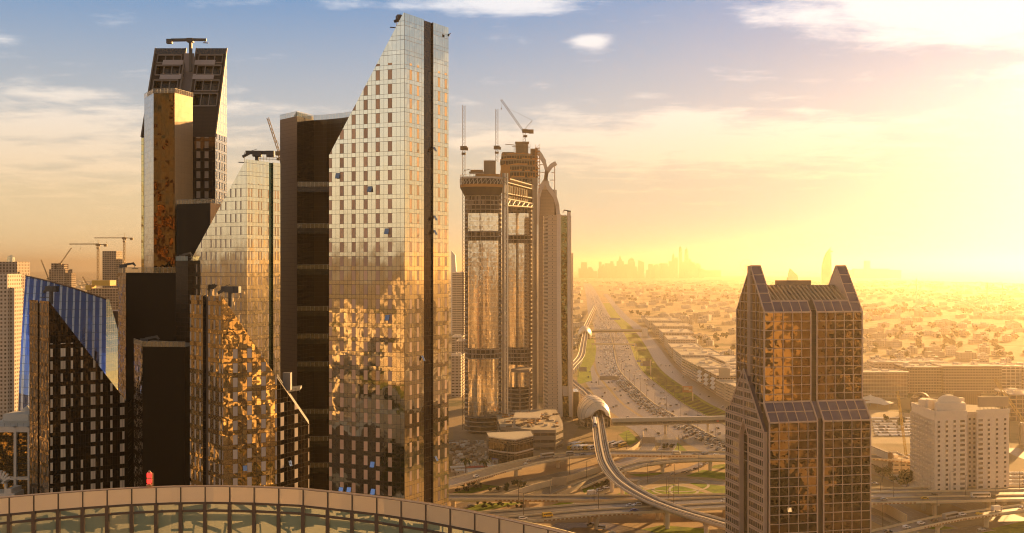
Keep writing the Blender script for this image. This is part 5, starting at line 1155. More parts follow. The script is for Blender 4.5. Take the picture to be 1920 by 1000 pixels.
for o_ in (-3.6, -1.9, 1.9, 3.6):
    m = MB(); m.ribbon(MT, [(o_ - .12, .04), (o_ - .12, .24), (o_ + .12, .24), (o_ + .12, .04)], closed=False); m.build('rail', plain('rail_steel', (.55, .45, .32), .25, .8) if 'rail_steel' not in MATS else MATS['rail_steel'], mline)
run = 0; acc = 8
for a, b_ in zip(MT, MT[1:]):
    L = (b_ - a).length
    while acc <= run + L:
        p = a.lerp(b_, (acc - run) / L); acc += 33
        if p.y < 2200: m = MB(); m.tube([(p.x, p.y, 0), (p.x, p.y, 8.2), (p.x, p.y, 10.3)], [1.25, 1.25, 2.2], 12); m.build('pier', conc_p, mline)
    run += L
sign_b0 = plain('shell_seam', (.50, .41, .30), .6)
shell_m = plain('station_shell', (.90, .78, .60), .40, .15, var=.06, scale=.08); shell_in = plain('station_soffit', (.40, .31, .20), .6)
def station(label, c, yaw):
    """ribbed half-egg shell over the tracks, raised lip at the mouth, hall beneath"""
    root = thing('metro_station', label, 'station', c, rz=yaw); n, k = 22, 20; Lh, Rw, Hh = 38.0, 14.5, 22.5
    def sp(i, j, sc_=1.0):
        s = -1 + 2 * i / n; prof = (1 - abs(s) ** 2.4) ** .55 if abs(s) < 1 else 0.0
        mouth = .60 + .40 * min(1.0, (1 + min(s, 0) * 1.0) * 2.2)       # shell narrows and lifts towards its mouths
        r_ = Rw * (.52 + .48 * prof) * sc_; hh = Hh * (.62 + .38 * prof) * sc_; amax = math.radians(64 + 34 * prof)
        a = -amax + 2 * amax * j / k; return Vector((r_ * math.sin(a) , s * Lh * (.80 + .2 * math.cos(a * .8)), 7.5 + hh * math.cos(a) * .82))
    m = MB()
    for i in range(n):
        for j in range(k): m.poly([sp(i, j), sp(i + 1, j), sp(i + 1, j + 1), sp(i, j + 1)])
    m.build('shell', shell_m, root, smooth=True).location = (0, 0, 0)
    m = MB()
    for i in range(n):
        for j in range(k): m.poly([sp(i, j, .965), sp(i, j + 1, .965), sp(i + 1, j + 1, .965), sp(i + 1, j, .965)])
    m.build('soffit', shell_in, root, smooth=True).location = (0, 0, 0)
    m = MB()
    for e_ in (0, n):
        for j in range(k): m.beam(sp(e_, j), sp(e_, j + 1), 1.1, 1.1)
    m.build('mouth_rim', shell_m, root).location = (0, 0, 0)
    m = MB()
    for i in range(3, n - 2, 3):
        for j in range(k): m.beam(sp(i, j, 1.004), sp(i, j + 1, 1.004), .28, .28)
    m.build('shell_ribs', sign_b0, root).location = (0, 0, 0)
    m = MB()
    for s_ in (-1, 1):
        for i in range(3, n - 3): p = sp(i, 0 if s_ < 0 else k); q = sp(i + 1, 0 if s_ < 0 else k); m.poly([(p.x * .93, p.y, 0), (q.x * .93, q.y, 0), (q.x * .97, q.y, q.z), (p.x * .97, p.y, p.z)], [(p.y, 0), (q.y, 0), (q.y, q.z), (p.y, p.z)])
    m.prism([(-10, -26), (10, -26), (10, 26), (-10, 26)], 0, 9.8); m.build('hall', windows('station_wall', (.38, .30, .20), (.12, .09, .05), 3.2, 4.5, (.12, .88), (.2, .8)) if 'station_wall' not in MATS else MATS['station_wall'], root).location = (0, 0, 0)
    return root
s1 = gz(1118, 778, 12.5); station('domed golden metro station at the head of the curving viaduct', Vector((s1.x, s1.y + 30, 0)), R(4))
s2 = gz(1098, 625, 12.5); station('far metro station, small golden dome in haze beside the highway', Vector((s2.x, s2.y + 25, 0)), R(-6))
tr = thing('metro_train', 'white and blue metro train leaving the domed station', 'train', gz(1122, 800, 12.9)); p = gz(1121.5, 801, 12.9); d = (gz(1118.5, 775, 12.9) - p).normalized(); r_ = Vector((d.y, -d.x, 0)); p = p - r_ * 2.6
m = MB(); sec = [(-1.35, .4), (-1.35, 2.6), (-.9, 3.5), (.9, 3.5), (1.35, 2.6), (1.35, .4)]; m.ribbon([p, p + d * 1.2, p + d * 36], [(a * 1.0, b_) for a, b_ in sec], closed=True); m.build('body', plain('train_white', (.75, .72, .68), .3), tr)
m = MB(); m.ribbon([p - d * .06, p + d * .02], [(-1.1, 1.8), (-1.1, 2.8), (-.6, 3.3), (.6, 3.3), (1.1, 2.8), (1.1, 1.8)], closed=True); m.build('windscreen', plain('train_glass', (.04, .06, .12), .1), tr)
m = MB(); m.ribbon([p - d * .05, p + d * .02], [(-1.3, .45), (-1.3, 1.4), (1.3, 1.4), (1.3, .45)], closed=True); m.build('blue_nose', plain('train_blue', (.10, .22, .48), .4), tr)
fb_m = plain('footbridge_metal', (.58, .48, .33), .35, .4)
def footbridge(label, a, b_, w_, h, sup, ad=None):
    root = thing('footbridge', label, 'footbridge', a); a, b_ = Vector(a), Vector(b_); m = MB()
    sec = [(-w_ / 2, 0), (-w_ / 2 - .3, h * .55), (-w_ * .3, h), (w_ * .3, h), (w_ / 2 + .3, h * .55), (w_ / 2, 0)]; m.ribbon([a, b_], sec, closed=True); m.build('tube', fb_m, root)
    m = MB(); d = (b_ - a).normalized(); L = (b_ - a).length
    for s_ in (-1, 1): m.ribbon([a + d, b_ - d], [(s_ * (w_ / 2 + .12) , h * .16), (s_ * (w_ / 2 + .33), h * .50)][::s_], closed=False)
    m.build('window_band', facade('footbridge_glass', 2.2, 9, .5, glass=(.26, .22, .14), metal=.6, rough=.15, joint=(.5, .42, .3), jw=.2) if 'footbridge_glass' not in MATS else MATS['footbridge_glass'], root)
    for t_ in sup:
        p = a.lerp(b_, t_); m = MB(); m.tube([(p.x, p.y, 0), (p.x, p.y, p.z - 1.2), (p.x, p.y, p.z)], [1.1, 1.1, 2.2], 10); m.build('pier', tanc, root)
    if ad:
        r_ = Vector((d.y, -d.x, 0)); p, q = a.lerp(b_, ad[0]), a.lerp(b_, ad[1]); o_ = r_ * (w_ / 2 + .42) * (1 if r_.y < 0 else -1)
        m = MB(); m.poly([p + o_ + Vector((0, 0, 1.0)), q + o_ + Vector((0, 0, 1.0)), q + o_ + Vector((0, 0, 3.6)), p + o_ + Vector((0, 0, 3.6))])
        e_ = p.lerp(q, .12); f_ = p.lerp(q, .22); m.poly([e_ + o_ * 1.02 + Vector((0, 0, 1.9)), f_ + o_ * 1.02 + Vector((0, 0, 1.9)), f_ + o_ * 1.02 + Vector((0, 0, 2.8)), e_ + o_ * 1.02 + Vector((0, 0, 2.9))], m=1)
        for k in (.55, .75): e_, f_ = p.lerp(q, k), p.lerp(q, k + .1); m.poly([e_ + o_ * 1.02 + Vector((0, 0, 2.1)), f_ + o_ * 1.02 + Vector((0, 0, 2.1)), f_ + o_ * 1.02 + Vector((0, 0, 2.6)), e_ + o_ * 1.02 + Vector((0, 0, 2.6))], m=2)
        m.build('advert_panel', [plain('advert_brown', (.07, .045, .03), .5), plain('advert_red', (.55, .06, .03), .5), white_paint], root)
a, b_ = gz(1146, 798, 8.5), gz(1560, 789, 8.5); footbridge('long enclosed footbridge crossing the highway from the domed station', a, b_, 6, 6.4, (.24, .43, .8), (.452, .553))
a, b_ = gz(1106, 624, 9), gz(1204, 623, 9); footbridge('far enclosed footbridge crossing the highway beside the far metro station', a, b_, 7, 6.5, (.5,))
q = gz(1204, 623, 0); e_ = thing('bridge_tower', 'stair tower at the right end of the far footbridge', 'building', q); m = MB(); m.box((b_.x + 5, b_.y, 9), (12, 12, 18)); m.build('wall', hw, e_)
# overhead sign frames
sign_b = plain('sign_back', (.40, .35, .27), .5, .2); sign_f = plain('sign_blue', (.20, .28, .48), .5)
def gantry(label, px, py, w_, h, lift, blue=False, legs=2, name='sign_gantry'):
    p = G(px, py); root = thing(name, label, 'road sign', p); m = MB(); m.box((p.x, p.y, lift + h / 2), (w_, .3, h)); m.build('sign_panel', sign_f if blue else sign_b, root)
    m = MB(); n_ = int(w_ / 1.6)
    for k in range(n_ + 1): m.beam((p.x - w_ / 2 + w_ * k / n_, p.y - .25, lift), (p.x - w_ / 2 + w_ * k / n_, p.y - .25, lift + h), .14)
    for s_ in ((-1, 1) if legs == 2 else (-1,)):
        m.tube([(p.x + s_ * (w_ / 2 + 1.2), p.y + .3, 0), (p.x + s_ * (w_ / 2 + 1.2), p.y + .3, lift + h * .5)], .25, 8); m.beam((p.x + s_ * (w_ / 2 + 1.2), p.y + .3, lift + h * .5), (p.x, p.y + .3, lift + h * .5), .3)
    m.build('frame', sign_b, root)
gantry('back of an overhead road sign beside the curved tan wall', 1216, 846, 11, 5.2, 6.2); gantry('back of an overhead road sign left of the metro piers', 1049, 927, 9.5, 5.2, 6, legs=1)
gantry('tall road sign backs on the grass left of the highway', 1093, 708, 10, 6, 8, legs=1); gantry('wide overhead sign frame across the left lanes', 1142, 722, 24, 5, 6)
gantry('small blue road sign frame by the verge, third along', 1198, 684, 7, 3.2, 4, True); gantry('small blue road sign pair low by the verge', 1206, 690, 8, 3.6, 3, True); gantry('far blue overhead sign above the hazy lanes', 1153, 604, 30, 5, 6, True)
gantry('small blue road sign near the thin sign bridge', 1189, 652, 9, 4, 3, True)
p = gz(1109, 645, 8); q = gz(1191, 646, 8); e_ = thing('sign_bridge', 'thin pale sign bridge spanning all the far lanes', 'road sign', p); m = MB(); m.beam(p, q, 2.0, 3.0); m.build('beam', tanc, e_)
m = MB()
for t_ in (.02, .5, .98): c = p.lerp(q, t_); m.tube([(c.x, c.y, 0), (c.x, c.y, 8)], .5, 8)
m.build('posts', tanc, e_)
p = G(1299, 752); e_ = thing('billboard', 'orange roadside billboard on a single post in the planted verge', 'billboard', p); m = MB(); m.tube([(p.x, p.y, 0), (p.x, p.y, 9.5)], .6, 8); m.build('post', tanc, e_)
m = MB(); m.box((p.x - 6, p.y, 13), (11, .8, 7)); m.build('panel', plain('billboard_orange', (.46, .19, .06), .6), e_)
m = MB(); m.box((p.x - 7.5, p.y - .45, 13.6), (5.5, .08, 3)); m.box((p.x - 3, p.y - .45, 12), (3, .08, 2.2)); m.build('picture_patch', plain('billboard_cream', (.62, .48, .30), .6), e_)
p = G(1220, 704); e_ = thing('billboard', 'brown framed billboard on a tall post beside the verge lawn', 'billboard', p); m = MB(); m.tube([(p.x, p.y, 0), (p.x, p.y, 22)], .7, 8); m.build('post', tanc, e_); m = MB(); m.box((p.x - 5, p.y, 16), (12, .8, 7)); m.build('panel', pave_m, e_)

# ---------------------------------------------------------------- lamp posts
pole_m = plain('lamp_pole', (.16, .12, .08), .5, .3)
def lamp_proto(h, two):
    r_ = thing('street_lamp', 'tall thin street lamp', 'street lamp', (0, 0, -50), 'street lamps of the interchange'); m = MB(); m.tube([(0, 0, -50), (0, 0, -50 + h)], [.22, .11], 6); m.build('pole', pole_m, r_)
    m = MB()
    for s_ in ((-1, 1) if two else (1,)): m.beam((0, 0, -50 + h), (s_ * 1.9, 0, -49.7 + h), .12); m.box((s_ * 2.2, 0, -49.7 + h), (1.0, .4, .2))
    m.build('lamp_head', pole_m, r_); return r_
LP = {}
def street_lamp(p, h, two, label, group):
    key = (h, two)
    if key not in LP: LP[key] = lamp_proto(h, two); o = LP[key]; o.location = p; o['label'] = label; o['group'] = group; return o
    return copy_thing(LP[key], loc=p, label=label, group=group)
def along(path, step, off, f, first=5):
    run = 0; acc = first
    for a, b_ in zip(path, path[1:]):
        L = (b_ - a).length
        while acc <= run + L:
            d = (b_ - a).normalized(); f(a.lerp(b_, (acc - run) / L) + Vector((d.y, -d.x, 0)) * off); acc += step
        run += L
def inview(p, m_=30): k = (p.x) / max(p.y, 1) * F + 960; return -m_ < k < 1920 + m_
for path, off, lb in ((pv1, -8.6, 'street lamp on the far edge of the curving upper flyover'), (pv2, 6.6, 'street lamp on the near edge of the narrow straight flyover'), (pv3, 1.0, 'street lamp on the median of the broad double flyover'), (pv4, -5.4, 'street lamp on the far edge of the lower right ramp')):
    along(path, 46, off, lambda p, lb=lb: street_lamp(p, 13, lb.find('median') > 0, lb, lb.replace('street lamp', 'lamps')) if inview(p) and p.x > -45 else None)
along([p for p in HW if 800 < p.y < 2300], 55, 0.0, lambda p: street_lamp(p, 16, True, 'street lamp on the highway median barrier', 'lamps along the highway median'))
along([p for p in HW if 850 < p.y < 1700], 60, 33.5, lambda p: street_lamp(p, 12, False, 'street lamp between the highway and planted verge', 'lamps along the verge'))
for k, (px, py) in enumerate(((1240, 880), (1265, 905), (1250, 930), (1272, 935), (1214, 905), (1100, 900), (1068, 890), (1140, 860), (1175, 842), (1310, 885), (1655, 905), (1690, 895))): street_lamp(G(px, py), 13, k % 3 == 0, 'street lamp standing on the ground of the interchange', 'lamps on the interchange ground')

# ---------------------------------------------------------------- vehicles
def car_mat(col, name): return plain(name, col, .28, .25, var=.02, spec=.6) if name not in MATS else MATS[name]
tyre_m = plain('tyre', (.02, .02, .02), .8); carglass = plain('car_glass', (.03, .03, .035), .08); lamp_w = plain('car_lamp', (.7, .65, .5), .2); rim_m = plain('wheel_rim', (.45, .42, .38), .3, .7); lamp_r = plain('tail_lamp', (.5, .03, .02), .3)
PROF = {'car': (4.6, 1.8, [(-2.3, .35), (-2.3, .85), (-1.7, .95), (-1.1, 1.42), (.5, 1.45), (1.2, .98), (2.1, .82), (2.3, .55), (2.3, .35)], [(-1.5, .98), (-1.0, 1.36), (.45, 1.38), (1.0, .98)]),
        'suv': (4.9, 1.95, [(-2.45, .45), (-2.45, 1.1), (-2.2, 1.75), (.5, 1.82), (1.2, 1.15), (2.3, 1.0), (2.45, .7), (2.45, .45)], [(-2.15, 1.12), (-1.95, 1.66), (.4, 1.72), (.95, 1.12)]),
        'pickup': (5.3, 1.9, [(-2.65, .5), (-2.65, 1.0), (-.5, 1.0), (-.4, 1.75), (.8, 1.78), (1.5, 1.1), (2.5, 1.0), (2.65, .5)], [(-.3, 1.08), (-.25, 1.66), (.72, 1.68), (1.25, 1.08)]),
        'van': (6.2, 2.1, [(-3.1, .45), (-3.1, 2.45), (-2.9, 2.6), (2.0, 2.6), (2.6, 1.5), (3.1, 1.2), (3.1, .45)], [(-2.9, 1.45), (-2.9, 2.2), (1.9, 2.2), (2.35, 1.45)]),
        'bus': (11.5, 2.6, [(-5.75, .4), (-5.75, 3.0), (-5.5, 3.2), (5.4, 3.2), (5.75, 2.4), (5.75, .4)], [(-5.5, 1.45), (-5.5, 2.55), (5.3, 2.55), (5.5, 1.45)]),
        'truck': (7.2, 2.3, [(-3.6, .6), (-3.6, 3.2), (1.6, 3.2), (1.7, 2.3), (2.6, 2.3), (3.2, 1.5), (3.6, 1.3), (3.6, .6)], [(1.8, 1.5), (1.8, 2.15), (2.5, 2.15), (2.95, 1.5)])}
def vehicle(kind, col, cname, p, yaw, label, parts=True, group=None):
    L, wd, pr, gl = PROF[kind]; name = {'suv': 'suv_car'}.get(kind, kind); h = wd / 2
    root = thing(name, label, {'suv': 'car', 'car': 'car', 'pickup': 'pickup truck', 'van': 'van', 'bus': 'bus', 'truck': 'truck'}[kind], (0, 0, 0), group)
    m = MB(); n = len(pr)
    def y(z): return h * (.86 if z > (1.0 if kind in ('car', 'suv', 'pickup') else 2.5) else 1.0)
    A = [Vector((x, -y(z), z)) for x, z in pr]; B = [Vector((x, y(z), z)) for x, z in pr]
    m.poly(A); m.poly(B[::-1])
    for i in range(n): j = (i + 1) % n; m.poly([A[j], A[i], B[i], B[j]])
    m.build('body', car_mat(col, cname), root)
    m = MB()
    for s_ in (-1, 1):
        q = [Vector((x, s_ * (y(z) * .5 + h * .5 + .02), z)) for x, z in gl]; m.poly(q if s_ < 0 else q[::-1])
        m.poly([v_ + Vector((0, -s_ * .12, 0)) for v_ in (q if s_ > 0 else q[::-1])])
    m.build('side_windows', carglass, root)
    m = MB(); f0, f1 = (gl[3][0] + .28, gl[3][1]), (gl[2][0] + .28, gl[2][1]); m.poly([(f0[0], -h * .78, f0[1]), (f0[0], h * .78, f0[1]), (f1[0], h * .72, f1[1]), (f1[0], -h * .72, f1[1])]); m.poly([(f0[0] - .06, -h * .78, f0[1]), (f1[0] - .06, -h * .72, f1[1]), (f1[0] - .06, h * .72, f1[1]), (f0[0] - .06, h * .78, f0[1])]); m.build('windscreen', carglass, root)
    wr = .34 if kind in ('car', 'suv', 'pickup') else .46
    for sx_ in (-1, 1):
        for sy_ in (-1, 1):
            m = MB(); c = Vector((sx_ * L * .31, sy_ * (h - .02), wr)); m.tube([c + Vector((0, -.12, 0)), c + Vector((0, .12, 0))], wr, 10); wo_ = m.build('wheel', [tyre_m], root); m = MB(); m.tube([c + Vector((0, -.14, 0)), c + Vector((0, .14, 0))], wr * .55, 8); m.build('rim', [rim_m], wo_)
    for sy_ in (-1, 1):
        m = MB(); m.box((L / 2 - .02, sy_ * h * .68, .72), (.10, .38, .2)); m.build('headlight', lamp_w, root); m = MB(); m.box((-L / 2 + .02, sy_ * h * .7, .8), (.10, .3, .2)); m.build('tail_light', lamp_r, root)
    root.location = p; root.rotation_euler = (0, 0, yaw); return root
WH, SV, GY, BK, YL, BL, BR_ = (.78, .76, .72), (.45, .44, .42), (.20, .19, .18), (.03, .03, .03), (.75, .50, .03), (.05, .10, .35), (.20, .09, .04)
CN = {WH: 'white', SV: 'silver', GY: 'grey', BK: 'black', YL: 'yellow', BL: 'blue', BR_: 'brown'}
def on_path(path, px, off, zoff=.03):                          # the spot of a road under a pixel column
    best = min(range(len(path) - 1), key=lambda i: abs(((path[i].x + path[i + 1].x) / 2) / ((path[i].y + path[i + 1].y) / 2) * F + 960 - px))
    a, b_ = path[best], path[best + 1]; k = (px - 960) / F; d = b_ - a; den = d.x - k * d.y; t_ = (k * a.y - a.x) / den if abs(den) > 1e-6 else .5
    p = a.lerp(b_, max(0, min(1, t_))); dn = d.normalized(); r_ = Vector((dn.y, -dn.x, 0)); return p + r_ * off + Vector((0, 0, zoff)), math.atan2(d.y, d.x)
for kind, col, path, px, off, flip, lb in (
    ('van', YL, pv3, 1018, 7, 0, 'yellow van with dark windows on the broad double flyover'), ('suv', WH, pv3, 973, 8, 0, 'white suv car just behind the yellow van'), ('car', BL, pv3, 1181, 8, 0, 'blue car on the near lanes of the double flyover'),
    ('suv', WH, pv3, 1199, -4, 1, 'white suv car beside a pickup on the double flyover'), ('pickup', WH, pv3, 1184, -2.5, 1, 'white pickup truck beside a white suv car on the double flyover'), ('pickup', SV, pv3, 1233, -4, 1, 'silver pickup truck passing under the metro girder'), ('suv', WH, pv3, 1362, -3, 1, 'pale suv car next to the gabled tower on the double flyover'),
    ('suv', WH, pv1, 886, 3, 0, 'white suv car low on the curving upper flyover'), ('car', WH, pv1, 978, 4, 0, 'white car in front of the glass pavilion on the upper flyover'), ('car', SV, pv1, 994, -2, 0, 'silver car ahead of the white car on the upper flyover'), ('car', GY, pv1, 1037, 4, 0, 'grey car on the upper flyover left of the metro line'), ('bus', SV, pv1, 1032, -4, 0, 'grey bus on the upper flyover below the podium'), ('van', SV, pv1, 1072, -3, 0, 'silver van on the upper flyover by the parked coaches'), ('car', GY, pv1, 1089, 3, 0, 'grey car on the flyover nearing the metro piers'),
    ('van', WH, pv1, 1268, 1, 0, 'white van on the flyover beyond the metro line'), ('car', WH, pv1, 1272, -4, 1, 'white car on the far lane passing the white van'), ('car', GY, pv1, 1302, 3, 0, 'dark car between the white van and the gabled tower'), ('suv', SV, pv1, 1323, -3, 1, 'silver suv car on the far flyover lane near the gabled tower'), ('car', WH, pv1, 1342, 3, 0, 'white car nearest the gabled tower on the upper flyover'), ('car', GY, pv1b, 1224, 0, 0, 'grey car on the short joining ramp'), ('car', SV, pv1b, 1164, 0, 0, 'silver car climbing the short joining ramp by the metro curve'),
    ('bus', WH, pv3, 1832, 4, 0, 'white coach on the double flyover before the hotel'), ('car', BK, pv3, 1858, 3, 0, 'black car just ahead of the white coach'), ('car', BK, pv3, 1755, -3, 1, 'black car on the far lanes before the hotel'), ('car', YL, pv3, 1726, 5, 0, 'cream and yellow taxi car on the double flyover'), ('car', SV, pv3, 1650, 5, 0, 'silver car right beside the gabled tower on the double flyover'),
    ('truck', WH, pv4, 1873, -1.5, 0, 'white box truck on the lower right ramp'), ('car', YL, pv4, 1833, 1, 0, 'yellow taxi car behind the white box truck'), ('suv', WH, pv4, 1808, -1.5, 0, 'white suv car between the taxi and the minibus'), ('bus', SV, pv4, 1782, 0, 0, 'grey minibus in the middle of the lower right ramp'), ('car', BK, pv4, 1752, 0, 0, 'black car on the ramp behind the grey minibus'), ('suv', WH, pv4, 1727, 0, 0, 'white suv car behind the black car on the ramp'), ('suv', WH, pv4, 1697, 1, 0, 'white suv car lowest on the lower right ramp'), ('car', BK, pv4, 1663, 1, 0, 'black car at the foot of the lower right ramp'), ('car', SV, pv4, 1917, 0, 0, 'silver car cut by the right edge on the ramp')):
    p, yaw = on_path(path, px, off); vehicle(kind, col, 'car_paint_' + CN[col], p, yaw + (math.pi if flip else 0), lb)
for kind, col, px, py, yaw, lb in (('car', SV, 883, 950, 20, 'silver car on the ground below the narrow flyover at left'), ('car', GY, 992, 913, 25, 'grey car on the slip road left of the sign'), ('truck', WH, 1111, 928, 25, 'white truck on the ground road under the metro'), ('car', WH, 1103, 931, 205, 'white car alongside the white truck'), ('suv', SV, 1125, 921, 25, 'silver suv car ahead of the white truck'), ('suv', WH, 1137, 916, 25, 'white suv car beside the metro pier'), ('car', SV, 1262, 890, 15, 'silver car alone on the loop road'), ('suv', GY, 1108, 986, 160, 'grey suv car in the shade under the double flyover'), ('van', WH, 1126, 993, 160, 'white van in the shade under the double flyover'), ('car', WH, 1148, 1001, 160, 'white car by the bottom edge under the double flyover'),
    ('car', GY, 1283, 887, 30, 'dark car low in the queue on the loop ramp'), ('car', SV, 1293, 884, 30, 'silver car in the queue on the loop ramp'), ('car', GY, 1305, 880, 35, 'grey car halfway up the loop ramp queue'), ('car', WH, 1316, 875, 45, 'white car high in the loop ramp queue'), ('suv', WH, 1322, 870, 50, 'white suv car topmost in the loop ramp queue'), ('car', WH, 1840, 995, 10, 'white car on the ground in the lower right corner'),
    ('car', WH, 1628, 900, 140, 'white car on the road left of the hotel'), ('car', SV, 1640, 908, 140, 'silver car on the road behind the gabled tower')):
    vehicle(kind, col, 'car_paint_' + CN[col], G(px, py, .06), R(yaw), lb)
for k in range(13):                                             # coaches parked behind the flyover
    px, py = (1073 + (k % 6) * 7.5, 842 - (k // 6) * 5) if k < 9 else (1146 + (k - 9) * 7, 838 - (k % 2) * 3)
    o = vehicle('bus', WH if k % 4 else YL, 'car_paint_' + ('white' if k % 4 else 'yellow'), G(px, py, .03), R(55), 'white coach parked in the row behind the upper flyover' if k % 4 else 'yellow bus parked among the white coaches behind the flyover', group='coaches parked behind the flyover') if k == 0 or k == 1 else copy_thing(coach[0 if k % 4 == 0 else 1], loc=G(px, py, .03))
    coach = [o] if k == 0 else (coach + [o])
# queueing traffic: small cars, one mesh each
def small_car(col, cname):
    m = MB(); L, wd, pr, gl = PROF['suv' if col in (WH,) else 'car']; h = wd / 2; n = len(pr)
    A = [Vector((x, -h * (.86 if z > 1.0 else 1), z)) for x, z in pr]; B = [Vector((v_.x, -v_.y, v_.z)) for v_ in A]; m.poly(A); m.poly(B[::-1])
    for i in range(n): j = (i + 1) % n; up = pr[i][1] > .9 and pr[j][1] > .9; m.poly([A[j], A[i], B[i], B[j]], m=1 if (up and abs(pr[i][1] - pr[j][1]) > .25) else 0)
    for s_ in (-1, 1): q = [Vector((x, s_ * h * .94, z)) for x, z in gl]; m.poly(q if s_ < 0 else q[::-1], m=1)
    m.box((0, 0, .3), (L * .86, wd * .96, .4), 0, 2); return m.build('car', [car_mat(col, cname), carglass, tyre_m])
protos = {}; rr = random.Random(21); ncar = 0; far = MB()
def put_car(p, yaw, where):
    global ncar
    col = rr.choices((WH, SV, GY, BK, BR_), (6, 3, 2, 1.5, .7))[0]
    if ncar >= 292: far.box((p.x, p.y, .8), (4.4, 1.8, 1.3), yaw, 0 if col in (WH, SV) else 1); return
    if col not in protos: o = small_car(col, 'car_paint_' + CN[col]); protos[col] = o
    else: o = link(protos[col].copy())
    ncar += 1; o.location = p; o.rotation_euler = (0, 0, yaw); tag(o, f'{CN[col]} car {where}', 'car', 'cars ' + where)
def lane(y0, y1, off, gap, jit, where, back=True):
    run = 0.0; acc = rr.uniform(0, gap)
    for a, b_ in zip(HW, HW[1:]):
        L = (b_ - a).length
        while acc <= run + L:
            d = (b_ - a).normalized(); p = a.lerp(b_, (acc - run) / L) + Vector((d.y, -d.x, 0)) * (off + rr.uniform(-.3, .3)); acc += gap + rr.expovariate(1 / jit)
            if y0 < p.y < y1: put_car(p + Vector((0, 0, .03)), math.atan2(d.y, d.x) + (math.pi if back else 0), where)
        run += L
for off in (-3.6, -7.3, -11.0, -14.7, -18.2): lane(800, 1330, off, 9.5, 4.5, 'in the packed lanes of the highway')
for off in (6, 10, 14, 18, 22, 26): lane(840, 1400, off, 55, 55, 'on the open lanes beyond the highway median', False)
for off in (-24, -28, -44, -50): lane(880, 1500, off, 60, 60, 'on the sparse left lanes of the highway')
for off in (66, 72, 78): lane(1000, 1600, off, 90, 80, 'on the service road beside the shops', False)
ncar = 999
for off in (-3.6, -7.3, -11.0, -14.7, -18.2): lane(1330, 2600, off, 10, 7, '')
for off in (6, 10, 14, 18, 22, 26, -24, -28): lane(1400, 3400, off, 40, 40, '')
for off in (-4, -8, -12, 8, 14, 20): lane(2600, 5200, off, 22, 20, '')
for r_ in range(7):                                             # cars parked on the sand lot and beside the hotel
    for k in range(20):
        p = G(1636 + k * 4.1 + r_ * 1.2, 786 + r_ * 5.2); far.box((p.x, p.y, .75), (1.9, 4.5, 1.35), rr.uniform(-.1, .1), 0 if rr.random() < .75 else 1)
for r_ in range(4):
    for k in range(6): p = G(1897 + k * 6, 889 + r_ * 7); far.box((p.x, p.y, .75), (4.5, 1.9, 1.4), rr.uniform(-.1, .1) + .3, 0 if rr.random() < .75 else 1)
for k in range(50): p = G(rr.uniform(850, 868), rr.uniform(655, 712)); far.box((p.x, p.y, .75), (1.9, 4.5, 1.35), rr.uniform(-.1, .1), 0 if rr.random() < .75 else 1)
tag(far.build('distant_cars', [car_mat(WH, 'car_paint_white'), car_mat(GY, 'car_paint_grey')]), 'mass of distant pale cars on the far lanes and in car parks', 'cars', kind='stuff')
# ---------------------------------------------------------------- city: blocks along the highway, mid-rises, low houses, trees, skyline
rr = random.Random(31)
wm = [windows('sandy_flats', (.52, .42, .30), (.10, .07, .05), 3.6, 3.4, (.2, .75), (.3, .78)), windows('cream_flats', (.60, .50, .37), (.14, .10, .07), 4.4, 3.4, (.15, .85), (.38, .72), line=(.45, .36, .26)),
      windows('banded_office', (.55, .46, .35), (.12, .09, .06), 9.0, 3.6, (.0, .96), (.35, .80)), windows('brown_flats', (.34, .24, .15), (.08, .05, .03), 3.2, 3.3, (.2, .8), (.25, .8), line=(.5, .42, .3)),
      windows('framed_office', (.62, .54, .43), (.16, .11, .07), 5.5, 3.8, (.08, .92), (.15, .85))]
roofm = [plain('pale_roof', (.56, .48, .38), .9, var=.2), plain('sand_roof', (.46, .38, .27), .9, var=.2)]
def city_block(label, foot, h, wmat, group=None, units=3, name='city_building', cat='building', parapet=True, z0=0.0):
    """flat-roofed block: windowed walls, parapet, roof plant"""
    root = thing(name, label, cat, (*foot[0], z0), group); m = MB(); m.prism(foot, z0, h, 0, 1); m.build('wall', [wmat, roofm[len(label) % 2]], root)
    cx = sum(p[0] for p in foot) / len(foot); cy = sum(p[1] for p in foot) / len(foot)
    if parapet:
        m = MB(); n = len(foot)
        for i in range(n): m.beam((*foot[i], h + .35), (*foot[(i + 1) % n], h + .35), .45, 1.0)
        m.build('parapet', hw, root)
    for k in range(units):
        f = foot[k % len(foot)]; t_ = rr.uniform(.25, .6); m = MB(); m.box((cx + (f[0] - cx) * t_, cy + (f[1] - cy) * t_, h + 1.4), (rr.uniform(3, 8), rr.uniform(3, 8), 2.8), rr.uniform(-.1, .1)); m.build('roof_plant', hw, root)
    return root
def hw_frame(y):                                                # centre and heading of the highway at distance y
    for a, b_ in zip(HW, HW[1:]):
        if a.y <= y <= b_.y: d = (b_ - a).normalized(); p = a.lerp(b_, (y - a.y) / (b_.y - a.y)); return p, d, Vector((d.y, -d.x, 0))
def hw_rect(y, off, L, D):
    p, d, r_ = hw_frame(y); a = p + r_ * off; q = [a, a + r_ * D, a + r_ * D + d * L, a + d * L]; return [(v_.x, v_.y) for v_ in q]
adj = ['balconied cream flats nearest the gabled tower on the service road', 'low shop block with a stepped front left of the gabled tower', 'dark fronted retail block with white sloping shopfronts', 'retail block with a roof hoarding above the service road', 'tall brown retail corner block by the tented court', 'long two storey cream office with window bands along the service road', 'second long cream office block behind the banded one', 'broad office with a rooftop sign near the far footbridge', 'pale block standing at the bend of the service road', 'cluttered low block facing the far verge', 'white block just before the far footbridge', 'block beyond the far footbridge beside the hazy road', 'farther sand coloured block along the hazy service road', 'last distinct block along the hazy service road']
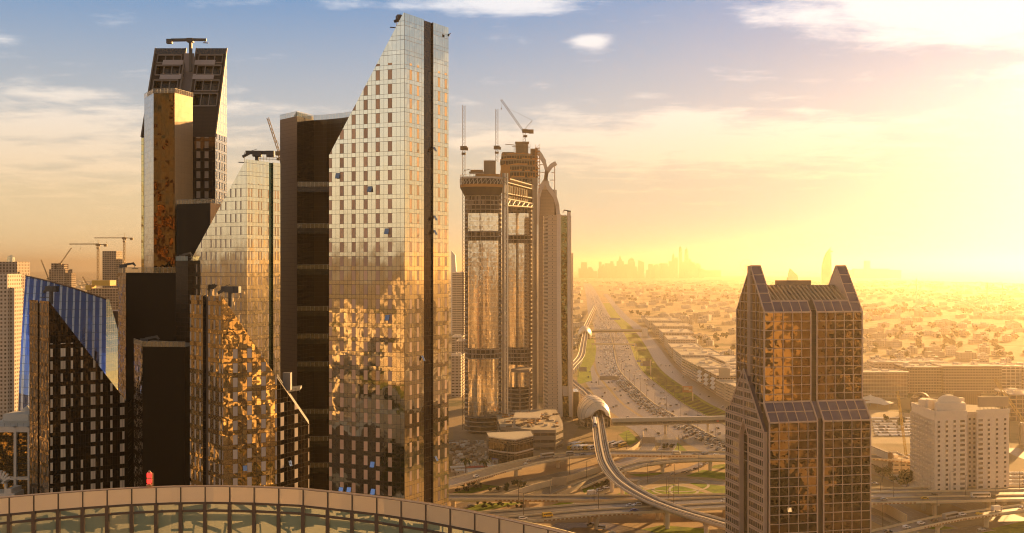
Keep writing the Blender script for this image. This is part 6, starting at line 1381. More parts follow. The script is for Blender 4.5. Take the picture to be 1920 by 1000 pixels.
spec = [(1085, 85, 55, 45, 20, 1), (1145, 86, 50, 50, 17, 0), (1200, 86, 34, 45, 22, 3), (1240, 86, 34, 46, 22, 3), (1280, 86, 34, 48, 23, 3), (1322, 87, 120, 38, 21, 2), (1350, 132, 120, 45, 22, 2), (1490, 90, 75, 60, 21, 4), (1590, 92, 70, 60, 18, 1), (1700, 93, 90, 50, 16, 0), (1830, 95, 110, 50, 20, 1), (2020, 98, 120, 60, 20, 4), (2250, 100, 130, 80, 19, 0), (2500, 100, 150, 80, 18, 1)]
for (y, off, L, D, h, wi), lb in zip(spec, adj): city_block(lb, hw_rect(y, off, L, D), h, wm[wi], 'buildings along the service road')
for y in (1204, 1244, 1284):                                    # sloping white shopfronts
    e_ = thing('shopfront_canopy', {1204: 'nearest of three white sloping shopfront canopies', 1244: 'middle of three white sloping shopfront canopies', 1284: 'farthest of three white sloping shopfront canopies'}[y], 'canopy', (*hw_rect(y, 84, 1, 1)[0], 0))
    m = MB()
    for k in range(3):
        q = hw_rect(y + 2, 83.2 - k * .0, 22, 2.6); z = 5 + k * 5; m.poly([(*q[0], z), (*q[1], z + 3.2), (*q[2], z + 3.2), (*q[3], z)]); m.poly([(*q[3], z - .3), (*q[2], z + 2.9), (*q[1], z + 2.9), (*q[0], z - .3)])
    m.build('awnings', white_paint, e_)
def tent(label, c, r_, h):
    root = thing('peaked_tent', label, 'tent', c); m = MB(); n = 12; prev = None
    for k in range(7):
        t_ = k / 6; rad = r_ * (1 - t_) ** 1.7 + .2; z = 5 + h * t_; ring = [Vector((c[0] + rad * math.cos(2 * math.pi * i / n) * (1 + .12 * math.cos(4 * math.pi * i / n)), c[1] + rad * math.sin(2 * math.pi * i / n), z - (.9 * (1 - t_) * math.cos(4 * 2 * math.pi * i / n)))) for i in range(n)]
        if prev:
            for i in range(n): m.poly([prev[i], prev[(i + 1) % n], ring[(i + 1) % n], ring[i]])
        prev = ring
    m.build('fabric_roof', white_paint, root, smooth=True); m = MB(); m.beam((c[0], c[1], 0), (c[0], c[1], 6 + h), .4)
    for i in range(6): a = 2 * math.pi * i / 6; m.beam((c[0] + r_ * .9 * math.cos(a), c[1] + r_ * .9 * math.sin(a), 0), (c[0] + r_ * .9 * math.cos(a), c[1] + r_ * .9 * math.sin(a), 5), .3)
    m.build('poles', steel, root)
for (px, py), lb in zip(((1324, 689), (1337, 692), (1348, 697)), ('tallest peaked white tent, leftmost of the three', 'middle of the three peaked white tents', 'smallest peaked white tent nearest the gabled tower')): tent(lb, G(px, py), 17, 17)
p = G(1352, 716); city_block('low white market hall below the peaked tents', [(p.x, p.y), (p.x + 55, p.y + 4), (p.x + 55, p.y + 40), (p.x, p.y + 36)], 12, wm[4])
p = G(1358, 740); e_ = thing('roof_hoarding', 'pale square hoarding board on legs over the cream flats', 'billboard', p); m = MB(); m.box((p.x, p.y, 25), (13, .6, 11)); m.build('board', sign_b, e_); m = MB(); [m.beam((p.x + q, p.y + .5, 0), (p.x + q, p.y + .5, 20), .5) for q in (-5, 5)]; m.build('legs', steel, e_)
# mid-rises beyond the hotel
def pixrect(px0, px1, py, D, skew=0.0): a, b_ = G(px0, py), G(px1, py + skew); return [(a.x, a.y), (b_.x, b_.y), (b_.x + 4, b_.y + D), (a.x + 4, a.y + D)]
glass_mid = facade('midrise_glass', 3.4, 4.2, .2, glass=(.34, .25, .15), metal=.6, rough=.12, tilt=.02, wob=.05, joint=(.62, .54, .42), jw=.35, jh=.4)
for px0, px1, py, top, D, wmt, lb in ((1560, 1702, 747, 700, 40, glass_mid, 'glass mid-rise with white gridded frame right beside the gabled tower'), (1700, 1768, 737, 690, 50, wm[3], 'brown balconied flats between the two glass mid-rises'), (1768, 1878, 738, 688, 46, wm[3], 'broad brown mid-rise with a bright roof edge behind the dark hoarding'),
                                     (1878, 1915, 735, 689, 50, wm[4], 'pale framed mid-rise left of the last block at right'), (1915, 1990, 735, 690, 50, wm[3], 'brown mid-rise cut by the right edge'), (1640, 1705, 722, 681, 40, wm[1], 'pale flats peeping over the glass mid-rise'), (1700, 1770, 715, 680, 50, wm[0], 'sandy flats behind the brown balconied flats')):
    q = pixrect(px0, px1, py, D); city_block(lb, q, ZP(top, q[0][1]), wmt, units=4)
    a, b_ = q[0], q[1]; z = ZP(top, a[1]); e_ = sc.objects[-1]; m = MB(); m.prism([(a[0] - 1.5, a[1] - 2), (b_[0] + 1, b_[1] - 2), (b_[0] + 3, b_[1] + 8), (a[0], a[1] + 8)], z + .9, z + 1.6, 0, bottom=True)
    root_ = [o for o in sc.objects if o.get('label') == lb][0]; m.build('roof_overhang', plain('bright_roof_edge', (.70, .62, .48), .7) if 'bright_roof_edge' not in MATS else MATS['bright_roof_edge'], root_)
slat_b = facade('louvre_screen', 2.2, 2.4, .5, glass=(.12, .08, .05), metal=.1, rough=.6, jw=.35, jh=.25, joint=(.25, .17, .10), tilt=0, wob=0)
for (px0, px1, pt, pb), lb in zip(((1708, 1762, 746, 768), (1788, 1840, 733, 768)), ('dark louvred hoarding behind the left half of the hotel roof', 'taller dark louvred hoarding behind the middle of the hotel roof')):
    a, b_ = G(px0, 768), G(px1, 768); e_ = thing('louvred_hoarding', lb, 'hoarding', a); m = MB(); m.prism([(a.x, a.y), (b_.x, b_.y), (b_.x, b_.y + 1), (a.x, a.y + 1)], 0, ZP(pt, a.y)); m.build('screen', slat_b, e_)
c = G(1735, 765); e_ = thing('dark_dome', 'dark round dome rising behind the left louvred hoarding', 'dome', (c.x, c.y + 12, 0)); m = MB(); n = 14; R0 = 11
for i in range(n):
    for j in range(6):
        def dm(i_, j_): a, b_ = 2 * math.pi * i_ / n, math.pi / 2 * j_ / 6; return (c.x + R0 * math.cos(a) * math.cos(b_), c.y + 12 + R0 * math.sin(a) * math.cos(b_), 4 + R0 * math.sin(b_))
        m.poly([dm(i, j), dm(i + 1, j), dm(i + 1, j + 1), dm(i, j + 1)])
m.prism([(c.x + R0 * math.cos(2 * math.pi * i / n), c.y + 12 + R0 * math.sin(2 * math.pi * i / n)) for i in range(n)], 0, 4.2); m.build('shell', slat, e_)
# blank screen wall, sheds and mobile cranes left of the hotel
a, b_ = Vector((272, 778, 0)), Vector((274.6, 748, 0)); e_ = thing('blank_screen_wall', 'big blank pale screen with a dark edge standing left of the hotel', 'billboard', b_); m = MB(); m.poly([(a.x, a.y, .8), (b_.x, b_.y, .8), (b_.x, b_.y, 13.5), (a.x, a.y, 13.5)]); m.build('face', plain('screen_face', (.62, .55, .44), .7), e_)
m = MB(); m.prism([(a.x + .05, a.y), (b_.x + .05, b_.y), (b_.x + 3.6, b_.y + .6), (a.x + 3.6, a.y + .6)], 0, 14); m.build('box_frame', plain('screen_edge', (.14, .09, .05), .7), e_)
p = G(1675, 886); city_block('low pale shed with a flat roof between the blank screen and the hotel', [(p.x, p.y), (p.x + 13, p.y - 1), (p.x + 14, p.y + 30), (p.x + 1, p.y + 30)], 9, wm[1], units=1, name='shed', cat='shed')
p = G(1668, 899); e_ = thing('boundary_wall', 'low white boundary wall in front of the pale shed', 'wall', p); m = MB(); m.beam((p.x, p.y, 1.8), (p.x + 16, p.y - 6, 1.8), .5, 3.6); m.build('wall', white_paint, e_)
for bs, tp, wd, lb, cab in ((W(1699, 855, 785), W(1683, 733, 785), 1.3, 'slim yellow lattice crane boom left of the hotel', 1), (W(1920, 792, 860), W(1865, 711, 860), 1.9, 'thick yellow lattice crane boom leaning up from the right edge', 0)):
    e_ = thing('mobile_crane', lb, 'crane', (bs.x, bs.y, 0)); m = MB(); m.lattice((bs.x, bs.y, bs.z if cab else bs.z), tp, wd, 2.4, .24); m.build('boom', plain('crane_yellow', (.55, .40, .13), .6) if 'crane_yellow' not in MATS else MATS['crane_yellow'], e_)
    m = MB(); c = Vector((bs.x, bs.y, 0)); zc = max(1.6, bs.z - 1.5); m.box((c.x, c.y, zc), (6, 3, 2.2)); m.box((c.x + 2.4, c.y, zc + 1.7), (1.8, 2.4, 2)); m.box((c.x, c.y - 1.7, zc / 2 + .0), (7, .9, zc - .4)); m.box((c.x, c.y + 1.7, zc / 2), (7, .9, zc - .4)); m.build('crawler', rim_m, e_)
    m = MB(); m.beam(tp, tp + Vector((0, 0, -12)), .12); m.beam(tp, Vector((bs.x + 5, bs.y, bs.z + 5)), .12); m.build('cables', pole_m, e_)
q = pixrect(1893, 1990, 790, 40, 2); city_block('raw concrete frame under construction right of the hotel', q, 26, windows('open_frame', (.44, .33, .22), (.06, .04, .03), 6, 4.2, (.1, .95), (.14, .92)), units=5)
for k, (px, py) in enumerate(((1632, 757), (1650, 764))): c = G(px, py); tent(('broad low white marquee behind the sand car park', 'second low white marquee nearer the sand car park')[k], c, 14, 5)
# site huts by the oval towers
for k, (px, py, cl) in enumerate(((872, 890, 'white'), (884, 893, 'white'), (893, 884, 'red'), (861, 884, 'white'), (905, 888, 'white'), (941, 868, 'blue'), (925, 882, 'white'), (912, 893, 'cream'))):
    c = G(px, py); e_ = thing('site_hut', {0: 'long white site cabin nearest the upper flyover', 1: 'white site cabin just below the red roofed one', 2: 'site cabin with a flat red roof', 3: 'white site cabin at the left by the mirror tower', 4: 'white site cabin right of the red roofed one', 5: 'blue tarpaulin covered stack by the glass pavilion', 6: 'white site cabin before the glass pavilion', 7: 'cream site cabin along the flyover edge'}[k], 'site cabin', c)
    m = MB(); L = rr.uniform(9, 16); m.box((c.x, c.y, 1.6), (L, 5, 3.2), .2); m.build('cabin', windows('cabin_wall', (.66, .6, .5), (.1, .08, .06), 3, 3.2, (.3, .6), (.4, .75)) if 'cabin_wall' not in MATS else MATS['cabin_wall'], e_)
    m = MB(); m.box((c.x, c.y, 3.4), (L + .6, 5.6, .35), .2); m.build('roof', {'red': plain('red_roof', (.45, .08, .05), .7), 'blue': plain('blue_tarp', (.10, .14, .40), .6), 'white': white_paint, 'cream': KC['slab']}[cl], e_)
m = MB()
for k in range(170):
    px, py = rr.uniform(846, 935), rr.uniform(826, 896); c = G(px, py)
    if py > 905 - (px - 848) * .25: continue
    m.box((c.x, c.y, .9), (rr.uniform(1, 7), rr.uniform(1, 4), rr.uniform(.8, 3.2)), rr.uniform(0, 3), rr.choice((0, 0, 1, 2, 3)))
tag(m.build('site_materials', [KC['slab'], KC['rust'], KC['pier'], white_paint]), 'litter of stacked building materials around the oval towers', 'building materials', kind='stuff')
# hazy blocks between the mirror tower and the oval towers, and far left
for (px0, px1, py, top, D, wi), lb in zip(((848, 870, 640, 512, 60, 2), (847, 866, 672, 632, 40, 4), (846, 864, 745, 668, 40, 1), (855, 872, 700, 640, 30, 0)), ('tall hazy banded block left of the crane mast', 'hazy low rounded block left of the crane mast', 'pale ribbed flats at the edge of the mirror tower', 'small hazy block behind the pale ribbed flats')):
    q = pixrect(px0, px1, py, D); city_block(lb, q, ZP(top, q[0][1]), wm[wi], units=2)
e_ = thing('sail_tower', 'hazy white tower with a slanting sail outline beside the mirror tower', 'tower', G(850, 640)); m = MB(); a = [W(846, 640, 2250), W(864, 640, 2250), W(853, 478, 2250), W(846, 470, 2250)]; a[0].z = a[1].z = 0; bk = Vector((0, 30, 0))
m.poly(a); m.poly([p + bk for p in a][::-1])
for i in range(4): j = (i + 1) % 4; m.poly([a[j], a[i], a[i] + bk, a[j] + bk])
m.build('shaft', white_paint, e_)
def tower(label, px0, px1, top, Y, wmt, D=30, steps=(), name='apartment_tower', group=None):
    root = thing(name, label, 'tower', (*XY(px0, Y), 0), group); m = MB(); a, b_ = XY(px0, Y), XY(px1, Y); m.prism([a, b_, (b_[0], b_[1] + D), (a[0], a[1] + D)], 0, ZP(top, Y), 0, 1); m.build('shaft', [wmt, roofm[0]], root)
    for k, (p0, p1, t_, base) in enumerate(steps): m = MB(); a, b_ = XY(p0, Y + 3 + k), XY(p1, Y + 3 + k); m.prism([a, b_, (b_[0], b_[1] + D * .6), (a[0], a[1] + D * .6)], ZP(base, Y), ZP(t_, Y), 0, 1); m.build('upper_storeys', [wmt, roofm[0]], root)
    return root
t1 = tower('pale stepped apartment tower at the far left edge', -30, 14, 514, 900, windows('pale_flats', (.62, .53, .42), (.20, .15, .11), 3.4, 3.4, (.25, .75), (.3, .8)), 26, ((-30, 17, 530, 1000), (10, 27, 540, 1000)))
t2 = tower('darker apartment tower with a glazed lantern roof behind the pale one', -20, 32, 491, 1150, windows('taupe_flats', (.40, .32, .25), (.12, .09, .07), 3.6, 3.4, (.3, .8), (.2, .9)), 30, ((20, 37, 510, 1000),))
m = MB(); c = W(15, 491, 1150); m.prism([(c.x - 3, c.y + 4), (c.x + 3, c.y + 4), (c.x + 3, c.y + 10), (c.x - 3, c.y + 10)], c.z, c.z + 5.5); m.poly([(c.x - 3, c.y + 4, c.z + 5.5), (c.x + 3, c.y + 4, c.z + 5.5), (c.x, c.y + 7, c.z + 8)]); m.poly([(c.x + 3, c.y + 10, c.z + 5.5), (c.x - 3, c.y + 10, c.z + 5.5), (c.x, c.y + 7, c.z + 8)]); m.build('lantern', rail_glass, t2)
shell_w = windows('bare_frame_tower', (.40, .31, .22), (.10, .07, .05), 4.2, 3.8, (.12, .9), (.12, .85))
tower('bare concrete tower under construction with two lift cores, left of the amber tower', 92, 122, 505, 1800, shell_w, 30, ((96, 103, 494, 505), (106, 120, 495, 505), (121, 134, 512, 1000)), 'construction_tower')
tower('tall bare concrete tower under construction between two tower cranes', 192, 218, 471, 1900, shell_w, 30, ((192, 230, 486, 1000),), 'construction_tower')
ty = tower('construction tower wrapped with yellow formwork round its top', 163, 224, 541, 1500, shell_w, 30, (), 'construction_tower')
m = MB()
for px0, px1, p0, p1 in ((172, 206, 526, 536), (160, 168, 535, 544)): a, b_ = W(px0, p1, 1494), W(px1, p0, 1494); m.prism([(a.x, a.y), (b_.x, a.y), (b_.x, a.y + 24), (a.x, a.y + 24)], a.z, b_.z)
m.build('yellow_formwork', yellow_paint, ty)
def hammer(label, px, base, top, jx0, jx1, Y, lb_=None):
    ap = W(px, top - 9, Y); tower_crane(label, W(px, base, Y), W(px, top, Y), 2.6, 4, cab=W(px, top, Y), jib=(W(px, top - 1, Y), W(jx0, top - 1, Y), ap, [W((jx0 + px) / 2, top - 1, Y), W(jx1, top - 1, Y)], W((jx0 * .6 + px * .4), top, Y), W((jx0 * .6 + px * .4), top + 8, Y)), counter=(W(px, top - 1, Y), W(jx1, top, Y)), mat=crane_far, bar=.5)
crane_far = plain('crane_far_paint', (.26, .17, .07), .6)
hammer('tower crane with a long jib just left of the bare concrete tower', 184, 525, 459, 130, 198, 1600); hammer('taller tower crane with a long jib right beside the bare concrete tower', 233, 500, 447, 177, 247, 1700)
for lb, b0, j0, j1, Y in (('short luffing crane jib at the far left of the bare concrete tower', (93, 525), (91, 523), (77, 487), 1800), ('luffing crane jib leaning right above the two lift cores', (112, 497), (113, 495), (134, 465), 1800), ('dark luffing crane jib beside the yellow formwork', (165, 540), (166, 538), (155, 519), 1500), ('luffing crane jib leaning left behind the brown tower', (527, 300), (524, 288), (502, 221), 700)):
    tower_crane(lb, W(*b0, Y), W(j0[0], j0[1], Y), 2.0, 3.0, cab=W(j0[0], j0[1], Y), jib=(W(*j0, Y), W(*j1, Y), W(j0[0] + 5, j0[1] - 8, Y), [W((j0[0] + j1[0]) / 2, (j0[1] + j1[1]) / 2, Y)]), mat=crane_far, bar=.34)

# skyline far across the haze
sky_m = plain('far_tower', (.30, .22, .14), .8)
def far_tower(label, px0, px1, top, Y, kind='flat', spire=None):
    root = thing('skyline_tower', label, 'tower', (*XY(px0, Y), 0), 'towers of the far skyline'); m = MB(); a, b_ = XY(px0, Y), XY(px1, Y); D = (b_[0] - a[0]) * .8; wz = b_[0] - a[0]; zt = ZP(top, Y)
    ft = [a, b_, (b_[0], b_[1] + D), (a[0], a[1] + D)]; cx, cy = (a[0] + b_[0]) / 2, a[1] + D / 2
    if kind == 'flat': m.prism(ft, 0, zt)
    elif kind == 'step': m.prism(ft, 0, zt * .86); m.prism([(cx + (x - cx) * .62, cy + (y - cy) * .62) for x, y in ft], zt * .86, zt)
    elif kind == 'slant':
        m.prism(ft, 0, zt * .88); z = zt * .88; P = [Vector((*p, z)) for p in ft]; T0, T1 = Vector((*ft[0], zt)), Vector((*ft[3], zt)); m.poly([P[0], P[1], T0]); m.poly([P[2], P[3], T1]); m.poly([P[1], P[2], T1, T0]); m.poly([P[3], P[0], T0, T1])
    else:                                                       # domed or pointed crown
        m.prism(ft, 0, zt * .80); n = 8; prev = None
        for k in range(5):
            t_ = k / 4; rad = wz * .5 * math.cos(t_ * math.pi / 2) ** (.8 if kind == 'dome' else 1.2) + .5; z = zt * .80 + zt * .20 * (math.sin(t_ * math.pi / 2) if kind == 'dome' else t_); ring = [(cx + rad * math.cos(2 * math.pi * i / n), cy + rad * math.sin(2 * math.pi * i / n), z) for i in range(n)]
            if prev:
                for i in range(n): m.poly([prev[i], prev[(i + 1) % n], ring[(i + 1) % n], ring[i]])
            prev = ring
    m.build('shaft', sky_m, root)
    if spire: m = MB(); m.tube([(cx, cy, zt * .9), (cx, cy, ZP(spire, Y))], [wz * .10, 1.0], 6); m.build('spire', sky_m, root)
for k, (a, b_, t_, kd, sp_, lb) in enumerate(((1090, 1101, 492, 'flat', None, 'squat flat skyline tower at the left end of the far cluster'), (1101, 1112, 501, 'step', None, 'low stepped skyline block right of the squat flat tower'), (1123, 1128, 491, 'flat', None, 'thin skyline tower before the spired one'), (1128, 1135, 496, 'step', None, 'short stepped skyline tower beside the thin one'), (1135, 1143, 494, 'flat', None, 'plain skyline tower left of the broad pair'), (1143, 1152, 490, 'step', None, 'broad stepped skyline tower left of the spire'),
    (1157, 1170, 490, 'flat', None, 'wide flat skyline tower under the tall spire'), (1160, 1166, 481, 'step', 475, 'spired skyline tower left of centre'), (1170, 1178, 496, 'flat', None, 'low flat skyline tower right of the spire'), (1178, 1191, 484, 'dome', 482, 'pointed skyline tower standing alone'), (1191, 1195, 500, 'flat', None, 'small skyline block right of the pointed tower'), (1197, 1208, 488, 'slant', 486, 'skyline tower with a slanted top'), (1216, 1225, 495, 'flat', None, 'low skyline block starting the right cluster'), (1225, 1237, 496, 'step', None, 'wide low skyline block in the right cluster'), (1237, 1252, 494, 'flat', None, 'broad skyline slab before the tallest group'),
    (1254, 1260, 490, 'flat', None, 'skyline tower at the foot of the tallest group'), (1260, 1266, 476, 'dome', 469, 'domed skyline tower left of the tallest pair'), (1265, 1271, 483, 'flat', None, 'flat skyline tower between the domed and tallest ones'), (1273, 1279, 462, 'dome', 461, 'tallest skyline tower with a rounded tip'), (1279, 1285, 491, 'flat', None, 'low skyline tower between the two tallest'), (1284, 1291, 466, 'dome', 464, 'second tallest skyline tower with a rounded tip'), (1291, 1297, 486, 'step', None, 'stepped skyline tower right of the tallest pair'), (1297, 1303, 492, 'flat', None, 'flat skyline tower right of the stepped one'), (1303, 1314, 494, 'step', None, 'last skyline tower of the tallest group'), (1316, 1352, 507, 'flat', None, 'long low skyline block trailing right of the tallest group'), (1622, 1632, 489, 'flat', None, 'single flat tower on the far shore right of the gabled tower'), (1600, 1690, 504, 'step', None, 'long low far shore resort block around the single flat tower'), (1240, 1256, 500, 'flat', None, 'low skyline slab in front of the broad slab'), (1150, 1160, 499, 'flat', None, 'low skyline filler block below the spired tower'))): far_tower(lb, a, b_, t_, 13500 + (k * 37 % 900), kd, sp_)
def filler(px0, px1, n):
    for k in range(n):
        a = px0 + (px1 - px0) * k / n; far_tower('low hazy block along the base of the far skyline', a, a + rr.uniform(4, 9), rr.uniform(503, 509), 13000 + rr.uniform(-300, 400), 'flat')
filler(1085, 1320, 26)
e_ = thing('sail_hotel', 'sail shaped hotel tower on the hazy far shore above the gabled tower', 'hotel', (*XY(1550, 7460), 0)); m = MB(); Yb = 7460; pr = [(1541, 520), (1542, 500), (1545, 486), (1550, 474), (1556.5, 466), (1558, 520)]; a = [W(px, py, Yb) for px, py in pr]; a[0].z = a[-1].z = 0; bk = Vector((6, 40, 0)); m.poly(a[::-1]); m.poly([p + bk for p in a])
for i in range(len(a)): j = (i + 1) % len(a); m.poly([a[i], a[j], a[j] + bk, a[i] + bk])
m.build('sail', sky_m, e_); m = MB(); m.tube([W(1558, 520, Yb - 3), W(1558, 463, Yb - 3)], [7, 2], 6); m.beam(W(1553, 471, Yb - 3), W(1562, 472, Yb - 3), 7); m.build('mast', sky_m, e_)
e_ = thing('wave_hotel', 'low wave shaped hotel on the far shore left of the sail hotel', 'hotel', (*XY(1485, 7300), 0)); m = MB(); pr = [(1477, 522), (1479, 512), (1481, 504), (1484, 505), (1489, 511), (1496, 517), (1498, 522)]; a = [W(px, py, 7300) for px, py in pr]; a[0].z = a[-1].z = 0; bk = Vector((4, 30, 0)); m.poly(a[::-1]); m.poly([p + bk for p in a])
for i in range(len(a)): j = (i + 1) % len(a); m.poly([a[i], a[j], a[j] + bk, a[i] + bk])
m.build('block', sky_m, e_)
e_ = thing('observation_wheel', 'faint giant observation wheel on the far shore above the gabled tower', 'ferris wheel', (*XY(1399, 12000), 0)); m = MB(); c = W(1399, 498, 12000); r_ = 66
for i in range(28): a, b_ = 2 * math.pi * i / 28, 2 * math.pi * (i + 1) / 28; m.beam(c + Vector((r_ * math.cos(a), 0, r_ * math.sin(a))), c + Vector((r_ * math.cos(b_), 0, r_ * math.sin(b_))), 5)
for i in range(14): a = 2 * math.pi * i / 14; m.beam(c, c + Vector((r_ * math.cos(a), 0, r_ * math.sin(a))), 1.4)
m.build('rim', sky_m, e_); m = MB(); m.beam(c, (c.x - 40, c.y, 0), 6); m.beam(c, (c.x + 40, c.y, 0), 6); m.build('supports', sky_m, e_)
e_ = thing('arch_bridge', 'thin pale arch bridge far among the houses at right', 'bridge', G(1775, 580)); m = MB(); Ya = 3300
pts = [W(1720 + 110 * k / 16, 577 - 23 * math.sin(math.pi * k / 16), Ya) for k in range(17)]
for a, b_ in zip(pts, pts[1:]): m.beam(a, b_, 1.8)
m.build('arch', white_paint, e_)
for px, pb, pt, Y, lb in ((1718, 534, 521, 4300, 'slim far minaret near the shore, left one'), (1851, 540, 528, 3700, 'slim far minaret near the shore, right one'), (1880, 541, 532, 3600, 'smallest far minaret near the right edge')):
    e_ = thing('minaret', lb, 'minaret', (*XY(px, Y), 0)); m = MB(); x, y = XY(px, Y); m.tube([(x, y, 0), (x, y, ZP(pt + 4, Y)), (x, y, ZP(pt, Y))], [3, 2.2, .4], 8); m.build('tower', hw, e_)

# low houses and trees filling the plain
def free(x, y):
    k = x / y * F + 960
    if y < 830: return False
    if y < 9000:
        f = hw_frame(max(560, min(y, 8900))); off = (x - f[0].x)
        if -62 < off < (155 if y < 2700 else 95): return False
    if 1600 < k < 2000 and y < 1330: return False
    if 840 < k < 1120 and y < 1750: return False
    if y < 1120 and k > 1000 and k < 1420: return False
    py = HY + EYE * F / y
    for (a, pa), (b_, pb) in zip(coast, coast[1:]):
        if a <= k <= b_ and py < pa + (pb - pa) * (k - a) / (b_ - a) + .5: return False
    return True
stone_h = [windows('villa_white', (.66, .57, .45), (.16, .12, .08), 4.0, 3.5, (.3, .62), (.3, .72)), windows('villa_sand', (.52, .42, .30), (.14, .10, .07), 4.6, 3.5, (.3, .6), (.3, .7))]
def house_mb(m, x, y, w_, d_, h, rz, wi=0):
    ca_, sa_ = math.cos(rz), math.sin(rz); ft = [(x + a * ca_ - b_ * sa_, y + a * sa_ + b_ * ca_) for a, b_ in ((-w_ / 2, -d_ / 2), (w_ / 2, -d_ / 2), (w_ / 2, d_ / 2), (-w_ / 2, d_ / 2))]; m.prism(ft, 0, h, wi, 2 + wi)
    if w_ > 9: m.box((x + w_ * .18 * ca_, y + w_ * .18 * sa_, h + 1.2), (w_ * .36, d_ * .4, 2.6), rz, wi)
HM = stone_h + roofm
pts = []
while len(pts) < 2600:
    y = 1000 + 9500 * rr.random() ** 1.6; k = rr.uniform(-160, 2080); x = (k - 960) / F * y
    if 100 < k < 860 and y < 2400: continue
    if free(x, y): pts.append((x, y))
pts.sort(key=lambda p: p[1]); rest = MB(); nh = 0
hp = []
for w_, d_, h, wi in ((16, 12, 8, 0), (20, 14, 7.5, 1), (13, 13, 10, 0), (26, 16, 11, 1), (18, 10, 7, 0)): m = MB(); house_mb(m, 0, 0, w_, d_, h, 0, wi); hp.append((m, None))
hmesh = []
for i, (x, y) in enumerate(pts):
    rz = rr.choice((0, .25, -.2, 1.2)) + rr.uniform(-.06, .06)
    if nh < 290 and 900 < x / y * F + 960 + 400:
        j = rr.randrange(5); nm = 'low_house'
        if j >= len(hmesh):
            j = len(hmesh); o = hp[j][0].build(nm, HM); hmesh.append(o)
        else: o = link(hmesh[j].copy())
        o.location = (x, y, 0); o.rotation_euler = (0, 0, rz)
        side = 'in the hazy district left of the highway' if x < hw_frame(min(y, 8900))[0].x else 'in the hazy district right of the highway'
        tag(o, ('pale flat roofed house ' if j in (0, 2, 4) else 'sand coloured flat roofed house ') + side, 'house', 'houses ' + side); nh += 1
    else: s_ = 1 + y / 6000; house_mb(rest, x, y, rr.uniform(12, 26) * s_, rr.uniform(10, 16) * s_, rr.uniform(6, 12) * (1 + .3 * (rr.random() < .1)), rz, rr.randrange(2))
for q_ in range(420):
    y = rr.uniform(650, 2400); k = rr.uniform(100, 790); house_mb(rest, (k - 960) / F * y, y, rr.uniform(14, 34), rr.uniform(12, 24), rr.choice((7, 9, 12, 18, 28)), rr.choice((0, .25, -.2)), rr.randrange(2))
tag(rest.build('distant_houses', HM), 'mass of small hazy houses reaching to the horizon', 'houses', kind='stuff')
def leaf_mat(name, a, b_):
    mt, t, b = new_mat(name); pos = t.n('ShaderNodeNewGeometry').outputs['Position']; t.put(b.inputs['Base Color'], t.mix(t.noise(pos, .8, 3., .6), a, b_)); b.inputs['Roughness'].default_value = .7; b.inputs['Specular IOR Level'].default_value = .2; return mt
leaf = leaf_mat('tree_leaf', (.035, .05, .012), (.09, .10, .02)); bark = plain('bark', (.14, .09, .05), .9)
def crown_mb(m, x, y, r_, h, n, rq, leafsize=.9):
    lumps = [(rq.uniform(-.5, .5) * r_, rq.uniform(-.5, .5) * r_, h * rq.uniform(.45, .85), r_ * rq.uniform(.38, .62)) for _ in range(7)]
    for k in range(n):
        lx, ly, lz, lr = lumps[k % 7]; d = Vector((rq.gauss(0, 1), rq.gauss(0, 1), rq.gauss(0, 1))).normalized() * lr * rq.uniform(.6, 1.05); c = Vector((x + lx, y + ly, lz)) + d
        a = Vector((rq.gauss(0, 1), rq.gauss(0, 1), rq.gauss(0, 1))).normalized() * leafsize; b_ = a.cross(Vector((rq.gauss(0, 1), rq.gauss(0, 1), rq.gauss(0, 1)))).normalized() * leafsize; m.poly([c - a, c - b_, c + a, c + b_])
def tree_proto(r_, h, n, ls):
    rq = random.Random(int(r_ * 10)); root = thing('broadleaf_tree', 'tree', 'tree', (0, 0, 0)); m = MB(); m.tube([(0, 0, 0), (.1, 0, h * .35), (0, .1, h * .6)], [.28, .2, .1], 6)
    for k in range(4): a = k * 1.6; m.tube([(0, 0, h * .3), (r_ * .5 * math.cos(a), r_ * .5 * math.sin(a), h * .65)], [.13, .05], 5)
    m.build('trunk', bark, root); m = MB(); crown_mb(m, 0, 0, r_, h, n, rq, ls); m.build('crown', leaf, root); return root
def palm_proto():
    root = thing('palm_tree', 'palm', 'palm tree', (0, 0, 0)); m = MB(); m.tube([(0, 0, 0), (.15, 0, 4), (.1, .1, 8.5)], [.35, .25, .22], 7); m.build('trunk', bark, root); m = MB(); rq = random.Random(3)
    for k in range(20):
        a = k * 2.4; e0 = rq.uniform(-.1, 1.0); prev = Vector((.1, .1, 8.5)); dr = Vector((math.cos(a), math.sin(a), 0)); side = Vector((-dr.y, dr.x, 0)); w0 = .1
        for s_ in range(5): e_ = e0 - s_ * .38; nx = prev + (dr * math.cos(e_) + Vector((0, 0, math.sin(e_)))) * .85; w1 = (.45, .6, .55, .4, .05)[s_]; m.poly([prev - side * w0, prev + side * w0, nx + side * w1 + Vector((0, 0, -.2)), nx - side * w1 + Vector((0, 0, -.2))]); prev = nx; w0 = w1
    m.build('crown', leaf, root); return root
tps = [tree_proto(4.5, 8, 420, .55), tree_proto(6.0, 9.5, 560, .62), palm_proto()]; used = [False] * 3
def put_tree(j, p, label, group, s_=1.0):
    if used[j]: o = copy_thing(tps[j], loc=p, rz=rr.uniform(0, 6), label=label, group=group)
    else: o = tps[j]; used[j] = True; o.location = p; tag(o, label, None, group)
    o.scale = (s_, s_, s_ * rr.uniform(.85, 1.15))
for px, py, lb in ((873, 896, 'palm tree by the site cabins at left'), (909, 892, 'palm tree before the glass pavilion')): put_tree(2, G(px, py), lb, 'palms by the building site', 1.35)
put_tree(1, G(1700, 914), 'round green tree in front of the white hotel corner', None, 1.25)
